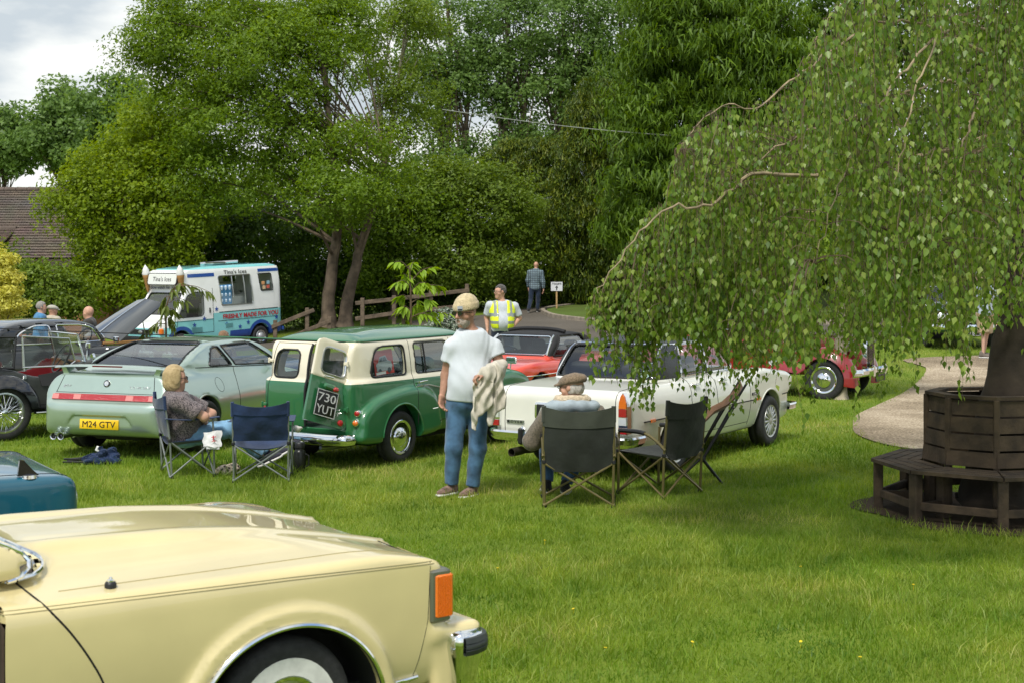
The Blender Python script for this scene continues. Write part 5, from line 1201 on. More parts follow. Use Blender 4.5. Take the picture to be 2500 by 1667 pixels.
def black_saloon():
    BLK = paint('saloon_black', (.008,.009,.011)); TAN = pmat('tan_wood', (.34,.17,.055), .4); LEA = pmat('saloon_hide', (.12,.05,.03), .5)
    root = thing('black_saloon', 'black rounded saloon with its bonnet propped open', 'car', (-8.65,21.03,0), heading(40)); root.scale = (.93,.93,.93)
    side = spline([(.12,.34),(.0,.55),(.06,.75),(.4,.95),(1.0,1.02),(2.0,1.03),(3.0,1.02),(3.4,.98),(3.95,.86),(4.3,.72),(4.42,.5),(4.35,.34),(2.2,.28)], 80, True)
    plan = [(.0,-1),(.03,.40),(.25,.66),(.8,.80),(2.0,.84),(3.2,.80),(3.9,.70),(4.3,.5),(4.45,-1)]
    sect = [(-1,.28),(.72,.30),(.80,.45),(.84,.65),(.80,.88),(.72,1.0),(-1,1.06)]
    cs = spline([(.50,.92),(.72,1.15),(1.05,1.36),(1.45,1.46),(1.95,1.485),(2.4,1.44),(2.65,1.36),(2.9,1.14),(3.12,.92)], 60, True)
    cp = [(.4,-1),(.5,.40),(.9,.60),(1.6,.69),(2.4,.67),(2.95,.55),(3.15,-1)]
    cc = [(-1,.9),(.74,.95),(.69,1.15),(.60,1.36),(.45,1.45),(.2,1.48),(-1,1.485)]
    b = Body(side,plan,sect,cs,cp,cc,k=.10,kc=.07,kj=.05)
    b.wells = [(.85,.34,.37,.55),(3.62,.34,.38,.55)]
    b.windows = [dict(kind='side', poly=roundpoly([(1.12,1.075),(1.80,1.075),(1.80,1.365),(1.52,1.37),(1.22,1.25)],[.06,.03,.05,.12,.14])),
                 dict(kind='side', poly=roundpoly([(1.93,1.075),(2.80,1.075),(2.60,1.31),(2.42,1.36),(1.93,1.37)],[.03,.04,.06,.08,.05])),
                 dict(kind='rear', poly=roundpoly([(-.42,1.10),(.42,1.10),(.36,1.33),(-.36,1.33)],.1), lim=1.3),
                 dict(kind='front', poly=roundpoly([(-.55,1.09),(.55,1.09),(.48,1.36),(-.48,1.36)],.08), lim=2.4)]
    b.cav = (.6,3.0,.5,1.6,.68)
    bay = lambda x,y,z: np.maximum(np.maximum(np.abs(y)-.5, np.maximum(3.22-x,x-4.2)), .6-z); b.cuts = [bay]
    b.mesh((-.05,-.9,.2),(4.5,.9,1.55),.030)
    b.parts(root,[('engine_bay',UNDER,lambda C:bay(C[:,0],C[:,1],C[:,2])<.03),('interior_lining',LEA,lambda C:(b.outer(C[:,0],C[:,1],C[:,2])<-.02)&(C[:,0]>.6)&(C[:,0]<3.0)&(C[:,2]>.5)),('body',BLK,None)])
    b.glaze(root, tr=.012); sm = MB()
    for sg in (-1,1):
        for x in (1.86,2.92,1.06): b.line(sm, xz=[(x,1.05),(x,.40)], side=sg)
    sm.build('panel_gaps', SEAM, root)
    # raised bonnet, hinged at the screen
    h = np.array([3.12,0,1.07]); a = math.radians(31); f = np.array([math.cos(a),0,math.sin(a)]); up = np.array([-math.sin(a),0,math.cos(a)])
    G = []
    for t in np.linspace(0,1,12):
        w = .60-.17*t**1.5; G.append([h+f*1.22*t+np.array([0,y*w,0])+up*(.055*(1-abs(y)**1.3)-.05*abs(y)**8+.02*math.sin(t*PI)) for y in np.linspace(-1,1,15)])
    BON = paint('bonnet_sky_reflection', (.045,.05,.052), .2, .35)  # black bonnet coloured grey, the sky's reflection put into the paint
    bo = MB().slab(np.array(G), tuple(-up*.02)).build('bonnet', BON, root, label='propped open bonnet')
    MB().tube([g[7]+up*.012 for g in G],.009,6).build('bonnet_strip', CHROME, bo); MB().tube([(3.9,-.42,.8),tuple(h+f*.75+np.array([0,-.42,-.03]))],.01,6).build('bonnet_stay', STEEL, bo)
    MB().box((3.35,-.58,1.03),(1.0,.04,.045),bev=.006).build('wooden_batten', TAN, root)
    for sg in (-1,1): wheel(root,.85,sg*.70,.335,sg,'hubcap',.17,.6); wheel(root,3.62,sg*.70,.335,sg,'hubcap',.17,.6)
    for sg in (-1,1): seat(root,1.95,sg*.33,.52,LEA,.5,.56); seat(root,1.15,sg*.33,.52,LEA,.55,.5)
    steering(root,2.62,-.35,1.10,.20); MB().box((2.85,0,1.05),(.2,1.1,.14),bev=.04).build('dashboard', TAN, root)
    mirror(root,2.95,-.80,1.03,-1,CHROME,False,.05)
    for sg in (-1,1): MB().lathe([(.0,-.12),(.08,-.1),(.11,0),(.10,.04),(.04,.06)],(4.25,sg*.5,.72),(1,0,0),18).build('headlamp', CHROME, root)
    MB().box((4.44,0,.45),(.07,1.5,.10),bev=.03).build('bumper', CHROME, root)
    return root
black_saloon()

def roadster(label, loc, hd, col, top=True, name='sports_car'):
    PNT = paint('sports_paint_%d' % len(MATS), col); HOOD = pmat('hood_%d' % len(MATS), (.014,.014,.015), .8); LEA = pmat('roadster_seat_%d' % len(MATS), (.012,.012,.013), .55)
    root = thing(name, label, 'car', (loc[0],loc[1],gz(*loc[:2]) if len(loc)<3 else loc[2]), heading(hd))
    side = spline([(.08,.34),(.0,.52),(.05,.70),(.35,.80),(.9,.815),(1.4,.79),(1.9,.775),(2.4,.80),(2.7,.83),(3.2,.80),(3.62,.70),(3.82,.52),(3.76,.34),(3.2,.26),(1.9,.24),(.8,.26)], 90, True)
    plan = [(.0,-1),(.02,.50),(.15,.66),(.6,.75),(1.6,.76),(2.6,.76),(3.2,.74),(3.6,.64),(3.82,.45),(3.85,-1)]
    sect = [(-1,.24),(.66,.25),(.73,.38),(.76,.55),(.74,.70),(.66,.80),(.5,.83),(-1,.84)]
    cs = cp = cc = None
    if top:
        cs = [(.98,.74),(1.12,.98),(1.32,1.13),(1.6,1.185),(2.05,1.195),(2.28,1.17),(2.74,.76)]; cp = [(.9,-1),(.98,.5),(1.3,.60),(2.2,.61),(2.72,.58),(2.78,-1)]; cc = [(-1,.72),(.66,.74),(.60,1.0),(.54,1.12),(.4,1.17),(-1,1.195)]
    b = Body(side,plan,sect,cs,cp,cc,k=.07,kc=.04,kj=.015); R = .295
    b.wells = [(.80,R,.345,.52),(3.10,R,.345,.52)]
    if top:
        b.windows = [dict(kind='side',poly=roundpoly([(1.36,.835),(2.52,.835),(2.20,1.125),(1.5,1.125)],.04),trim=HOOD,tr=.014),
                     dict(kind='front',poly=roundpoly([(-.54,.86),(.54,.86),(.47,1.12),(-.47,1.12)],.05),lim=2.2,glass=glassmat('blue_screen_%d'%len(MATS),(.45,.58,.62))),
                     dict(kind='rear',poly=roundpoly([(-.42,.93),(.42,.93),(.36,1.08),(-.36,1.08)],.04),lim=1.4)]
        b.cav = (1.05,2.7,.4,1.3,.60)
    else: b.cuts = [lambda x,y,z: np.maximum(np.maximum(np.abs(y)-.52, np.maximum(1.2-x,x-2.35)), .42-z)]
    b.mesh((-.05,-.82,.18),(3.92,.82,1.24 if top else .9),.028)
    b.parts(root,[('wheel_well',UNDER,lambda C:(np.abs(C[:,1])<.66)&(((C[:,0]-.80)**2+(C[:,2]-R)**2<.36**2)|((C[:,0]-3.10)**2+(C[:,2]-R)**2<.36**2))),('interior_lining',LEA,lambda C:(C[:,0]>1.05)&(C[:,0]<2.7)&(b.outer(C[:,0],C[:,1],C[:,2])<-.02)),('soft_top',HOOD,lambda C:C[:,2]>.845),('body',PNT,None)])
    if top:
        b.glaze(root); rl = MB(); ys = np.linspace(-.5,.5,9); rl.tube([(1.95,y,1.215-.04*(abs(y)/.5)**3) for y in ys],.03,8).build('hood_roll', HOOD, root)
        ch = MB()
        for sg in (-1,1): ch.tube(onend(b.outer,dens([(sg*.56,.85),(sg*.49,1.13)],.05),1,6.,.01),.014,6)
        ch.build('windscreen_pillars', CHROME, root)
    else:
        ws = [(2.42,-.58,.80),(2.42,.58,.80),(2.22,.50,1.12),(2.22,-.50,1.12)]
        MB().tube(ws,.014,6,closed=True).build('windscreen_frame', CHROME, root); MB().add(np.array(ws),[(0,1,2,3)]).build('windscreen', GLASS, root, smooth=False)
    sm = MB()
    for sg in (-1,1): b.line(sm, xz=[(1.42,.79),(1.40,.35)], side=sg); b.line(sm, xz=[(2.45,.79),(2.47,.35)], side=sg)
    sm.build('panel_gaps', SEAM, root); tr_ = MB()
    for sg in (-1,1): b.line(tr_, xz=[(.2,.62),(3.6,.60)], side=sg, r=.007, lift=.004)
    tr_.build('side_trim', CHROME, root)
    for sg in (-1,1):
        wheel(root,.80,sg*.66,R,sg,'hubcap',.15,.62); wheel(root,3.10,sg*.66,R,sg,'hubcap',.15,.62)
        seat(root,1.60,sg*.29,.34,LEA,.44,.50,14); MB().box((1.36,sg*.29,.94),(.10,.24,.16),bev=.04).build('headrest', LEA, root); MB().lathe([(.0,-.05),(.085,-.03),(.09,.02),(.05,.05)],(3.70,sg*.52,.60),(1,0,0),16).build('headlamp', LAMPGLASS, root)
        MB().box((.06,sg*.55,.58),(.08,.10,.14),bev=.03).build('tail_light', REDLENS, root)
    steering(root,2.22,-.30,.80,.18); MB().box((3.86,0,.42),(.08,1.25,.10),bev=.03).build('bumper', CHROME, root); MB().box((-.03,0,.45),(.07,1.25,.09),bev=.03).build('bumper', CHROME, root)
    mirror(root,2.55,-.72,.80,-1,CHROME,False,.05); MB().box((1.9,0,.84),(.02,.2,.06),bev=.01).build('rear_view_mirror', CHROME, root)
    return root
roadster('orange red sports car with a black soft top, facing the camera behind the estate',(1.36,23.9,0),210,(.62,.045,.012))
roadster('blue open sports car with a chrome screen frame behind the pale coupe',(-6.5,25.9,-.06),118,(.02,.04,.10),top=False).scale = (.82,.82,.82)

def red_vintage():
    RED = paint('vintage_red', (.27,.010,.012)); BLK = BLACKGLOSS
    H = 121.0; root = thing('vintage_car', 'dark red vintage car with chrome grille and separate headlamps', 'car', (2.45,25.6,0), heading(H))
    side = spline([(.15,.40),(.05,.65),(.25,.95),(.7,1.04),(2.4,1.04),(3.4,1.0),(3.95,.96),(4.0,.6),(3.9,.40),(2,.36)], 70, True)
    plan = [(.0,-1),(.05,.45),(.5,.64),(1.6,.70),(2.3,.66),(3.2,.42),(3.98,.30),(4.02,-1)]; sect = [(-1,.36),(.66,.37),(.70,.6),(.68,.9),(.5,1.04),(-1,1.06)]
    cs = spline([(.55,.95),(.75,1.30),(1.1,1.50),(1.7,1.56),(2.2,1.50),(2.5,1.0)], 40, True); cp = [(.45,-1),(.55,.45),(1.0,.58),(2.3,.58),(2.6,-1)]; cc = [(-1,.9),(.66,.95),(.56,1.42),(.4,1.54),(-1,1.57)]
    b = Body(side,plan,sect,cs,cp,cc,k=.06,kc=.06); b.cav = (.7,2.5,.5,1.6,.58)
    b.windows = [dict(kind='side',poly=roundpoly([(.95,1.10),(1.6,1.10),(1.6,1.42),(1.1,1.42)],.06)),dict(kind='side',poly=roundpoly([(1.7,1.10),(2.38,1.10),(2.24,1.42),(1.7,1.42)],.05)),dict(kind='front',poly=roundpoly([(-.48,1.1),(.48,1.1),(.42,1.44),(-.42,1.44)],.05),lim=2.0)]
    b.mesh((-.05,-.76,.3),(4.1,.76,1.62),.036)
    b.parts(root,[('roof',BLK,lambda C:C[:,2]>1.46),('body',RED,None)]); b.glaze(root,tr=.012)
    sm = MB()
    for sg in (-1,1):
        for x in (1.65,2.44): b.line(sm,xz=[(x,1.0),(x,.42)],side=sg)
        for z in (.40,.43): b.line(sm,xz=[(.9,z),(2.9,z)],side=sg,r=.007,lift=.004)
    sm.build('panel_gaps', SEAM, root)
    for sg in (-1,1):
        fender_arc(root,.75,.34,.46,5,185,sg*.52,sg*.80,RED,None,'rear_wing'); fender_arc(root,3.5,.34,.46,-12,155,sg*.36,sg*.78,RED,[(2.8,.56),(2.55,.38)],'front_wing',bulge=.07)
        MB().box((1.75,sg*.70,.35),(1.75,.22,.04),bev=.012).build('running_board', RED, root)
        MB().lathe([(.0,-.16),(.07,-.13),(.115,-.02),(.12,.02),(.10,.045),(.03,.06)],(3.92,sg*.44,.86),(1,0,0),20).build('headlamp', CHROME, root)
        for x in (.75,3.5): wheel(root,x,sg*.66,.335,sg,'hubcap',.15,.66,dict(rim=pmat('grey_wheel',(.09,.095,.09),.45)))
    gr = spline([(0,.45),(.19,.50),(.21,.80),(.15,.99),(0,1.06),(-.15,.99),(-.21,.80),(-.19,.50)],40,True)
    MB().prism(gr,(3.93,0,0),(0,1,0),(0,0,1),(.13,0,0)).build('radiator_shell', CHROME, root); sl = MB()
    for k in range(11): sl.box((4.065,-.15+.03*k,.74),(.012,.012,.42))
    sl.build('grille_slats', BLK, root)
    P = spline([(4.0,-.80,.45),(4.14,-.60,.47),(4.2,0,.48),(4.14,.60,.47),(4.0,.80,.45)],24); rows = [P+np.array([o,0,z]) for o,z in ((0,.06),(.03,.03),(.03,-.03),(0,-.06))]; MB().sheet(np.array(rows)).build('front_bumper', CHROME, root)
    for sg in (-1,1): MB().box((4.2,sg*.3,.48),(.06,.06,.2),bev=.02).build('overrider', CHROME, root)
    MB().box((4.22,0,.36),(.02,.5,.11)).build('number_plate', BLACK, root)
    return root
red_vintage()

def green_saloon():
    GRN = paint('bottle_green', (.012,.055,.022)); L = 4.3
    z0 = gz(10.2,31.8); root = thing('green_saloon', 'dark green saloon facing the camera beyond the gravel path', 'car', (10.35,31.4+L,z0), heading(184))
    side = [(.1,.35),(.0,.6),(.1,.9),(.9,.98),(3.0,.98),(4.1,.90),(4.27,.80),(4.3,.5),(4.25,.35),(2,.28)]; plan = [(0,-1),(0,.6),(.2,.76),(2,.80),(4.0,.79),(4.25,.72),(4.3,-1)]; sect = [(-1,.28),(.74,.30),(.80,.5),(.78,.85),(.68,.96),(-1,1.0)]
    cs = [(.8,.93),(1.2,1.35),(1.6,1.42),(2.3,1.42),(2.6,1.36),(3.1,.93)]; cp = [(.7,-1),(.8,.55),(1.5,.66),(2.5,.66),(3.15,.6),(3.2,-1)]; cc = [(-1,.9),(.70,.93),(.58,1.35),(.4,1.41),(-1,1.43)]
    b = Body(side,plan,sect,cs,cp,cc,k=.05,kc=.05); b.cav = (.9,3.05,.5,1.5,.66)
    b.windows = [dict(kind='front',poly=roundpoly([(-.6,.99),(.6,.99),(.5,1.35),(-.5,1.35)],.05),lim=2.3),dict(kind='side',poly=roundpoly([(1.2,.99),(2.9,.99),(2.6,1.34),(1.35,1.34)],.05))]
    b.wells = [(.9,.31,.36,.55),(3.5,.31,.36,.55)]
    b.mesh((-.05,-.86,.22),(4.36,.86,1.48),.04); b.parts(root,[('body',GRN,None)]); b.glaze(root)
    g = MB()
    for k in range(5): g.box((4.305,0,.62+.045*k),(.03,1.30,.016))
    g.box((4.30,0,.83),(.04,1.36,.02)).box((4.30,0,.59),(.04,1.36,.02)).build('grille_bars', CHROME, root)
    MB().box((4.285,0,.71),(.03,1.34,.24)).build('grille_backing', UNDER, root)
    for sg in (-1,1):
        for yy in (.38,.56): MB().lathe([(.085,-.04),(.088,.02),(.075,.03),(.03,.045)],(4.31,sg*yy,.715),(1,0,0),18).build('headlamp', LAMPGLASS, root)
        MB().box((4.29,sg*.72,.72),(.05,.07,.12),bev=.02).build('indicator', AMBERLENS, root)
        for x in (.9,3.5): wheel(root,x,sg*.68,.31,sg,'hubcap',.16,.6)
    P = spline([(4.1,-.84,.49),(4.34,-.72,.49),(4.40,0,.49),(4.34,.72,.49),(4.1,.84,.49)],24); MB().sheet(np.array([P+np.array([o,0,z]) for o,z in ((0,.06),(.03,.04),(.035,-.01),(0,-.06))])).build('front_bumper', CHROME, root)
    plate(root,'number_plate','YO 187',(4.40,.0,.36),(0,1,0),(0,0,1),.52,.12,pmat('black_plate3',(.01,.01,.01),.4),SILVERINK,.11,rows=[('YO 187',0,.40)],border=SILVERINK)
    return root
green_saloon()
# ================================================================ ice cream van
def van():
    WH = paint('van_white', (.86,.87,.86)); TQ = paint('van_turquoise', (.24,.62,.64)); BL = paint('van_blue', (.012,.07,.33)); RDT = pmat('red_letters', (.45,.02,.03), .5)
    x0, d = WX(640,47), 47.0; root = thing('ice_cream_van', 'white and turquoise ice cream van with cones on its roof', 'van', (0,0,0), heading(218))
    th = heading(218); f = np.array([math.cos(th),math.sin(th)])
    # put the near rear wheel where it stands: local (1.0, 0.85) left side
    lf = np.array([-f[1],f[0]]); p = np.array([WX(634,46.6),46.6])-f*1.02-lf*.88
    root.location = (p[0],p[1],gz(p[0]+f[0]*1,p[1]+f[1]*1)+.05); root.rotation_euler = (0,math.radians(2.2),th)
    side = [(.03,.42),(0,.6),(.02,1.8),(.12,2.62),(.5,2.70),(2.6,2.70),(3.3,2.68),(3.85,2.62),(4.05,2.54),(4.12,2.40),(4.0,1.96),(4.48,1.22),(4.6,1.13),(5.0,1.0),(5.06,.86),(5.06,.55),(5.0,.36),(3.6,.34),(.5,.34)]
    plan = [(0,-1),(0,.82),(.1,.93),(.4,.97),(3.9,.97),(4.6,.93),(4.95,.82),(5.07,.65),(5.08,-1)]
    sect = [(-1,.34),(.93,.36),(.965,.6),(.97,1.2),(.94,1.9),(.86,2.58),(.74,2.70),(-1,2.72)]
    b = Body(side,plan,sect,k=.05); R = .33
    b.wells = [(1.02,R,.42,.6),(4.25,R,.42,.6)]
    S = lambda P, r=.06: roundpoly(P, r)
    b.windows = [dict(kind='side',only=1,poly=S([(1.30,1.42),(2.62,1.42),(2.72,2.36),(1.36,2.36)]),trim=STEEL,tr=.02),
                 dict(kind='side',only=1,poly=S([(.42,1.80),(.95,1.80),(1.02,2.36),(.46,2.36)]),trim=BLACK,tr=.016),
                 dict(kind='side',poly=S([(3.36,1.14),(4.36,1.14),(3.98,1.80),(3.72,1.90),(3.36,1.90)],[.16,.08,.05,.08,.08]),trim=BLACK,tr=.016),
                 dict(kind='front',poly=S([(-.84,1.24),(.84,1.24),(.76,1.88),(-.76,1.88)]),lim=3.6,trim=BLACK,tr=.02,glass=glassmat('van_screen',(.55,.58,.58)))]
    b.cav = (.08,4.5,.75,2.75,.93); b.th = .06
    b.mesh((-.05,-1.02,.3),(5.14,1.02,2.78),.036)
    b.snap(2, lambda V: np.full(len(V),1.20)); b.snap(2, lambda V: np.full(len(V),2.60)); b.snap(2, lambda V: np.full(len(V),.60))
    isin = lambda C: (b.outer(C[:,0],C[:,1],C[:,2])<-.035)&(C[:,2]>.7)
    b.parts(root,[('wheel_well',UNDER,lambda C:(np.abs(C[:,1])<.88)&(((C[:,0]-1.02)**2+(C[:,2]-R)**2<.44**2)|((C[:,0]-4.25)**2+(C[:,2]-R)**2<.44**2))),('interior_lining',WHITEP,isin),('roof',TQ,lambda C:C[:,2]>2.60),
        ('skirt',BL,lambda C:(C[:,2]<.60)&(C[:,0]<2.3)),('lower_panel',TQ,lambda C:C[:,2]<np.where(C[:,0]<3.0,1.20,np.where(C[:,0]<4.5,1.02,.86))),('upper_body',WH,None)])
    b.glaze(root, trim=BLACK, vox=.05)
    sg = 1; st = MB()
    def band(x0_,x1_,z0_,z1_,mat,nm,lift=.006):
        G = np.array([onside(b.outer, np.column_stack([np.linspace(x0_,x1_,14), np.full(14,z)]), sg, lift) for z in (z0_,z1_)]); return MB().sheet(G).build(nm, mat, root)
    band(2.85,3.92,2.36,2.47,BL,'blue_stripe'); band(.12,1.02,2.42,2.52,BL,'blue_stripe'); band(.04,2.75,1.20,1.225,SEAM,'waist_moulding'); band(.1,2.8,.93,.945,SEAM,'panel_moulding')
    A = np.linspace(-.15,PI+.15,26)
    for cx in (1.02,4.25):
        for r0,r1 in ((.43,.54),): MB().sheet(np.array([onside(b.outer, np.array([(cx+r*math.cos(a),max(.36,R+r*math.sin(a))) for a in A]), sg, .012) for r in (r0,r1)])).build('arch_stripe', BL, root)
    q = onside(b.outer,np.array([(1.42,1.06)]),sg,.012)[0]; text_obj('lettering','FRESHLY MADE FOR YOU',.2,RDT,root,q,(-1,0,0),(0,0,1),width=2.35,bold=.006)
    q = onside(b.outer,np.array([(1.98,2.475)]),sg,.012)[0]; text_obj('lettering',"Tina's Ices",.18,INK,root,q,(-1,0,0),(0,-.15,1),width=.95)
    def star(x,z,r=.085):
        pl = [(x+rr*math.sin(k*PI/5),z+rr*math.cos(k*PI/5)) for k in range(10) for rr in ((r if k%2==0 else r*.45),)]
        c = onside(b.outer,np.array([(x,z)]),sg,.006)[0]; MB().prism([(-(px-x),pz-z) for px,pz in pl],c,(1,0,0),(0,0,1),(0,.004,0)).build('star', BL, root, smooth=False)
    for x,z in ((.32,.90),(1.55,.82),(1.9,.70),(2.45,.82),(2.85,1.32),(3.35,1.05),(3.75,.88),(4.55,.80)): star(x,z)
    # service hatch, poster, menu, counter
    pb = pmat('menu_blue',(.10,.32,.62),.5); q = onside(b.outer,np.array([(2.42,1.76)]),sg,-.035)[0]
    po = MB().box(q,(.50,.012,.62),rot=None).build('menu_poster', pb, root); lt = pmat('menu_print',(.55,.68,.80),.5)
    for i in range(3):
        for j in range(3):
            MB().lathe([(.02,-.07),(.045,.0),(.05,.05),(.02,.075)] if j==2 else [(.025,-.05),(.035,.02),(.012,.05)], q+[-.16+.16*i,.012,-.19+.19*j+(.02 if j==2 else 0)],(0,0,1),8).build('printed_lolly', lt, po)
    MB().box((1.9,.2,1.22),(1.5,.5,.9),bev=.03).build('counter', WHITEP, root); MB().box((1.3,-.3,1.75),(.5,.5,.7),bev=.05).build('ice_cream_machine', STEEL, root)
    MB().tube(onside(b.outer,dens([(2.12,1.42),(2.15,2.36)],.1),sg,.0),.018,6).tube(onside(b.outer,dens([(1.62,1.42),(1.66,2.36)],.1),sg,.0),.018,6).build('hatch_bars', STEEL, root)
    for k,(x,z,c) in enumerate(((.62,1.92,(.6,.12,.08)),(.80,1.90,(.7,.5,.3)),(.60,2.06,(.3,.5,.6)),(.82,2.05,(.7,.35,.15)))): MB().box(onside(b.outer,np.array([(x,z)]),sg,-.01)[0],(.13,.01,.11),bev=.004).build('sticker', pmat('sticker_%d'%k,c,.5), root)
    # cab sign board and cones
    fx = lambda y,z,l=.0: onend(b.outer,np.array([(y,z)]),1,6.5,l)[0]
    bo = MB().prism(rrect(-.72,-.19,.72,.19,.08), fx(0,2.33,.03),(0,1,0),(-.22,0,1),(.05,0,0)).build('name_board', BLACK, root, smooth=False)
    MB().prism(rrect(-.69,-.165,.69,.165,.07), fx(0,2.33,.085),(0,1,0),(-.22,0,1),(.006,0,0)).build('board_face', pmat('board_cream',(.68,.70,.66),.5), bo, smooth=False)
    text_obj('lettering',"Tina's Ices",.2,INK,bo,fx(0,2.33,.095),(0,1,0),(-.22,0,1),width=.9)
    text_obj('lettering','slow watch for children',.16,pmat('navy_letters',(.02,.03,.10),.5),root,fx(0,2.06,.03),(0,1,0),(.1,0,1),width=1.5)
    band_f = MB().sheet(np.array([[fx(y,z,.008) for y in np.linspace(-.80,.80,13)] for z in (2.40,2.48)])).build('blue_stripe', BL, root)
    CONE = pmat('wafer',(.42,.22,.07),.7,bump=.5,bscale=25); 
    for yy in (-.84,.84):
        c = fx(yy*.9,2.1,.10); c = np.array([4.12,yy,2.18]); cn = MB().lathe([(.02,-.28),(.05,-.2),(.105,.18),(.115,.2),(.115,.28)],c,(.1,0,1),14).build('roof_cone', CONE, root)
        MB().lathe([(.115,.28),(.13,.33),(.10,.40),(.105,.43),(.07,.50),(.05,.53),(.005,.60)],c,(.1,0,1),14).build('whipped_ice', WHITEP, cn)
    # front end
    MB().box((5.06,0,.74),(.04,1.15,.16),bev=.02).build('grille', BLACK, root); MB().ell((5.09,0,.74),(.01,.11,.05)).build('oval_badge', STEEL, root)
    for s2 in (-1,1):
        MB().box((4.99,s2*.64,.76),(.10,.26,.19),bev=.03).build('headlamp', LAMPGLASS, root); MB().box((4.93,s2*.83,.76),(.14,.13,.19),bev=.03).build('indicator', AMBERLENS, root)
        for ax_ in (1.02,4.25): wheel(root,ax_,s2*.86,R,s2,'hubcap',.2,.6,dict(rim=pmat('van_wheel',(.45,.46,.47),.4,.6),cap=pmat('van_cap',(.5,.5,.52),.4,.5)))
        mb = MB().tube([(4.2,s2*.95,1.35),(4.2,s2*1.12,1.4)],.02,6); mb.box((4.2,s2*1.16,1.46),(.10,.14,.30),bev=.04); mb.build('door_mirror', BLACK, root)
    MB().box((5.04,0,.50),(.14,1.75,.2),bev=.05).build('front_bumper', BLACK, root); MB().box((-.04,0,.50),(.12,1.8,.16),bev=.04).build('rear_bumper', BL, root)
    sm = MB()
    for pl in ([(2.98,2.0),(2.98,.62)],[(4.35,1.25),(4.42,.8)],[(3.0,1.02),(4.5,1.02)],[(2.98,.62),(3.8,.62)]): b.line(sm, xz=pl, side=1, r=.008)
    sm.build('panel_gaps', SEAM, root)
    MB().box(onside(b.outer,np.array([(3.12,1.30)]),1,.01)[0],(.05,.03,.16),bev=.01).build('door_handle', BLACK, root)
    for x,z,w,h in ((2.35,.78,.30,.14),(3.65,.72,.42,.18)): MB().box(onside(b.outer,np.array([(x,z)]),1,.0)[0],(w,.03,h),bev=.012).build('side_vent', pmat('vent_grey',(.10,.28,.29),.5), root)
    MB().box((2.1,0,2.74),(.6,.6,.10),bev=.04).tube([(2.5,-.2,2.74),(1.4,.35,2.78)],.05,6).build('roof_vent', STEEL, root)
    for yy in (-.45,.45): MB().tube([(4.50,yy,1.26),(4.34,yy*.3,1.48)],.012,5).build('wiper', BLACK, root)
    for yy in (-.45,.45): seat(root,3.6,yy,.9,DARKIN,.5,.65)
    MB().box((4.30,0,1.08),(.35,1.6,.16),bev=.05).build('dashboard', DARKIN, root)
    return root
van()
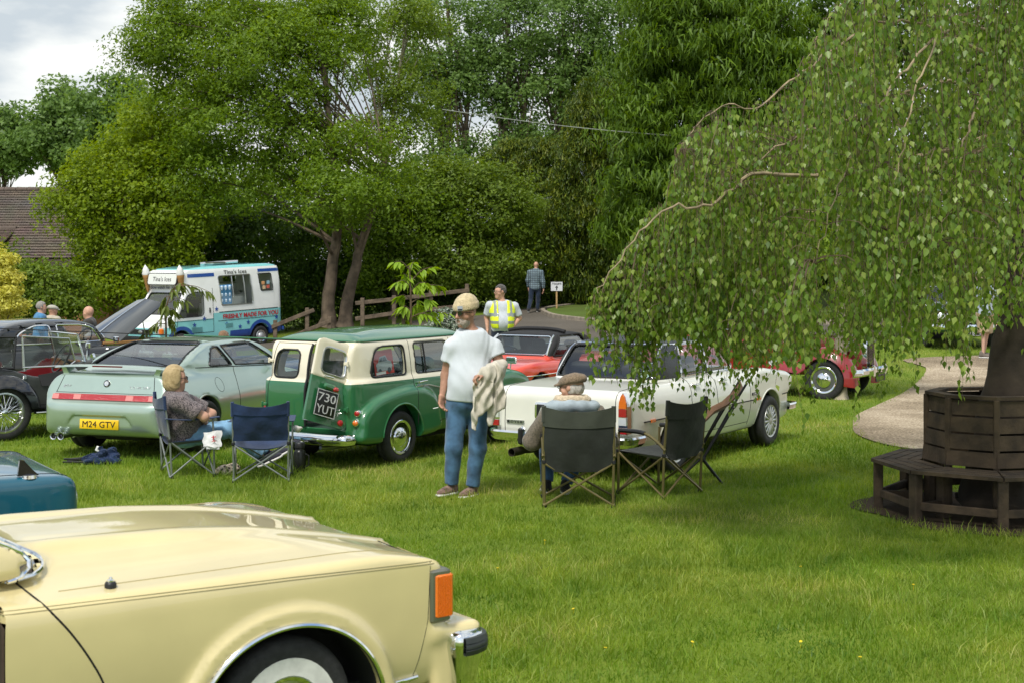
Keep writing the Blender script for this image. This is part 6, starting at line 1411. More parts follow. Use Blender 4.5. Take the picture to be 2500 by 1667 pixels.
# ================================================================ cream car and teal car in the foreground
def cream_car():
    CR = paint('cream_paint', (.64,.54,.275), 0., .36); CH = CHROME
    th = heading(54.2); root = thing('cream_car', 'large cream yellow car in the foreground with an amber corner lamp', 'car', (-1.488,6.818,0), th)
    side = [(-4.45,.40),(-4.5,.72),(-4.35,.93),(-3.6,1.01),(-1.9,1.03),(-1.3,1.066),(-.8,1.072),(-.3,1.055),(.1,1.015),(.45,.955),(.74,.892),(.80,.86),(.815,.62),(.80,.34),(.6,.25),(-4.2,.25)]
    plan = [(-4.5,-1.3),(-4.5,.72),(-4.3,.88),(-3.5,.94),(-1.5,.955),(0,.945),(.6,.925),(.77,.915),(.805,.88),(.82,.80),(.83,-1.3)]
    sect = [(-1.3,.25),(.84,.26),(.90,.40),(.935,.58),(.952,.74),(.948,.86),(.932,.915),(.900,.938),(.80,.952),(.60,.985),(.42,1.04),(.2,1.07),(-1.3,1.085)]
    cs = [(-.80,.98),(-1.62,1.37),(-2.2,1.42),(-3.3,1.40),(-4.0,1.0)]; cp = [(-.80,-1.3),(-.84,.40),(-1.0,.70),(-1.14,.765),(-2.0,.76),(-3.6,.74),(-4.1,-1.3)]; cc = [(-1.3,.95),(.80,.98),(.62,1.36),(.4,1.41),(-1.3,1.43)]
    xs = np.array([-1.25,-.8,-.3,.1,.45,.76]); zr = np.interp(xs,[-1.3,-.8,-.3,.1,.45,.76],[1.055,1.062,1.045,1.005,.945,.882])
    def extra(x,y,z,d):
        # two raised creases along the bonnet and a flare round the wheel
        zz = np.interp(x, xs, zr); rd = np.sqrt(((np.abs(y)-.36)*.55)**2+(z-zz+.012)**2)-.026; rd = np.maximum(rd, np.maximum(x-.78,-1.35-x)); d = smin(d, rd, .045)
        rr = np.sqrt(((x-.0)/1.10)**2+(z-.30)**2); fl = np.maximum(np.abs(rr-.435)-.030, np.abs(np.abs(y)-.90)-.0545); fl = np.maximum(fl, .22-z); d = smin(d, fl, .05)
        # bumper shelf at the nose
        sh = sd_box(x, np.abs(y), z, (.86,.42,.545), (.14,.50,.035), .03); d = smin(d, sh, .05)
        lo = sd_box(x, np.abs(y), z, (.80,.42,.38), (.06,.49,.14), .03); return smin(d, lo, .02)
    b = Body(side,plan,sect,cs,cp,cc,k=.03,kc=.05,kj=.03,extra=extra)
    b.windows = [dict(kind='front',poly=roundpoly([(-.735,.995),(-.60,1.02),(-.46,1.075),(-.38,1.10),(.38,1.10),(.46,1.075),(.60,1.02),(.735,.995),(.60,1.36),(-.60,1.36)],.02),lim=-1.9,tr=.009,start=-.79),dict(kind='side',poly=roundpoly([(-3.2,1.02),(-1.25,1.02),(-1.72,1.36),(-3.0,1.36)],.05),tr=.012)]
    b.cav = (-3.9,-1.0,.5,1.5,.78)
    arch = lambda x,y,z: np.maximum(np.sqrt(((x-0)/1.10)**2+(z-.30)**2)-.405, .62-np.abs(y))
    arch2 = lambda x,y,z: np.maximum(np.sqrt(((x+2.95)/1.10)**2+(z-.30)**2)-.39, .62-np.abs(y)); b.cuts = [arch,arch2]
    b.mesh((-4.55,-1.02,.2),(1.06,1.02,1.46),.0205)
    dr = lambda C: (C[:,0]<-.78-.28*np.clip((C[:,2]-.35)/.65,0,1)**2)&(C[:,0]>-2.2)&(C[:,2]>.34)&(C[:,2]<.985)&(C[:,1]<-.8)
    pr = b.parts(root,[('wheel_well',UNDER,lambda C:(np.minimum(arch(C[:,0],C[:,1],C[:,2]),arch2(C[:,0],C[:,1],C[:,2]))<.004)&(np.abs(C[:,1])<.90)),('underside',UNDER,lambda C:(C[:,2]<.30)&(np.abs(C[:,1])<.85)),
        ('interior_lining',pmat('dark_tan_trim',(.055,.036,.024),.7),lambda C:(b.outer(C[:,0],C[:,1],C[:,2])<-.012)&(C[:,0]<-.70)&(C[:,2]>.5)),('door',CR,dr),('bonnet',CR,lambda C:(C[:,2]>.93)&(np.abs(C[:,1])<.80)&(C[:,0]>-1.3)&(C[:,0]<.72)),('body',CR,None)], sharp=50)
    b.glaze(root, vox=.04)
    sm = MB()
    b.line(sm, xz=spline([(-1.09,1.0),(-1.04,.93),(-.95,.82),(-.87,.70),(-.81,.58),(-.78,.42),(-.78,.33)],40), side=-1, r=.0045, step=.02)
    b.line(sm, xz=[(.715,.905),(.70,.62),(.66,.45),(.63,.34)], side=-1, r=.0022, step=.02)
    sm.build('panel_gaps', SEAM, root)
    fine = pmat('fine_gap', (.30,.25,.12), .7); s2 = MB(); b.line(s2, xy=[(-.95,-.80),(-.4,-.80),(.72,-.795)], r=.0025, lift=0); b.line(s2, xy=[(-1.2,.80),(.72,.795)], r=.0025, lift=0)
    for zo in (0,.011): b.line(s2, xz=[(-2.6,.935-zo),(-1.2,.930-zo),(.0,.908-zo),(.765,.885-zo)], side=-1, r=.0022, lift=0, step=.04)
    s2.build('shut_lines', fine, root)
    A = np.linspace(-.02,PI+.02,70); P = np.array([(.447*math.cos(a),.30+.407*math.sin(a)) for a in A]); Q = onside(b.outer,P,-1,.004); MB().tube(Q,.012,8).build('arch_chrome', CH, root)
    Q[:,1] *= -1; MB().tube(Q,.012,8).build('arch_chrome', CH, root)
    for sg in (-1,1):
        wheel(root,.0,sg*.80,.322,sg,'hubcap',.21,.50,dict(white=pmat('whitewall',(.62,.62,.58),.7,vary=.1,vscale=20),wr=(.50,.73))); wheel(root,-2.95,sg*.80,.322,sg,'hubcap',.21,.52)
        # corner lamp in a metal frame
        x0,x1,z0,z1 = .718,.808,.612,.838
        fr = MB().box(((x0+x1)/2,sg*.885,(z0+z1)/2),(x1-x0+.018,.10,z1-z0+.016),bev=.010).build('lamp_frame', pmat('pewter',(.24,.24,.20),.35,.8), root)
        ln = MB(); zs = np.linspace(z0+.008,z1-.012,24); 
        ln.box(((x0+x1)/2+.014,sg*.888,(z0+z1)/2),(x1-x0+.015,.108,z1-z0-.02),bev=.012); ln.build('amber_lens', AMBERLENS, fr)
        rb = MB()
        for k in range(9): rb.box((x0+.02+.009*k,sg*.9435,(z0+z1)/2),(.003,.004,z1-z0-.04))
        rb.build('lens_ribs', AMBERLENS, fr)
        # lower trim strip behind the front wheel and ahead of it
        MB().tube(onside(b.outer,dens([(.46,.345),(.66,.365)],.04),sg,.006),.011,8).tube(onside(b.outer,dens([(-.46,.40),(-2.4,.40)],.06),sg,.006),.009,8).build('body_trim', CH, root)
        MB().box((.805,sg*.5,.74),(.03,.5,.16),bev=.01).build('headlamp', LAMPGLASS, root)
    # chrome bumper with rubber strip
    P = spline([(.80,-.80,.48),(.84,-.93,.48),(.87,-.957,.48),(.93,-.945,.48),(1.0,-.88,.48),(1.03,-.6,.48),(1.05,0,.48),(1.03,.6,.48),(1.0,.88,.48),(.93,.945,.48),(.87,.957,.48),(.84,.93,.48),(.80,.80,.48)],80)
    T = np.gradient(P,axis=0); Nn = unit(np.column_stack([T[:,1],-T[:,0],0*T[:,0]])); 
    rows = [P+Nn*o+np.array([0,0,z]) for o,z in ((-.10,.068),(-.01,.070),(.012,.060),(.020,.045),(.022,.0),(.014,-.05),(-.005,-.15),(-.03,-.22),(-.10,-.24))]
    bm = MB().sheet(np.array(rows)).build('front_bumper', CH, root)
    sel = slice(13,-13); rows = [(P+Nn*o+np.array([0,0,z]))[sel] for o,z in ((.0,.048),(.035,.044),(.043,.022),(.037,.020),(.043,.012),(.043,-.004),(.037,-.006),(.043,-.012),(.038,-.034),(.0,-.04))]
    MB().sheet(np.array(rows)).build('rubber_strip', pmat('bumper_rubber',(.02,.025,.022),.45), bm)
    k = onside(b.outer,np.array([(-.60,.92)]),-1)[0]; zc = ontop(b.outer,np.array([(-.75,-.83)]))[0]
    MB().lathe([(.024,-.006),(.024,.014),(.020,.022),(.016,.024)], zc,(0,-.05,1),18).build('aerial_base', BLACK, root)
    MB().lathe([(.014,.02),(.014,.030),(.008,.034),(.007,.040),(.002,.042)], zc,(0,-.05,1),14).build('aerial_cap', CH, root)
    MB().box((-1.38,-.90,1.05),(.12,.16,.10),bev=.04).build('door_mirror', CH, root)
    steering(root,-1.75,-.4,1.05); MB().box((-1.5,0,.98),(.3,1.4,.16),bev=.06).build('dashboard', DARKIN, root)
    for yy in (-.4,.4): seat(root,-2.4,yy,.5,pmat('tan_seat_%d'%len(MATS),(.35,.2,.11),.6),.6,.6)
    MB().box((-1.8,0,.3),(4.6,1.5,.1)).build('chassis', UNDER, root)
    return root
cream_car()
def teal_car():
    TL = paint('teal_paint', (.004,.085,.135)); hd = 58; th = heading(hd)
    f = np.array([math.cos(th),math.sin(th)]); rt = np.array([f[1],-f[0]]); L = 4.2; p = np.array([-2.82,9.35])-f*L-rt*.74
    root = thing('teal_car', 'dark teal blue car whose wing tip shows behind the cream car', 'car', (p[0],p[1],0), th)
    side = [(.1,.35),(.0,.6),(.1,.9),(.9,.97),(2.6,.97),(3.2,.925),(3.9,.885),(4.1,.86),(4.17,.80),(4.2,.5),(4.15,.35),(2,.28)]; plan = [(0,-1),(0,.6),(.2,.74),(2,.80),(3.9,.79),(4.12,.765),(4.19,.70),(4.21,-1)]; sect = [(-1,.28),(.72,.30),(.79,.5),(.80,.76),(.785,.84),(.74,.87),(.5,.89),(.2,.915),(-1,.92)]
    cs = [(.7,.93),(1.1,1.35),(1.5,1.41),(2.2,1.41),(2.5,1.35),(2.95,.93)]; cp = [(.6,-1),(.7,.55),(1.4,.66),(2.4,.66),(3.0,.6),(3.05,-1)]; cc = [(-1,.9),(.70,.93),(.58,1.34),(.4,1.40),(-1,1.42)]
    b = Body(side,plan,sect,cs,cp,cc,k=.035,kc=.05); b.cav = (.8,2.9,.5,1.5,.66); b.wells = [(.85,.30,.36,.55),(3.45,.30,.36,.55)]
    b.windows = [dict(kind='front',poly=roundpoly([(-.6,.99),(.6,.99),(.5,1.34),(-.5,1.34)],.05),lim=2.2),dict(kind='side',poly=roundpoly([(1.1,.99),(2.75,.99),(2.45,1.33),(1.25,1.33)],.05)),dict(kind='rear',poly=roundpoly([(-.55,1.0),(.55,1.0),(.45,1.32),(-.45,1.32)],.05),lim=1.3)]
    b.mesh((-.05,-.86,.22),(4.27,.86,1.47),.032); b.parts(root,[('body',TL,None)]); b.glaze(root); b.lips(root,TL)
    sm = MB(); b.line(sm, xy=[(2.95,-.66),(4.12,-.64)], r=.004); b.line(sm, xy=[(2.95,.66),(4.12,.64)], r=.004); b.line(sm, xz=[(2.9,.95),(2.95,.35)], side=-1); sm.build('panel_gaps', SEAM, root)
    q = ontop(b.outer,np.array([(3.86,-.72)]))[0]; fin = MB(); fin.lathe([(.052,-.01),(.050,.012),(.02,.018)],q,(0,0,1),16).build('ornament_base', CHROME, root)
    MB().prism([(-.075,0),(.06,0),(.02,.035),(-.035,.10),(-.062,.105)],q+np.array([0,-.014,.008]),(1,0,0),(0,0,1),(0,.028,0)).build('wing_ornament', BLACKGLOSS, root, sharp=20)
    for sg in (-1,1):
        for x in (.85,3.45): wheel(root,x,sg*.68,.30,sg,'hubcap',.16,.6)
        MB().lathe([(.09,-.04),(.092,.02),(.07,.03),(.03,.045)],(4.165,sg*.56,.68),(1,0,0),18).build('headlamp', LAMPGLASS, root)
    MB().box((4.25,0,.45),(.08,1.55,.11),bev=.03).build('bumper', CHROME, root)
teal_car()
# ================================================================ PEOPLE  (joints in metres, x to the photo's right, y away, z up, from the point between the feet)
SKIN = pmat('skin', (.52,.29,.20), .55, vary=.08, vscale=25); SKINTAN = pmat('tanned_skin', (.40,.21,.14), .55, vary=.1, vscale=25)
def clothmat(name, c, vary=.12, vs=14., rough=.85, bump=.35, bs=220., dirt=None): return pmat(name, c, rough, spec=.25, vary=vary, vscale=vs, bump=bump, bscale=bs, sheen=.2, dirt=dirt)
def nfr(f, u):
    u = unit(np.asarray(u,float)); f = np.asarray(f,float); f = unit(f-u*(f@u)); l = np.cross(u,f); return f, l, u
def wrinkle(x,y,z,a,k=1.0): return a*(np.sin(31*k*z+9*np.sin(13*k*x+5*y))*.5+np.sin(23*k*z-17*k*x+7*np.sin(11*k*y))*.35+np.sin(53*k*x+41*k*z+29*y)*.2)
def head_sdf(c, f, l, u, x, y, z, s=1.0, beard=False):
    X = ((x-c[0])*f[0]+(y-c[1])*f[1]+(z-c[2])*f[2])/s; Y = ((x-c[0])*l[0]+(y-c[1])*l[1]+(z-c[2])*l[2])/s; Z = ((x-c[0])*u[0]+(y-c[1])*u[1]+(z-c[2])*u[2])/s
    aY = np.abs(Y)
    d = sd_ell(X,Y,Z,(-.006,0,.028),(.098,.078,.098)); d = smin(d, sd_ell(X,Y,Z,(.030,0,-.050),(.062,.060,.072)), .03)
    d = smin(d, sd_ell(X,Y,Z,(.068,0,-.093),(.024,.028,.022)), .025); d = smin(d, sd_cap(X,aY,Z,(.078,.014,.030),(.066,.050,.026),.013,.010), .015)
    d = smin(d, sd_cap(X,aY,Z,(.066,.046,-.014),(.05,.055,-.03),.018), .02)
    d = smax(d, -sd_ell(X,aY,Z,(.097,.031,.010),(.016,.017,.011)), .012)
    d = smin(d, sd_cap(X,Y,Z,(.090,0,.018),(.113,0,-.024),.009,.014), .012); d = smin(d, sd_cap(X,aY,Z,(.096,0,-.029),(.094,.013,-.030),.011,.008), .008)
    d = smin(d, sd_cap(X,aY,Z,(.088,0,-.056),(.080,.020,-.058),.0085,.005), .006); d = smin(d, sd_cap(X,aY,Z,(.086,0,-.067),(.078,.017,-.067),.009,.006), .006)
    d = smin(d, sd_ell(X,aY,Z,(-.006,.080,.0),(.022,.010,.032)), .01)
    return d*s
def hand(wr, dr, pn, curl, th_side, vox=.006, s=1.0):
    """hand growing from the wrist along dr; pn is the palm normal (fingers curl towards it)"""
    d = unit(np.asarray(dr,float)); n = unit(np.asarray(pn,float)-d*(np.asarray(pn,float)@d)); sd_ = np.cross(d,n)*th_side; w = np.asarray(wr,float); caps = []
    ln = [.040,.046,.044,.034]
    for i in range(4):
        b = w+(d*.088+sd_*(.030-.020*i))*s; a1 = curl*(.8+.05*i); a2 = curl*1.75; a3 = curl*2.4
        p1 = b+(d*math.cos(a1)+n*math.sin(a1))*ln[i]*s; p2 = p1+(d*math.cos(a2)+n*math.sin(a2))*ln[i]*.75*s; p3 = p2+(d*math.cos(a3)+n*math.sin(a3))*ln[i]*.5*s
        caps += [(b,p1,.0098,.0090),(p1,p2,.0090,.0082),(p2,p3,.0082,.0072)]
    t0 = w+(d*.030+sd_*.030)*s; t1 = t0+(d*.030+sd_*.022+n*.012)*s; t2 = t1+(d*.028+sd_*.002+n*.020*min(1.5,.4+curl))*s
    caps += [(t0,t1,.0135,.011),(t1,t2,.011,.0088)]
    pc = w+d*.052*s
    def f(x,y,z):
        X = (x-pc[0])*d[0]+(y-pc[1])*d[1]+(z-pc[2])*d[2]; Y = (x-pc[0])*sd_[0]+(y-pc[1])*sd_[1]+(z-pc[2])*sd_[2]; Z = (x-pc[0])*n[0]+(y-pc[1])*n[1]+(z-pc[2])*n[2]
        q = sd_box(X,Y,Z,(0,0,0),(.048*s,.040*s,.0145*s),.013*s); q = smin(q, sd_cap(x,y,z,w-d*.04,w+d*.012,.0245*s,.024*s), .03)
        for a,b,ra,rb in caps: q = smin(q, sd_cap(x,y,z,a,b,ra*s,rb*s), .007)
        return q
    P = np.array([c[0] for c in caps]+[c[1] for c in caps]+[w-d*.04]); return sdf_mesh(f, P.min(0)-.04, P.max(0)+.04, vox)
def person(label, loc, J, top, bottom, shoes, hair=None, hat=None, skin=SKIN, vox=.012, group=None, hands=True, head_s=1.0, belly=.0, build_=1.0, category='person'):
    root = thing('person', label, category, loc, 0, group)
    g = {k: np.asarray(v,float) for k,v in J.items() if not isinstance(v,(str,float,int))}
    pel, nk, hd_ = g['pelvis'], g['neck'], g['head']; tu = nk-pel; tl = unit(tu); lsh, rsh = g['lsh'], g['rsh']
    latd = unit((lsh-rsh)); tf = unit(np.cross(latd, tl)); latd = np.cross(tl, tf); Lh = np.linalg.norm(tu); hf, hl, hu = nfr(g['look'], g.get('headup',(0,0,1)))
    if (tf@g.get('front',tf)) < 0: tf, latd = -tf, -latd
    shw = np.linalg.norm(lsh-rsh)/2
    def torso(x,y,z,inf=0.0):
        X = (x-pel[0])*tf[0]+(y-pel[1])*tf[1]+(z-pel[2])*tf[2]; Y = (x-pel[0])*latd[0]+(y-pel[1])*latd[1]+(z-pel[2])*latd[2]; Z = (x-pel[0])*tl[0]+(y-pel[1])*tl[1]+(z-pel[2])*tl[2]
        b = build_
        d = sd_ell(X,Y,Z,(.0,0,Lh*.70),(.118*b,shw*.93,Lh*.36)); d = smin(d, sd_ell(X,Y,Z,(.018+belly*.5,0,Lh*.30),(.118*b+belly,.158*b+belly*.4,Lh*.33)), .09)
        d = smin(d, sd_ell(X,Y,Z,(-.005,0,.02),(.122*b,.168*b,.13)), .08)
        return d-inf
    def sh_caps(x,y,z,r): return smin(sd_cap(x,y,z,nk-tl*.06,lsh-tl*.015,.045*build_+r,.046*build_+r), sd_cap(x,y,z,nk-tl*.06,rsh-tl*.015,.045*build_+r,.046*build_+r), .03)
    def arm(x,y,z,s,r0=0.,r1=0.):
        a,b,c = g[s+'sh'],g[s+'el'],g[s+'wr']; return smin(sd_cap(x,y,z,a,b,.054*build_+r0,.043*build_+r0), sd_cap(x,y,z,b,c,.043*build_+r1,.028+r1), .025)
    def leg(x,y,z,s,r0=0.,r1=0.):
        a,b,c = g[s+'hip'],g[s+'kn'],g[s+'an']; return smin(sd_cap(x,y,z,a,b,.080*build_+r0,.055*build_+r0), sd_cap(x,y,z,b,c,.055*build_+r1,.040+r1), .03)
    allp = np.array([g[k] for k in ('pelvis','neck','head','lsh','rsh','lel','rel','lwr','rwr','lhip','rhip','lkn','rkn','lan','ran')]); lo = allp.min(0)-.22; hi = allp.max(0)+.22; lo[2] = max(lo[2], allp[:,2].min()-.14)
    def body(x,y,z):
        d = head_sdf(hd_,hf,hl,hu,x,y,z,head_s); d = smin(d, sd_cap(x,y,z,nk-tl*.05,hd_-hu*.06-hf*.02,.060,.054), .03)
        d = smin(d, torso(x,y,z,-.012), .04)
        for s in 'lr': d = smin(d, arm(x,y,z,s), .03); d = smin(d, leg(x,y,z,s,-.012,-.012), .03)
        return d
    V, F = sdf_mesh(body, lo, hi, vox)
    if hands:
        for s in 'lr':
            if s+'hd' not in g: continue
            dr, pn, cu = J[s+'hd'], J[s+'pn'], float(J[s+'cu']); v, f = hand(g[s+'wr'], dr, pn, cu, (1 if s=='l' else -1)*J.get(s+'ts',1), min(vox,.007)); F = np.concatenate([F, f+len(V)]); V = np.concatenate([V,v])
    BV, BF = V, F
    # upper garment
    sl, hem, th = top.get('sleeve',.55), top.get('hem',-.10), top.get('th',.014); wa = top.get('wr',.004)
    def shirt(x,y,z):
        d = smin(torso(x,y,z,th), sh_caps(x,y,z,th), .05)
        for s in 'lr':
            a,b,c = g[s+'sh'],g[s+'el'],g[s+'wr']
            if sl <= 1: e = a+(b-a)*sl; u = unit(b-a); q = sd_cap(x,y,z,a+u*.015,e+u*.05,.052*build_+th,.054*build_+th+.008); q = np.maximum(q, (x-e[0])*u[0]+(y-e[1])*u[1]+(z-e[2])*u[2])
            else: e = b+(c-b)*(sl-1); u = unit(c-b); q = smin(sd_cap(x,y,z,a+unit(b-a)*.015,b,.053*build_+th,.048*build_+th), sd_cap(x,y,z,b,e,.050*build_+th,.036+th), .03); q = np.maximum(q, (x-e[0])*u[0]+(y-e[1])*u[1]+(z-e[2])*u[2])
            d = smin(d, q, .04)
        d = d+wrinkle(x,y,z,wa)
        hh = pel+tl*hem; d = smax(d, -((x-hh[0])*tl[0]+(y-hh[1])*tl[1]+(z-hh[2])*tl[2]), .01)
        col = nk+tl*.012-tf*.0; cp_ = (x-col[0])*(tl[0]-.35*tf[0]*-1)+(y-col[1])*(tl[1]+.35*tf[1])+(z-col[2])*(tl[2]+.35*tf[2]); return smax(d, cp_-.012, .015)
    V, F = sdf_mesh(shirt, lo, hi, vox); so = mobj(top.get('name','shirt'), V, F, top['mat'], root, sharp=None)
    bl, bt = bottom.get('len',1.97), bottom.get('th',.012); bw = bottom.get('wr',.004)
    def trous(x,y,z):
        X = (x-pel[0])*tf[0]+(y-pel[1])*tf[1]+(z-pel[2])*tf[2]; Y = (x-pel[0])*latd[0]+(y-pel[1])*latd[1]+(z-pel[2])*latd[2]; Z = (x-pel[0])*tl[0]+(y-pel[1])*tl[1]+(z-pel[2])*tl[2]
        d = sd_ell(X,Y,Z,(-.005,0,.02),(.124*build_+bt*.7+belly*.6,.170*build_+bt*.7,.135)); d = smax(d, Z-bottom.get('waist',.10), .01)
        for s in 'lr':
            a,b,c = g[s+'hip'],g[s+'kn'],g[s+'an']
            if bl > 1: e = b+(c-b)*(bl-1); u = unit(c-b); q = smin(sd_cap(x,y,z,a,b,.084*build_+bt,.060*build_+bt), sd_cap(x,y,z,b,e,.060*build_+bt,.050+bt), .03)
            else: e = a+(b-a)*bl; u = unit(b-a); q = sd_cap(x,y,z,a,e,.096*build_+bt,.085*build_+bt+.012)
            q = np.maximum(q, (x-e[0])*u[0]+(y-e[1])*u[1]+(z-e[2])*u[2]); d = smin(d, q, .045)
        return d+wrinkle(x,y,z,bw,.8)
    V, F = sdf_mesh(trous, lo, hi, vox); mobj(bottom.get('name','trousers'), V, F, bottom['mat'], root, sharp=None)
    mobj('body', BV, BF, skin, root, sharp=None)
    for s in 'lr':
        an = g[s+'an']; tv = unit(np.asarray(J.get(s+'toe',tf),float)); tup = np.asarray(J.get(s+'sup',(0,0,1)),float); f_, l_, u_ = nfr(tv, tup); o = an-u_*(.085 if 'toe' else 0)
        def shoe(x,y,z):
            X = (x-o[0])*f_[0]+(y-o[1])*f_[1]+(z-o[2])*f_[2]; Y = (x-o[0])*l_[0]+(y-o[1])*l_[1]+(z-o[2])*l_[2]; Z = (x-o[0])*u_[0]+(y-o[1])*u_[1]+(z-o[2])*u_[2]
            d = smin(sd_ell(X,Y,Z,(.02,0,.045),(.105,.044,.045)), sd_ell(X,Y,Z,(.12,0,.028),(.085,.048,.036)), .04); d = smin(d, sd_cap(X,Y,Z,(-.02,0,.05),(-.03,0,.105),.045,.044), .03); return smax(d, .004-Z, .012)
        V, F = sdf_mesh(shoe, o-.32, o+.32, max(.013,vox)); sh = mobj('shoe', V, F, shoes, root, sharp=None)
        def sole(x,y,z):
            X = (x-o[0])*f_[0]+(y-o[1])*f_[1]+(z-o[2])*f_[2]; Y = (x-o[0])*l_[0]+(y-o[1])*l_[1]+(z-o[2])*l_[2]; Z = (x-o[0])*u_[0]+(y-o[1])*u_[1]+(z-o[2])*u_[2]
            return smax(smin(sd_ell(X,Y,Z,(.02,0,.01),(.112,.049,.06)), sd_ell(X,Y,Z,(.12,0,.01),(.092,.053,.05)), .04), np.maximum(Z-.020,-.006-Z), .006)
        V, F = sdf_mesh(sole, o-.32, o+.32, max(.013,vox*.8)); mobj('sole', V, F, MATS['shoe_sole'], sh, sharp=None)
    def HX(x,y,z): return ((x-hd_[0])*hf[0]+(y-hd_[1])*hf[1]+(z-hd_[2])*hf[2])/head_s, ((x-hd_[0])*hl[0]+(y-hd_[1])*hl[1]+(z-hd_[2])*hl[2])/head_s, ((x-hd_[0])*hu[0]+(y-hd_[1])*hu[1]+(z-hd_[2])*hu[2])/head_s
    if hair:
        def hs(x,y,z):
            X,Y,Z = HX(x,y,z); st = hair.get('style','short')
            wv = .004*np.sin(55*Z+8*np.sin(40*Y)+30*X)+.003*np.sin(90*Y+50*X)
            if st == 'bob':
                d = sd_ell(X,Y,Z,(-.018,0,.028),(.115,.102,.118)); d = smin(d, sd_ell(X,Y,Z,(-.035,0,-.060),(.085,.098,.075)), .05); cut = np.maximum(.035-X, Z-.085+.4*(X-.06))*-1; d = smax(d, smin(.5*(X-.045)+.0*Z, (.080-Z)*-1+.0, .01)*1.0, .02) if False else smax(d, np.minimum(X-.038+.55*np.maximum(Z-.04,-.2)*-.0, .085-Z), .015)
            elif st == 'short':
                d = sd_ell(X,Y,Z,(-.010,0,.034),(.103,.084,.104)); d = smax(d, np.minimum(X-.035, .070-Z), .012); d = smax(d, -(Z+.035+.25*X), .01)
            elif st == 'fringe':
                d = sd_ell(X,Y,Z,(-.012,0,.0),(.098,.083,.085)); d = smax(d, np.maximum(Z-.045, X-.012), .012); d = smax(d, -(Z+.05), .01)
            else:  # beard
                d = sd_ell(X,Y,Z,(.035,0,-.058),(.066,.064,.066)); d = smax(d, Z+.030-.5*np.abs(Y), .01); d = smax(d, -sd_ell(X,Y,Z,(.10,0,-.060),(.03,.020,.011)), .006)
            return d*head_s+wv*.7
        V, F = sdf_mesh(hs, hd_-.2, hd_+.2, max(.009,vox*.6)); mobj('beard' if hair.get('style')=='beard' else 'hair', V, F, hair['mat'], root, sharp=None)
    if hat and hat['style'] == 'beanie':
        def bs(x,y,z):
            X,Y,Z = HX(x,y,z); Zt = Z+.10*X; a = np.arctan2(Y,X+.01); rib = .0028*np.cos(a*44)
            d = sd_ell(X,Y,Zt,(-.010,0,.066),(.116,.098,.108)); d = smax(d, .040-Zt, .01); cf = smax(sd_ell(X,Y,Zt,(-.010,0,.060),(.122,.104,.125)), np.abs(Zt-.066)-.030, .012); return smin(d+rib, cf+rib, .004)*head_s
        V, F = sdf_mesh(bs, hd_-.22, hd_+.26, .008); bo = mobj('beanie', V, F, hat['mat'], root, sharp=None)
        c = hd_+(hf*.106+hl*-.045*hat.get('ls',1)+hu*.056)*head_s; n = unit(hf*.9+hl*-.4*hat.get('ls',1)); MB().box(c+n*.012,(.052,.044,.004),rot=np.column_stack([np.cross(hu,n),hu,n])).build('beanie_patch', pmat('grey_patch',(.35,.38,.42),.7), bo)
        MB().box(c+n*.0145-hu*.012,(.044,.012,.003),rot=np.column_stack([np.cross(hu,n),hu,n])).build('patch_print', INK, bo)
    if hat and hat['style'] == 'flatcap':
        def cs_(x,y,z):
            X,Y,Z = HX(x,y,z); Zt = Z+.16*X-.0; d = sd_ell(X,Y,Zt,(-.005,0,.062),(.128,.105,.066)); d = smax(d, .035-Zt, .014); br = smax(sd_ell(X,Y,Zt,(.10,0,.040),(.062,.078,.02)), .03-Zt, .01); return smin(d,br,.02)*head_s+.002*np.sin(60*X+40*Y)
        V, F = sdf_mesh(cs_, hd_-.25, hd_+.25, .009); mobj('flat_cap', V, F, hat['mat'], root, sharp=None)
    if J.get('glasses'):
        gm = MB()
        for sg in (-1,1):
            c = hd_+(hf*.108+hl*.034*sg+hu*.012)*head_s; gm.tube([c+(hl*.026*math.cos(a)+hu*.018*math.sin(a))*head_s for a in np.arange(14)*2*PI/14],.0028,5,closed=True); gm.tube([hd_+(hf*.106+hl*.058*sg+hu*.014)*head_s, hd_+(hf*.01+hl*.086*sg+hu*.014)*head_s],.003,5)
        gm.build('glasses', BLACK, root)
        ln = MB()
        for sg in (-1,1):
            c = hd_+(hf*.109+hl*.034*sg+hu*.012)*head_s; ln.add(np.array([c+(hl*.025*math.cos(a)+hu*.017*math.sin(a))*head_s for a in np.arange(14)*2*PI/14]),[list(range(14))])
        ln.build('lenses', BLACKGLOSS if J['glasses']=='dark' else GLASS, root, smooth=False)
    return root, (hd_,hf,hl,hu,pel,tl,tf,latd,nk)
pmat('shoe_sole', (.66,.65,.62), .7)
DENIM = clothmat('denim', (.052,.115,.20), .45, 7.); DENIMD = clothmat('dark_denim', (.012,.022,.045), .3, 9.)
def P_(px0, py0, d): s = FPX/d; return lambda px, py, y=0.0: ((px-px0)/s, y, (py0-py)/s)

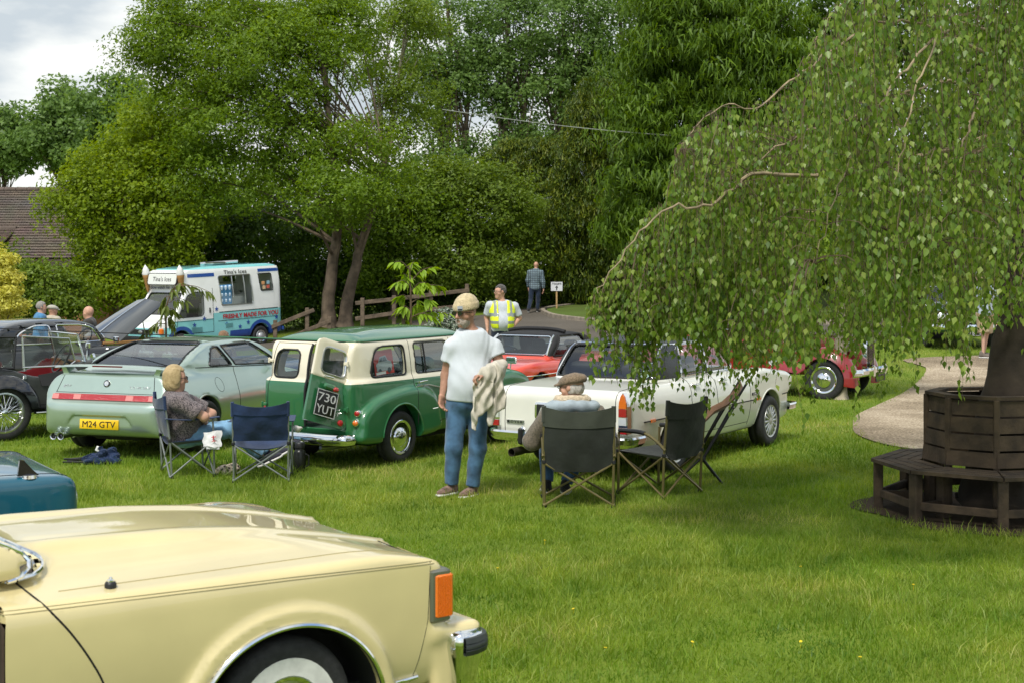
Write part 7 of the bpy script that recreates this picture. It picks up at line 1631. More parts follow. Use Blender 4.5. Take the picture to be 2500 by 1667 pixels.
# --- man in the beanie
def beanie_man():
    d = 13.75; q = P_(1130,1208,d); WT = clothmat('white_tshirt', (.57,.61,.65), .06, 6., bump=.25)
    J = dict(pelvis=q(1140,985,0), neck=q(1152,806,.01), head=q(1137,766,-.03), look=(-.66,-.74,-.10), headup=(-.06,-.04,1), rsh=q(1104,843,-.03), lsh=q(1204,843,.05), front=(-.3,-.95,0),
        rel=q(1088,915,.02), rwr=q(1080,962,-.03), lel=q(1222,893,.02), lwr=q(1185,912,-.20), rhip=q(1116,992,.0), lhip=q(1168,992,.03), rkn=q(1108,1092,-.05), lkn=q(1166,1092,-.02), ran=q(1102,1183,.0), lan=q(1153,1188,.02),
        rtoe=(-.62,-.78,0), ltoe=(-.55,-.83,0), rhd=(-.10,-.25,-.95), rpn=(.75,-.5,.2), rcu=.55, lhd=(-.90,-.40,-.05), lpn=(.1,-.15,-1), lcu=.95, glasses='dark')
    root, (hc,hf,hl,hu,*_) = person('man in a beige beanie, white T-shirt and jeans holding a jacket', (WX(1130,d),d,gz(WX(1130,d),d)), J, dict(mat=WT,name='t_shirt',sleeve=.52,hem=.03,th=.020,wr=.0035), dict(mat=DENIM,name='jeans',len=1.96,th=.016,wr=.005,waist=.09),
        clothmat('trainer', (.16,.10,.075), .5, 30.), hair=dict(style='beard',mat=clothmat('white_beard',(.36,.30,.25),.2,60.)), hat=dict(style='beanie',mat=clothmat('beanie_knit',(.52,.43,.26),.15,40.,bump=.5,bs=120.),ls=-1), skin=SKINTAN, vox=.0115, belly=.035, build_=1.10, head_s=1.12)
    # pocket, belt, cigarette, watch
    pc = np.array(q(1172,872,-.215)); MB().slab(np.array([[pc+np.array([x,.012*abs(x)*8*0,z]) for x in np.linspace(-.06,.06,5)] for z in np.linspace(-.07,.07,5)]),(0,.006,0)).build('shirt_pocket', WT, root) if False else None
    MB().tube([q(1059,993,-.12),q(1071,991,-.10)],.0045,6).build('cigarette', WHITEP, root)
    w = np.array(q(1188,912,-.185)); MB().lathe([(.036,-.012),(.037,0),(.036,.012)], w, (.85,.5,0), 16, caps=False).build('wrist_watch', BLACK, root)
    return root
beanie_man()
def jacket():
    d = 13.75; q = P_(1130,1208,d); JM = clothmat('stone_jacket', (.52,.48,.40), .08, 7., bump=.3); t = thing('jacket','pale stone jacket draped over the forearm of the man in the beanie','jacket',(WX(1130,d),d,gz(WX(1130,d),d)))
    fl = [([(1160,918),(1178,890),(1205,884),(1212,905),(1206,950),(1200,985),(1186,1000),(1172,1012),(1164,1046),(1155,1038),(1152,1000),(1155,960)],-.235,.020),
          ([(1186,888),(1212,880),(1228,892),(1229,925),(1236,965),(1232,992),(1216,1000),(1212,1012),(1206,1032),(1194,1034),(1190,1000),(1194,950)],-.165,.034),
          ([(1205,882),(1226,886),(1232,905),(1230,945),(1234,975),(1222,985),(1212,960)],-.09,.05)]
    def f(x,y,z):
        dd = None
        for pl,y0,th_ in fl:
            p2 = np.array([q(a_,b_)[0::2] for a_,b_ in pl]); fold = .016*np.sin(62*x+5*np.sin(9*z))+.008*np.sin(24*z+30*x)
            e = smax(sd_poly(x+.010*np.sin(19*z),z,p2), np.abs(y-y0-fold-.10*np.maximum(z-1.2,0))-th_, .030); dd = e if dd is None else smin(dd,e,.030)
        arm_ = sd_cap(x,y,z,q(1184,908,-.205),q(1224,890,-.06),.060,.062); return smin(dd,arm_,.04)+.003*np.sin(70*x+44*z)
    lo_ = np.array(q(1140,1055,-.36)); hi_ = np.array(q(1245,868,.05)); V, F = sdf_mesh(f, np.minimum(lo_,hi_), np.maximum(lo_,hi_), .008)
    mobj('cloth', V, F, JM, t, sharp=None); MB().tube([q(1163,960,-.292),q(1160,1000,-.262),q(1161,1040,-.215)],.004,5).build('zip', STEEL, t)
    MB().tube([q(1190,915,-.262),q(1212,935,-.24),q(1210,985,-.235)],.0035,5).build('seam', clothmat('jacket_seam',(.40,.36,.29)), t)
jacket()

# --- seated woman
def seated_woman():
    d = 15.0; q = P_(430,1165,d); KN = clothmat('mottled_knit', (.23,.19,.19), 0, 75., bump=.9, bs=90., dirt=(.035,.03,.035))
    J = dict(pelvis=q(442,1066,.10), neck=q(424,962,.02), head=q(427,929,.04), look=(.93,.36,.0), headup=(.05,0,1), rsh=q(440,978,-.15), lsh=q(415,974,.19), front=(.9,.4,0),
        rel=q(505,1018,-.12), rwr=q(492,1035,.12), lel=q(500,1022,.35), lwr=q(480,1040,.15), rhip=q(452,1072,.02), lhip=q(446,1070,.22), rkn=q(560,1056,.16), lkn=q(566,1054,.36), ran=q(628,1128,.30), lan=q(640,1122,.46),
        rtoe=(.86,.35,.36), ltoe=(.86,.35,.40), rsup=(-.36,-.1,.9), lsup=(-.4,-.1,.9), rhd=(-.5,.6,.2), rpn=(-.6,-.4,0), rcu=.6, glasses='dark')
    root, _ = person('blonde woman in sunglasses and a mottled grey top sitting in a camping chair', (WX(430,d),d,0), J, dict(mat=KN,name='knit_top',sleeve=.80,hem=-.06,th=.03,wr=.006), dict(mat=clothmat('pale_denim',(.14,.27,.40),.3,9.),name='jeans',len=1.93,th=.015,waist=.05),
        clothmat('navy_shoe',(.03,.03,.045)), hair=dict(style='bob',mat=clothmat('blonde_hair',(.44,.33,.17),0,30.,dirt=(.33,.24,.115),rough=.5,bump=.5,bs=60.)), vox=.0155, build_=1.12, belly=.03, head_s=1.06)
    return root
seated_woman()
# --- man in the flat cap
def cap_man():
    d = 13.35; q = P_(1400,1235,d); TW = clothmat('tweed', (.19,.155,.115), 0, 60., bump=.6, bs=110., dirt=(.10,.085,.065))
    J = dict(pelvis=q(1400,1122,.12), neck=q(1402,992,.02), head=q(1397,957,.05), look=(-.88,.46,-.05), lsh=q(1345,1018,.03), rsh=q(1455,1018,.03), front=(0,1,0),
        lel=q(1300,1090,.15), lwr=q(1318,1100,.42), rel=q(1490,1090,.15), rwr=q(1470,1100,.42), lhip=q(1372,1128,.15), rhip=q(1430,1128,.15), lkn=q(1340,1105,.58), rkn=q(1440,1105,.58), lan=q(1338,1212,.55), ran=q(1385,1212,.50), ltoe=(-.1,1,0), rtoe=(.1,1,0), glasses='clear')
    root, (hc,hf,hl,hu,*_) = person('man in a tweed flat cap and brown coat seated with his back turned', (WX(1400,d),d,0), J, dict(mat=TW,name='coat',sleeve=1.95,hem=-.08,th=.030,wr=.006), dict(mat=clothmat('blue_jeans',(.04,.09,.19),.3),name='jeans',len=1.95,th=.012), clothmat('black_shoe',(.015,.014,.013)),
        hair=dict(style='fringe',mat=clothmat('white_hair',(.45,.42,.38),.2,60.)), hat=dict(style='flatcap',mat=clothmat('cap_tweed',(.24,.175,.115),0,70.,bump=.7,bs=130.,dirt=(.13,.095,.06))), vox=.0155, build_=1.18, head_s=1.10)
    nk = np.array(q(1398,988,.0))
    def hood(x,y,z):
        X,Y,Z = x-nk[0], y-nk[1], z-nk[2]; r = np.sqrt((X/1.55)**2+((Y-.02)/.95)**2); return np.sqrt((r-.118)**2+((Z+.035+.10*np.abs(X))*.85)**2)-.052+.004*np.sin(50*X)+.003*np.sin(60*Z)
    V, F = sdf_mesh(hood, nk-.34, nk+.3, .018); hb = mobj('hood', V, F, clothmat('grey_blue_hood',(.32,.38,.42),.1), root, sharp=None)
    def fleece(x,y,z):
        X,Y,Z = x-nk[0], y-nk[1], z-nk[2]; r = np.sqrt((X/1.35)**2+((Y-.02)/.9)**2); return np.sqrt((r-.098)**2+((Z-.022+.06*np.abs(X))*.8)**2)-.034+.004*np.sin(110*X)*np.sin(100*Z)
    V, F = sdf_mesh(fleece, nk-.3, nk+.3, .016); mobj('fleece_lining', V, F, clothmat('cream_fleece',(.56,.46,.33),.15,50.,bump=.9,bs=80.), hb, sharp=None)
cap_man()
# --- steward in the yellow vest
def steward():
    d = 26.6; q = P_(1225,640+2.25*FPX/d-gz(WX(1225,d),d)*FPX/d,d); GY = clothmat('grey_polo',(.48,.52,.56),.05)
    b = 640+(2.25-gz(WX(1225,d),d))*FPX/d
    J = dict(pelvis=q(1226,808,0), neck=q(1226,736,0), head=q(1221,714,-.02), look=(-.85,-.5,.05), rsh=q(1196,744,-.02), lsh=q(1256,746,.05), front=(-.35,-.93,0), rel=q(1188,776,.08), rwr=q(1190,806,.0), lel=q(1268,778,.12), lwr=q(1250,800,-.06),
        rhip=q(1212,815,0), lhip=q(1241,815,.02), rkn=q(1210,862,0), lkn=q(1242,862,0), ran=q(1208,b-10,0), lan=q(1244,b-10,0), lhd=(-.5,-.3,-.8), lpn=(-.4,.3,.2), lcu=.6, rhd=(0,-.2,-1), rpn=(1,0,0), rcu=.4, glasses='clear')
    root, (hc,hf,hl,hu,pel,tl,tf,latd,nk) = person('steward in a yellow hi-vis vest standing on the drive', (WX(1225,d),d,gz(WX(1225,d),d)), J, dict(mat=GY,name='polo_shirt',sleeve=.8,hem=-.02,th=.014), dict(mat=DENIMD,name='trousers'), clothmat('dark_shoe',(.02,.02,.02)), hair=dict(style='short',mat=clothmat('grey_hair',(.07,.065,.06),.3,60.)), vox=.022, build_=1.12, belly=.05, head_s=1.08)
    YV = pmat('hivis_yellow',(.72,.82,.02),.6); SV = pmat('reflective_tape',(.32,.35,.33),.3,.4)
    shw = .23; Lh = np.linalg.norm(np.array(nk)-np.array(pel))
    def vest(x,y,z,inf=.034):
        X = (x-pel[0])*tf[0]+(y-pel[1])*tf[1]+(z-pel[2])*tf[2]; Y = (x-pel[0])*latd[0]+(y-pel[1])*latd[1]+(z-pel[2])*latd[2]; Z = (x-pel[0])*tl[0]+(y-pel[1])*tl[1]+(z-pel[2])*tl[2]
        d_ = smin(sd_ell(X,Y,Z,(.0,0,Lh*.70),(.135,shw,Lh*.38)), sd_ell(X,Y,Z,(.04,0,Lh*.30),(.19,.20,Lh*.42)), .09)-inf+.012
        d_ = np.maximum(d_, np.maximum(.05-Z, Z-Lh*1.02)); return np.maximum(d_, -np.maximum(np.abs(Y+.01)-.085, -X))
    V, F = sdf_mesh(vest, pel-.45, pel+np.array([.45,.45,.75]), .018); C = ((V[F].mean(1)-pel)@tl); Cl = (V[F].mean(1)-pel)@latd
    tape = (np.abs(C-.16)<.03)|(np.abs(C-.30)<.03)|((np.abs(np.abs(Cl)-.15)<.025)&(C>.30))
    v,f = sub_mesh(V,F,~tape); vo = mobj('hi_vis_vest', v, f, YV, root, sharp=None); v,f = sub_mesh(V,F,tape); mobj('reflective_tape', v, f, SV, vo, sharp=None)
steward()
# --- man walking away up the drive
def walker():
    d = 50.; q = P_(1306,755,d); m, nt, b = nmat('checked_shirt'); N = nt.nodes.new; L = nt.links.new
    tc = N('ShaderNodeTexCoord'); ck = N('ShaderNodeTexBrick'); ck.offset = 0; ck.inputs['Scale'].default_value = 1; ck.inputs['Brick Width'].default_value = .075; ck.inputs['Row Height'].default_value = .075; ck.inputs['Mortar Size'].default_value = .012
    ck.inputs['Color1'].default_value = (.19,.26,.29,1); ck.inputs['Color2'].default_value = (.15,.21,.25,1); ck.inputs['Mortar'].default_value = (.05,.065,.08,1)
    mp = N('ShaderNodeMapping'); mp.inputs['Rotation'].default_value = (math.radians(90),0,0); L(tc.outputs['Object'], mp.inputs[0]); L(mp.outputs[0], ck.inputs['Vector']); L(ck.outputs[0], b.inputs['Base Color']); b.inputs['Roughness'].default_value = .9
    J = dict(pelvis=q(1306,696,0), neck=q(1308,650,0), head=q(1309,640,.03), look=(.25,.95,-.1), lsh=q(1293,655,0), rsh=q(1322,656,0), front=(0,1,0), lel=q(1288,677,.03), lwr=q(1290,694,.12), rel=q(1326,680,-.03), rwr=q(1327,698,.0), lhip=q(1298,698,0), rhip=q(1314,698,0), lkn=q(1296,724,-.02), rkn=q(1314,726,.05), lan=q(1290,748,-.28), ran=q(1312,748,.06), ltoe=(0,.8,-.4), rtoe=(.3,1,0), rhd=(0,.1,-1), rpn=(-1,0,0), rcu=.4, lhd=(0,.2,-1), lpn=(1,0,0), lcu=.4)
    person('bald man in a checked shirt walking away up the drive', (WX(1306,d),d,gz(WX(1306,d),d)+.03), J, dict(mat=m,name='checked_shirt',sleeve=1.9,hem=-.06,th=.02), dict(mat=DENIMD,name='trousers'), clothmat('walker_shoe',(.015,.015,.015)), vox=.03, build_=1.05)
walker()
# --- man in shorts by the green saloon
def shorts_man():
    d = 29.6; x0 = WX(2400,d); z0 = gz(x0,d)+.02; b = 640+(2.25-z0)*FPX/d; q = P_(2400,b,d)
    J = dict(pelvis=q(2405,b-108,0), neck=q(2398,b-176,0), head=q(2392,b-198,0), look=(-.6,-.8,0), rsh=q(2376,b-168,-.02), lsh=q(2424,b-168,.03), front=(-.5,-.85,0), rel=q(2352,b-152,-.1), rwr=q(2330,b-155,-.25), lel=q(2436,b-140,.05), lwr=q(2430,b-112,-.05), rhip=q(2396,b-104,0), lhip=q(2414,b-104,.03), rkn=q(2400,b-60,-.02), lkn=q(2414,b-60,.12), ran=q(2400,b-11,0), lan=q(2412,b-12,.25), rtoe=(.9,-.4,0), ltoe=(.9,-.4,0), rhd=(-.7,-.7,0), rpn=(0,0,-1), rcu=.3, lhd=(0,0,-1), lpn=(-1,0,0), lcu=.4)
    person('man in a pale blue shirt and khaki shorts half hidden by birch leaves', (x0,d,z0), J, dict(mat=clothmat('pale_blue_shirt',(.42,.50,.60)),name='shirt',sleeve=.7,hem=-.05,th=.02), dict(mat=clothmat('khaki_shorts',(.38,.29,.17),.2),name='shorts',len=.98,th=.02), clothmat('grey_trainer',(.14,.12,.10)), hair=dict(style='short',mat=clothmat('grey_hair2',(.30,.28,.26),.2,60.)), skin=pmat('pale_skin',(.58,.36,.27),.55), vox=.025)
shorts_man()
# --- onlookers beyond the black saloon, and the head behind the coupe
def onlooker(label, px, py, d, topm, look, hair=None, hat=None, seated=False, **kw):
    x0 = WX(px,d); hz = CAM_H-(py-640)/FPX*d; z0 = gz(x0,d) if not seated else hz-1.22; h = hz-z0; k = h/1.62
    f = unit(np.array([look[0],look[1],0])); l = np.array([-f[1],f[0],0]); up = np.array([0,0,1.])
    v = lambda a,b_,c: tuple(f*a*k+l*b_*k+up*c*k)
    if not seated: J = dict(pelvis=v(0,0,.93), neck=v(0,0,1.48), head=v(.03,0,1.62), look=look, lsh=v(0,.20,1.42), rsh=v(0,-.20,1.42), front=f, lel=v(0,.26,1.14), lwr=v(.12,.24,.92), rel=v(0,-.26,1.14), rwr=v(.12,-.24,.92), lhip=v(0,.09,.90), rhip=v(0,-.09,.90), lkn=v(.02,.10,.50), rkn=v(.02,-.10,.50), lan=v(0,.10,.085), ran=v(0,-.10,.085), ltoe=f, rtoe=f, lhd=(0,0,-1), lpn=tuple(-l), lcu=.4, rhd=(0,0,-1), rpn=tuple(l), rcu=.4)
    else: k = 1; J = dict(pelvis=v(0,0,.52), neck=v(-.04,0,1.07), head=v(-.01,0,1.22), look=look, lsh=v(-.03,.20,1.01), rsh=v(-.03,-.20,1.01), front=f, lel=v(.02,.26,.76), lwr=v(.24,.20,.74), rel=v(.02,-.26,.76), rwr=v(.24,-.20,.74), lhip=v(0,.09,.50), rhip=v(0,-.09,.50), lkn=v(.42,.11,.54), rkn=v(.42,-.11,.54), lan=v(.50,.11,.14), ran=v(.50,-.11,.14), ltoe=f, rtoe=f, lhd=tuple(f), lpn=(0,0,-1), lcu=.5, rhd=tuple(f), rpn=(0,0,-1), rcu=.5)
    return person(label, (x0,d,z0), J, dict(mat=topm,name='jacket',sleeve=1.9,hem=-.08,th=.022), dict(mat=DENIMD,name='trousers'), MATS['dark_shoe'], hair=hair, hat=hat, vox=.03, **kw)
onlooker('grey haired onlooker in a blue top beyond the black saloon', 98,752,29.5, clothmat('blue_top',(.06,.20,.38)), (.85,.4,-.2), hair=dict(style='short',mat=clothmat('grey_hair3',(.26,.24,.22),.2,60.)))
onlooker('onlooker in a pale flat cap beyond the black saloon', 127,760,30.5, clothmat('beige_top',(.45,.40,.32)), (.5,.8,-.2), hat=dict(style='flatcap',mat=clothmat('pale_cap',(.42,.40,.34),.1)))
onlooker('bald onlooker in a dark jacket beside the raised bonnet', 219,764,27.5, clothmat('dark_jacket',(.04,.036,.033)), (-.5,-.1,-.5))
onlooker('brown haired person sitting low behind the pale coupe roof', 548,826,25.2, clothmat('tan_top',(.30,.22,.15)), (.6,.8,0), hair=dict(style='short',mat=clothmat('brown_hair',(.20,.12,.07),.2,60.)), seated=True)
# ================================================================ CHAIRS AND SMALL THINGS
def camp_chair(label, loc, hd, fab, tube, w=.54, dp=.46, sz=.40, bz=.86, az=.62, rake=.06, r=.0105, arms='strap', belly=.05, group=None, band=None, foot=BLACK, drop=0.0):
    """folding camp chair: x forward, two tall back posts, crossed legs on four sides, sling fabric"""
    t = thing('camping_chair', label, 'chair', (loc[0],loc[1],gz(*loc[:2])), heading(hd), group); h = w/2
    bl, br, fl, fr_ = (0,h,0),(0,-h,0),(dp,h*1.05,0),(dp,-h*1.05,0)
    for sg in (1,-1): MB().tube([(0.02,sg*h*.98,0),(0,sg*h,sz),(-rake,sg*h*1.0,bz)], r, 8).build('back_post', tube, t)
    for sg in (1,-1): MB().tube([(dp,sg*h*1.05,0),(dp-.01,sg*h*1.06,sz),(dp-.02,sg*h*1.08,az-.01)] if arms=='strap' else [(dp,sg*h*1.05,0),(dp-.01,sg*h*1.06,az-.02)], r, 8).build('front_post', tube, t)
    def X(a,b,za,zb): MB().tube([(a[0],a[1],za),(b[0],b[1],zb)], r*.85, 7).build('leg', tube, t)
    z1 = sz-.01
    X(bl,br,.02,z1); X(br,bl,.02,z1); X(fl,fr_,.02,z1-.02); X(fr_,fl,.02,z1-.02); X(bl,fl,.02,z1); X(fl,bl,.02,z1); X(br,fr_,.02,z1); X(fr_,br,.02,z1)
    for p in (bl,br,fl,fr_):
        MB().lathe([(r*1.7,-.004),(r*1.7,.03),(r,.035)], (p[0]+(.02 if p[0]==0 else 0),p[1]*(.98 if p[0]==0 else 1),0),(0,0,1),10).build('foot', foot, t)
        MB().box((p[0],p[1],sz),(.035,.035,.04),bev=.008).build('joint', foot, t)
    us = np.linspace(-1,1,13)
    G = np.array([[(dp*a+.01, u*h*.98, sz+.0-.075*(1-u*u)*math.sin(PI*min(1,a*.8+.2))-.012*(1-a)) for u in us] for a in np.linspace(0,1,9)]); MB().slab(G,-.006).build('seat', fab, t)
    rows = []
    for f in np.linspace(0,1,11):
        z = sz+.03-drop+(bz-sz-.03+drop)*f; xx = -rake*(z-sz)/(bz-sz); sag = belly*math.sin(PI*min(1,.25+.75*(1-f)))
        rows.append([(xx-sag*(1-u*u)-.004+.004*math.sin(7*u+9*f)+.006*math.sin(5*u-14*f)*(1-f), u*h*(1.0-(.30*(1-f/.25)**2 if drop and f<.25 else 0)), z-(.045*(1-u*u)*f**3)) for u in us])
    bk = MB().slab(np.array(rows),(-.006,0,0)).build('back_fabric', fab, t)
    b2 = [[(p[0]-.009,p[1]*1.035,p[2]) for p in rw] for rw in rows[7:]]; MB().slab(np.array(b2),(-.004,0,0)).build('top_band', band or fab, bk)
    for sg in (1,-1):
        MB().tube([(-rake*.8,sg*h*1.0,bz-.14),(-rake,sg*h*1.0,bz+.006)], r*1.7, 8).build('post_cap', band or fab, bk)
        if arms == 'strap':
            MB().slab(np.array([[(x,sg*(h*1.02+.012+y),az+.015-.02*math.sin(PI*(x+.05)/(dp+.1))) for y in (-.035,-.01,.015,.035)] for x in np.linspace(-.05,dp+.05,8)]),-.008).build('arm_rest', fab, t)
        else:
            P = spline([(-.02,sg*h*1.02,sz+.05),(.10,sg*(h*1.03),az-.06),(.26,sg*(h*1.06),az+.0),(dp-.02,sg*(h*1.08),az+.0)],16); MB().tube(P,r*1.15,8).build('arm_tube', tube, t); MB().tube(P[9:],.022,8).build('arm_rest', BLACK, t)
    return t
NAVY = clothmat('navy_canvas', (.012,.028,.080), .25, 5., rough=.65, bump=.4, bs=25.); GREYTUBE = pmat('grey_tube', (.23,.25,.24), .4, .5)
OLIVE = pmat('olive_tube', (.20,.165,.075), .35, .6); CHAR = clothmat('charcoal_canvas', (.017,.020,.016), .25, 5., rough=.7, bump=.4, bs=25.); CHARB = clothmat('olive_band', (.040,.046,.034), .15, 6.)
cg = 'camping chairs on the lawn'
camp_chair('navy folding chair with the blonde woman in it', (WX(406,15.0)-.02,15.03), 66, NAVY, GREYTUBE, w=.56, dp=.46, group=cg)
camp_chair('empty navy folding chair behind the green estate car', (WX(637,14.55),14.55), -6, NAVY, GREYTUBE, w=.56, dp=.46, bz=.83, rake=.10, group=cg)
camp_chair('dark olive framed chair with the man in the flat cap', (WX(1413,13.05),13.05), 2, CHAR, OLIVE, w=.64, dp=.55, sz=.42, bz=.93, az=.62, rake=.02, r=.013, arms='tube', belly=.06, group=cg, band=CHARB, drop=.12)
camp_chair('empty dark olive framed chair beside the white saloon', (WX(1668,13.7),13.7), -46, CHAR, OLIVE, w=.60, dp=.55, sz=.42, bz=.94, az=.62, rake=.05, r=.013, arms='tube', belly=.05, group=cg, band=CHAR, drop=.08)
def brown_chair():
    d = 14.55; t = thing('reclining_chair','brown reclining camping chair with black poles, farthest right','chair',(WX(1700,d),d,0)); q = P_(1700,1175,d); BR = clothmat('brown_canvas',(.17,.085,.038),.2,6.)
    for y in (-.05,.38):
        MB().tube([q(1712,1120,y),q(1775,1010,y+.04),q(1824,932,y+.06)],.013,8).build('back_post', BLACK, t)
        MB().tube([q(1790,990,y),q(1718,1112,y)],.011,8).build('brace', BLACK, t)
        MB().tube([q(1648,1172,y),q(1712,1112,y)],.012,8).build('leg', BLACK, t); MB().tube([q(1765,1180,y),q(1712,1112,y)],.012,8).build('leg', BLACK, t)
        MB().tube([q(1652,1105,y),q(1716,1114,y)],.012,8).build('seat_rail', OLIVE, t)
        MB().box(q(1714,1115,y),(.06,.05,.06),bev=.015).build('joint', BLACK, t)
    us = np.linspace(0,1,8); G = [[q(px,py,.0+.36*u) for u in us] for px,py in ((1640,1098),(1670,1080),(1692,1060),(1715,1030),(1745,1000),(1775,985),(1800,962),(1822,934))]
    G = np.array(G); G[:,:,2] -= (.05*np.sin(PI*us))[None,:]*1.0; MB().slab(G,(.0,0,-.008)).build('sling', BR, t)
brown_chair()
def thermos():
    d = 15.35; t = thing('thermos_flask','tall black thermos flask standing on the grass behind the estate','flask',(WX(732,d),d,gz(WX(732,d),d)))
    MB().lathe([(.062,0),(.066,.01),(.066,.20),(.055,.225),(.050,.23)],(0,0,0),(0,0,1),24).build('flask_body', pmat('flask_black',(.02,.022,.02),.3,.4), t); MB().lathe([(.050,.23),(.048,.25),(.055,.255),(.055,.30),(.048,.31)],(0,0,0),(0,0,1),24).build('cup_lid', BLACK, t)
    MB().tube([(.06,-.02,.19),(.10,-.02,.17),(.10,-.02,.07),(.064,-.02,.05)],.009,8).build('handle', BLACK, t)
thermos()
def lump(name, label, cat, px, py, d, parts, mat, amp, vox=.012, lo=-.5, hi=.5):
    q = P_(px,py,d); t = thing(name,label,cat,(WX(px,d),d,0))
    def f(x,y,z):
        e = None
        for c,r in parts:
            k = sd_ell(x,y,z,c,r); e = k if e is None else smin(e,k,.03)
        return np.maximum(e+amp*np.sin(45*x+8*np.sin(30*y+20*z))+amp*.7*np.sin(60*z-38*x+20*y), -z)
    V, F = sdf_mesh(f,(lo,-.3,-.02),(hi,.3,.35),vox); mobj('cloth', V, F, mat, t, sharp=50); return t
nf = lump('folded_chair','crumpled navy folded chair lying on the grass behind the coupe','chair',245,1108,15.9,[((.0,0,.05),(.13,.10,.07)),((.12,.02,.08),(.08,.07,.10)),((-.12,0,.04),(.08,.09,.05)),((.17,-.04,.05),(.06,.06,.05)),((.03,-.05,.12),(.05,.04,.07))],NAVY,.012)
for a,b in (((-.40,-.03,.06),(.05,0,.05)),((-.40,.0,.05),(.08,-.04,.10)),((-.38,.03,.03),(.12,.03,.06)),((-.40,-.06,.03),(.1,-.07,.03))): MB().tube([a,b],.010,7).build('pole', BLACK, nf)
MB().box((-.02,-.02,.17),(.05,.02,.06),rot=np.array(Matrix.Rotation(.4,3,'Y')),bev=.006).build('swing_tag', WHITEP, nf)
m, nt, b = nmat('snake_print'); vo = nt.nodes.new('ShaderNodeTexVoronoi'); vo.inputs['Scale'].default_value = 28; cr = nt.nodes.new('ShaderNodeValToRGB'); cr.color_ramp.elements[0].color = (.02,.015,.012,1); cr.color_ramp.elements[1].color = (.55,.46,.36,1); cr.color_ramp.elements[0].position = .25; cr.color_ramp.elements[1].position = .5
tcc = nt.nodes.new('ShaderNodeTexCoord'); nt.links.new(tcc.outputs['Object'],vo.inputs['Vector']); nt.links.new(vo.outputs[0],cr.inputs[0]); nt.links.new(cr.outputs[0],b.inputs['Base Color'])
lump('handbag','snake print handbag on the grass between the navy chairs','bag',553,1158,15.1,[((0,0,.045),(.11,.07,.06)),((.08,.02,.06),(.06,.05,.06)),((-.08,0,.03),(.06,.06,.04))],m,.006)
def towel():
    t = thing('towel','white towel with a red emblem hanging over the chair arm','towel',(WX(520,14.86),14.86,0)); q = P_(520,640+2.25*FPX/14.86,14.86); TW = clothmat('white_towel',(.70,.70,.70),.05,30.,bump=.6,bs=100.)
    us = np.linspace(0,1,9); G = np.array([[q(498+44*u+2*math.sin(9*f),1054+34*f-5*u*(1-f)+1.5*math.sin(7*u+3*f),-.03-.03*f+.015*math.sin(8*u)) for u in us] for f in np.linspace(0,1,9)]); MB().slab(G,(0,.012,0)).build('cloth', TW, t)
    G2 = np.array([[q(506+32*u,1086+8*f,-.045+.01*math.sin(6*u)) for u in us] for f in np.linspace(0,1,3)]); MB().slab(G2,(0,.01,0)).build('folded_edge', TW, t)
    RE = pmat('red_emblem',(.5,.03,.04),.7)
    for (a,b_,w) in ((q(524,1060,-.075),q(526,1074,-.08),.008),(q(520,1064,-.075),q(531,1063,-.075),.007),(q(521,1074,-.08),q(531,1073,-.08),.005)): MB().tube([a,b_],w*.7,5).build('emblem', RE, t)
towel()
def cup_holder():
    d = 14.6; t = thing('crumpled_bag','crumpled pale plastic bag in the cup holder of the empty navy chair','bag',(WX(718,d),d+.25,.52)); V, F = sdf_mesh(lambda x,y,z: sd_ell(x,y,z,(0,0,0),(.045,.04,.035))+.008*np.sin(70*x+40*z)+.006*np.sin(90*y+60*z),(-.08,-.08,-.07),(.08,.08,.07),.008); mobj('film', V, F, pmat('grey_film',(.55,.53,.5),.4), t, sharp=60)
cup_holder()
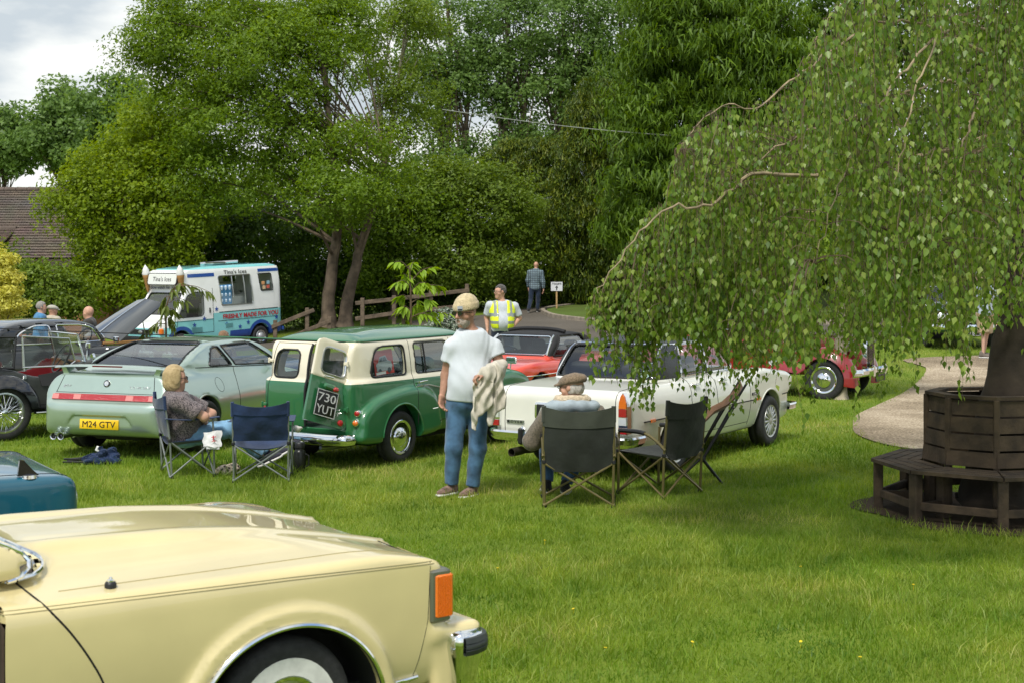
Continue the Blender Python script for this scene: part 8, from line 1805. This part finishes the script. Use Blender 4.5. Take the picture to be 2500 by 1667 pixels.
# --- tree seat round the birch
TIMBER = pmat('dark_timber', (.055,.037,.021), .85, vary=.4, vscale=6, bump=.6, bscale=35)
BC = (4.31,12.85)
def tree_seat():
    t = thing('tree_bench','octagonal dark timber bench with slatted back built round the birch','bench',(BC[0],BC[1],0)); a0 = math.radians(213); A = [a0+k*PI/4 for k in range(8)]
    RO, RI, RB0, RB1, Z = 1.04,.60,.585,.53,.455
    def pt(r,a,z): return np.array([r*math.cos(a),r*math.sin(a),z])
    for k in range(8):
        a, b = A[k], A[(k+1)%8]; s = (b-a)*.0
        for j in range(4):      # seat boards of each side
            r0 = RI+(RO-RI)*j/4+.006; r1 = RI+(RO-RI)*(j+1)/4-.006; g = .012
            c = [pt(r0,a+g,Z),pt(r1,a+g*.6,Z),pt(r1,b-g*.6,Z),pt(r0,b-g,Z)]; c2 = [p-np.array([0,0,.03]) for p in c]
            MB().add(np.array(c+c2),[(0,1,2,3),(7,6,5,4),(0,4,5,1),(1,5,6,2),(2,6,7,3),(3,7,4,0)]).build('seat_board', TIMBER, t, smooth=False)
        for r,zt in ((RO-.07,Z-.03),(RI+.02,Z-.03)):
            p = pt(r,a,0); MB().box((p[0],p[1],zt/2),(.085,.085,zt),rot=np.array(Matrix.Rotation(a,3,'Z')),bev=.006).build('leg', TIMBER, t)
        p0, p1 = pt(RO-.07,a,.13), pt(RI+.02,a,.13); mid = (p0+p1)/2; MB().box(mid,(RO-RI-.09,.04,.07),rot=np.array(Matrix.Rotation(a,3,'Z')),bev=.005).build('stretcher', TIMBER, t)
        p0, p1 = pt(RO-.085,a,.14), pt(RO-.085,b,.14); dv = p1-p0; MB().box((p0+p1)/2,(np.linalg.norm(dv)-.07,.04,.07),rot=np.array(Matrix.Rotation(math.atan2(dv[1],dv[0]),3,'Z')),bev=.005).build('rail', TIMBER, t)
        for j in range(4):      # slats of the back
            z0 = Z+.015+.148*j; z1 = z0+.128; f0, f1 = (z0-Z)/.6, (z1-Z)/.6; r0, r1 = RB0+(RB1-RB0)*f0, RB0+(RB1-RB0)*f1; g = .006
            c = [pt(r0,a+g,z0),pt(r0,b-g,z0),pt(r1,b-g,z1),pt(r1,a+g,z1)]; c2 = [p*np.array([.95,.95,1]) for p in c]
            MB().add(np.array(c+c2),[(0,1,2,3),(7,6,5,4),(0,4,5,1),(1,5,6,2),(2,6,7,3),(3,7,4,0)]).build('back_slat', TIMBER, t, smooth=False)
        p = pt(RB0*.93,a,0); MB().box((p[0],p[1],.53),(.05,.05,1.05),rot=np.array(Matrix.Rotation(a,3,'Z')),bev=.004).build('back_post', TIMBER, t)
        c = [pt(RB1+.03,a,1.056),pt(RB1+.03,b,1.056),pt(RB1-.08,b,1.056),pt(RB1-.08,a,1.056)]; c2 = [q_+np.array([0,0,.028]) for q_ in c]; MB().add(np.array(c+c2),[(3,2,1,0),(4,5,6,7),(0,1,5,4),(1,2,6,5),(2,3,7,6),(3,0,4,7)]).build('capping', TIMBER, t, smooth=False)
tree_seat()
poly_sheet('bare_earth', [(BC[0]+1.15*math.cos(a)*(1+.10*math.sin(5*a)),BC[1]+1.12*math.sin(a)*(1+.1*math.sin(3*a+1))) for a in np.arange(36)*2*PI/36], BAREDIRT, .010, .3)
# ================================================================ WEEPING BIRCH AND SAPLINGS
BIRCHLEAF = leafmat('birch_leaves', ((.070,.140,.016),(.130,.225,.026),(.200,.300,.042),(.33,.40,.085)), .46, rough=.42, patch=.25, pscale=1.4, spec=.5)
TWIG = pmat('birch_twig', (.10,.068,.040), .8, vary=.3, vscale=6); BOUGH = pmat('birch_bough', (.27,.21,.13), .85, vary=.35, vscale=7, bump=.5, bscale=30)
LEAF_V = np.array([(0,0,0),(-.46,.34,.05),(.46,.34,.05),(0,1.0,-.06),(0,.42,-.035),(-.30,.68,.0),(.30,.68,.0),(-.30,.12,.03),(.30,.12,.03)])
LEAF_F = np.array([(0,8,4),(0,4,7),(7,4,1),(8,2,4),(1,4,5),(4,2,6),(4,6,3),(5,4,3)])
LEAF4_V = LEAF_V[:5]; LEAF4_F = np.array([(0,2,4),(0,4,1),(1,4,3),(2,3,4)])
def leaf_inst(P, D, N_, L, LEAF_V=LEAF4_V, LEAF_F=LEAF4_F):
    """leaf meshes at P growing along D with normal N_"""
    S = np.cross(D,N_); n = len(P); L = L[:,None,None]
    V = P[:,None,:]+(LEAF_V[None,:,0:1]*S[:,None,:]*.78+LEAF_V[None,:,1:2]*D[:,None,:]+LEAF_V[None,:,2:3]*N_[:,None,:])*L
    F = LEAF_F[None]+(np.arange(n)*len(LEAF_V))[:,None,None]; return V.reshape(-1,3), F.reshape(-1,3)
def leaf_objects(root, P, D, N_, L, mat, name='leaf'):
    me = make_mesh('leaf', LEAF_V*np.array([.78,1,1]), LEAF_F, mat, smooth=False); o0 = Vector(root.location)
    for p,d,n,l in zip(P,D,N_,L):
        s = np.cross(d,n); M = Matrix(((s[0],d[0],n[0],p[0]),(s[1],d[1],n[1],p[1]),(s[2],d[2],n[2],p[2]),(0,0,0,1)))@Matrix.Diagonal((l,l,l,1))
        o = bpy.data.objects.new(name, me); link(o, root); o.matrix_basis = M
def birch():
    rng = np.random.default_rng(99); root = thing('weeping_birch','large weeping birch with hanging leafy twigs on the right','tree',(BC[0],BC[1],0)); O = np.array([BC[0],BC[1],0.])
    tpx = [1425,1450,1488,1539,1580,1625,1645,1677,1780,1870,1924,1958,1998,2033,2060,2150,2620]; tpy = [800,711,648,580,516,480,370,321,255,230,195,126,52,20,-40,-120,-260]
    bpx = [1425,1450,1475,1500,1540,1575,1620,1660,1700,1760,1830,1900,1960,2010,2060,2110,2160,2220,2300,2380,2450,2620]; bpy_ = [800,815,835,830,845,860,855,855,855,880,905,895,885,890,880,860,850,870,835,815,800,800]
    top = lambda p: np.interp(p,tpx,tpy); bot = lambda p: np.interp(p,bpx,bpy_)
    w3 = lambda px,py,d: np.stack([(px-1250)/FPX*d, d, CAM_H-(py-640)/FPX*d],-1)
    # boughs
    Bs = [[(2440,330,12.4),(2200,395,11.4),(1990,427,10.7),(1845,428,10.5),(1790,462,10.4),(1720,507,10.3),(1640,508,10.2),(1560,570,10.2),(1500,650,10.2),(1456,716,10.2)],
          [(2440,150,12.5),(2250,60,12),(2130,60,11.6),(2010,140,11.3),(1925,200,11.2),(1850,268,11.1),(1780,258,11.0),(1690,318,11.0),(1650,380,11)],
          [(2440,-100,12.6),(2300,-120,12.3),(2160,-60,12),(2070,0,11.8),(2010,70,11.7),(1960,160,11.7)],
          [(2440,250,12.6),(2300,200,12.0),(2100,280,11.4),(1950,330,11.6),(1820,420,11.8),(1700,540,11.9),(1620,660,11.9)],
          [(2440,100,12.2),(2340,60,11.3),(2230,150,10.5),(2120,300,10.0),(2040,480,9.8),(1990,640,9.8)],
          [(2460,250,12.2),(2430,200,11.2),(2380,280,10.3),(2330,430,9.8),(2290,600,9.7)],
          [(2470,0,12.6),(2420,-60,11.8),(2330,0,11.0),(2260,160,10.4),(2200,360,10.1),(2170,560,10.1)],
          [(2450,350,12.6),(2250,420,12.6),(2080,480,12.8),(1900,560,13.0),(1780,680,13.0)],
          [(2480,200,13.0),(2350,180,13.8),(2200,250,14.2),(2050,400,14.3),(1930,580,14.3)],
          [(2500,150,12.6),(2560,120,11.5),(2600,250,10.6),(2610,450,10.3)],[(2500,50,13),(2540,20,14),(2480,150,14.8),(2400,350,15),(2350,550,15)]]
    bp = []; mb = MB(); allb = []
    for k,b in enumerate(Bs):
        P = spline([w3(np.array(p[0],float),np.array(p[1],float),p[2]) for p in b], 40); P += rng.normal(size=P.shape)*.012; allb.append(P)
        MB().tube(P-O, np.linspace(.020,.003,len(P))*(.75 if k else 1.0), 7).build('bough', BOUGH, root)
    B = np.concatenate(allb)
    # hanging twigs
    # the twigs hang in curtains, with darker gaps between them
    nc = 230; cpx = np.where(rng.random(nc)<.25, rng.uniform(1455,1760,nc), rng.uniform(1460,2640,nc)); cu_ = rng.random(nc)**1.1; cd_ = rng.uniform(-1,.75,nc)
    n = 3200; ci = rng.integers(0,nc,n); px = cpx[ci]+rng.normal(0,24,n); loose = rng.random(n)<.22; px = np.where(loose, rng.uniform(1450,2640,n), px); px = np.maximum(px,1442+rng.uniform(0,20,n)); t, bo = top(px), bot(px)
    u = np.where(loose, rng.random(n)**1.15, np.clip(cu_[ci]+rng.normal(0,.07,n),0,1)); y0 = t+(bo-t)*u*.92+rng.normal(0,12,n)
    y0 = np.maximum(y0, t+rng.uniform(0,25,n)); ln = rng.uniform(110,430,n)*np.where(rng.random(n)<.06,1.35,1)
    lim = bo-np.abs(rng.normal(0,38,n))-np.where(px<1760,30,5)+np.where(rng.random(n)<.10, rng.uniform(40,190,n), 0); y1 = np.minimum(y0+ln, lim); ok = (y1-y0) > 40; px,y0,y1,loose,ci = px[ok],y0[ok],y1[ok],loose[ok],ci[ok]; n = len(px)
    hal = np.sqrt(np.maximum(.2, 3.5**2-((px-1250)/FPX*12-4.4)**2)); d = np.clip(12.4+hal*np.where(loose,rng.uniform(-1,.75,n),cd_[ci]+rng.normal(0,.06,n)), 9.5, 15.3); d = np.where(px<1600, np.clip(d,9.9,11.6), d)
    tw = MB(); LP=[]; LD=[]; LN=[]; LL=[]
    for i in range(n):
        a = w3(px[i],y0[i],d[i]); e = w3(px[i]+rng.normal(0,14),y1[i],d[i]+rng.normal(0,.08)); q = (a+e)/2+rng.normal(size=3)*.05
        dist = ((B-a)**2).sum(1)+np.where(B[:,2] < a[2]-.05, 4., 0); k = int(np.argmin(dist)); c = B[k]; P = [a,q,e]
        if dist[k] < .42**2: m = (c+a)/2; m[2] = max(a[2],c[2])+.03; P = [c,m]+P
        S = spline(P, 5); tw.tube(S-O, np.linspace(.0032,.0010,len(S)), 3, caps=False)
        S2 = spline([a,q,e],16); L = np.linalg.norm(e-a); m = max(3,int(L/.031)); tt = (np.arange(m)+rng.random(m)*.6)/m; tt = np.clip(tt,.02,1)
        pts = np.stack([np.interp(tt*(len(S2)-1), np.arange(len(S2)), S2[:,j]) for j in range(3)],1)
        az = rng.uniform(0,2*PI,m); out = np.stack([np.cos(az),np.sin(az),np.zeros(m)],1); dv = unit(out*rng.uniform(.10,.60,(m,1))+np.array([0,0,-1.0])+rng.normal(size=(m,3))*.12)
        nn = unit(out+np.array([0,0,.45])+rng.normal(size=(m,3))*.75); nn = unit(nn-dv*(nn*dv).sum(1,keepdims=True))
        LP.append(pts+out*rng.uniform(.008,.035,(m,1))); LD.append(dv); LN.append(nn); LL.append(rng.uniform(.036,.064,m))
    tw.build('hanging_twigs', TWIG, root)['kind'] = 'stuff'
    LP,LD,LN = map(np.concatenate,(LP,LD,LN)); LL = np.concatenate(LL)
    sx = 1250+FPX*LP[:,0]/LP[:,1]; size = LL/LP[:,1]*np.where((sx>1380)&(sx<2500),1,0); o = np.argsort(-size); near, rest = o[:300], o[300:]
    V,F = leaf_inst(LP[rest]-O,LD[rest],LN[rest],LL[rest]); mobj('foliage', V, F, BIRCHLEAF, root, smooth=False)['kind'] = 'stuff'
    leaf_objects(root, LP[near]-O, LD[near], LN[near], LL[near], BIRCHLEAF)
    P = spline([(.0,0,0),(.10,-.02,.7),(.26,0,1.5),(.42,.05,2.6),(.50,.05,4.2),(.45,0,6.5)],30); P += rng.normal(size=P.shape)*.012; MB().tube(P, np.interp(np.linspace(0,1,len(P)),[0,.12,.5,1],[.33,.25,.20,.08]), 14).build('trunk', BARKDARK, root)
    # upper crown above the frame
    V,F,_ = crown([(np.array([-.1,0,6.3]),np.array([2.2,2.4,1.1])),(np.array([-.7,-.4,5.95]),np.array([1.5,1.7,.7])),(np.array([2.0,0,4.6]),np.array([1.9,2.4,1.7]))], 190, 60, (.075,.055), rng, clump=(.25,.55), droop=.8); o_ = mobj('upper_foliage', V, F, BIRCHLEAF, root, smooth=False); o_['kind'] = 'stuff'
birch()
def pale_tree():
    rng = np.random.default_rng(4); d = 23.2; x0 = WX(2050,d); t = thing('young_tree','pale barked tree trunk standing in front of the red vintage car','tree',(x0,d,gz(x0,d)))
    MB().tube(spline([(0,0,-.05),(.0,0,.3),(.02,0,1.0),(.0,.05,2.2),(.05,0,3.6)],16), [.19,.15,.125,.12,.115,.11,.105,.10,.095,.09,.085,.08,.075,.07,.065,.06,.05][:len(spline([(0,0,-.05),(.0,0,.3),(.02,0,1.0),(.0,.05,2.2),(.05,0,3.6)],16))], 10).build('trunk', BARKPALE, t)
    V,F,_ = crown([(np.array([0,0,3.2]),np.array([1.5,1.3,1.2])),(np.array([.4,0,2.5]),np.array([1.1,1.0,.6]))],90,50,(.10,.07),rng,clump=(.2,.5)); mobj('crown', V, F, G_ASH, t, smooth=False)['kind'] = 'stuff'
pale_tree()
def sapling(name, label, px, d, stem, branches, leaf_l, wd, mat, n_each, stake=None, seed=3, spread=.6):
    rng = np.random.default_rng(seed); x0 = WX(px,d); t = thing(name,label,'tree',(x0,d,gz(x0,d))); O = np.array([x0,d,gz(x0,d)]); w = lambda p,y=0.0: np.array(W(p[0],p[1],d+y))-O
    S = [w(p) for p in stem]; S[0][2] = 0; S = spline(S,14); MB().tube(S, np.linspace(.022,.006,len(S)), 7).build('trunk', TWIG, t)
    if stake: a = w(stake); MB().box((a[0],a[1],a[2]/2),(.055,.055,a[2]),bev=.006).build('stake', WOODF, t)
    me = make_mesh('leaf', LEAF_V*np.array([wd,1,1]), LEAF_F, mat, smooth=False)
    br = MB()
    for (a,b,dy) in branches:
        A = w(a); B_ = w(b,dy); m = (A+B_)/2+np.array([0,0,.06]); P = spline([A,m,B_],10); br.tube(P, np.linspace(.009,.003,len(P)), 5)
        for k in range(n_each):
            f = rng.uniform(.25,1.02); p = np.array([np.interp(f*(len(P)-1),np.arange(len(P)),P[:,j]) for j in range(3)]); az = rng.uniform(0,2*PI); bd = unit(B_-A)
            out = np.array([math.cos(az),math.sin(az),0])*spread+bd*.55; dv = unit(out+np.array([0,0,-rng.uniform(.5,1.3)])); nn = unit(np.array([0,0,1.])+out*.8+rng.normal(size=3)*.3); nn = unit(nn-dv*(nn@dv)); s = np.cross(dv,nn); l = leaf_l*rng.uniform(.7,1.2); p = p+dv*.015
            o = bpy.data.objects.new('leaf', me); link(o, t); o.matrix_basis = Matrix(((s[0],dv[0],nn[0],p[0]),(s[1],dv[1],nn[1],p[1]),(s[2],dv[2],nn[2],p[2]),(0,0,0,1)))@Matrix.Diagonal((l,l,l,1))
    br.build('branches', TWIG, t); return t
LIME = leafmat('lime_leaves', ((.17,.30,.018),(.25,.40,.026),(.34,.48,.045)), .42)
st = (1003,780)
sapling('bright_sapling','staked sapling with big lime green leaves beyond the estate car',1003,21.8,[(1003,850),(1003,760),(1002,690),(998,648)],
  [((1000,660),(963,640),-.1),((1000,670),(1012,640),.1),((1001,690),(1056,652),.0),((1002,700),(968,690),-.15),((1002,700),(985,668),.1),((1002,715),(1078,698),.1),((1002,715),(1040,690),-.2),((1003,735),(972,725),.1),((1003,740),(1055,735),-.1),((1003,760),(975,755),-.1),((1003,755),(1030,750),.15),((1003,775),(1095,765),.0),((1003,775),(1060,775),-.15),((1003,790),(985,790),.1)],.165,.42,LIME,21,stake=(985,765))
SAPL = leafmat('sapling_leaves', ((.09,.13,.022),(.15,.20,.035),(.22,.26,.06)), .35)
sapling('thin_sapling','thin drooping sapling standing in front of the ice cream van',405,23.6,[(412,850),(405,790),(412,730),(440,695)],
  [((412,730),(440,690),0),((425,705),(470,700),.1),((430,700),(515,715),-.1),((412,740),(455,735),0),((408,760),(430,765),.1),((406,780),(375,800),-.1),((406,790),(350,815),0),((407,770),(425,800),.1),((410,745),(400,765),-.1),((412,725),(395,745),.05)],.19,.26,SAPL,18,seed=8,spread=.4)
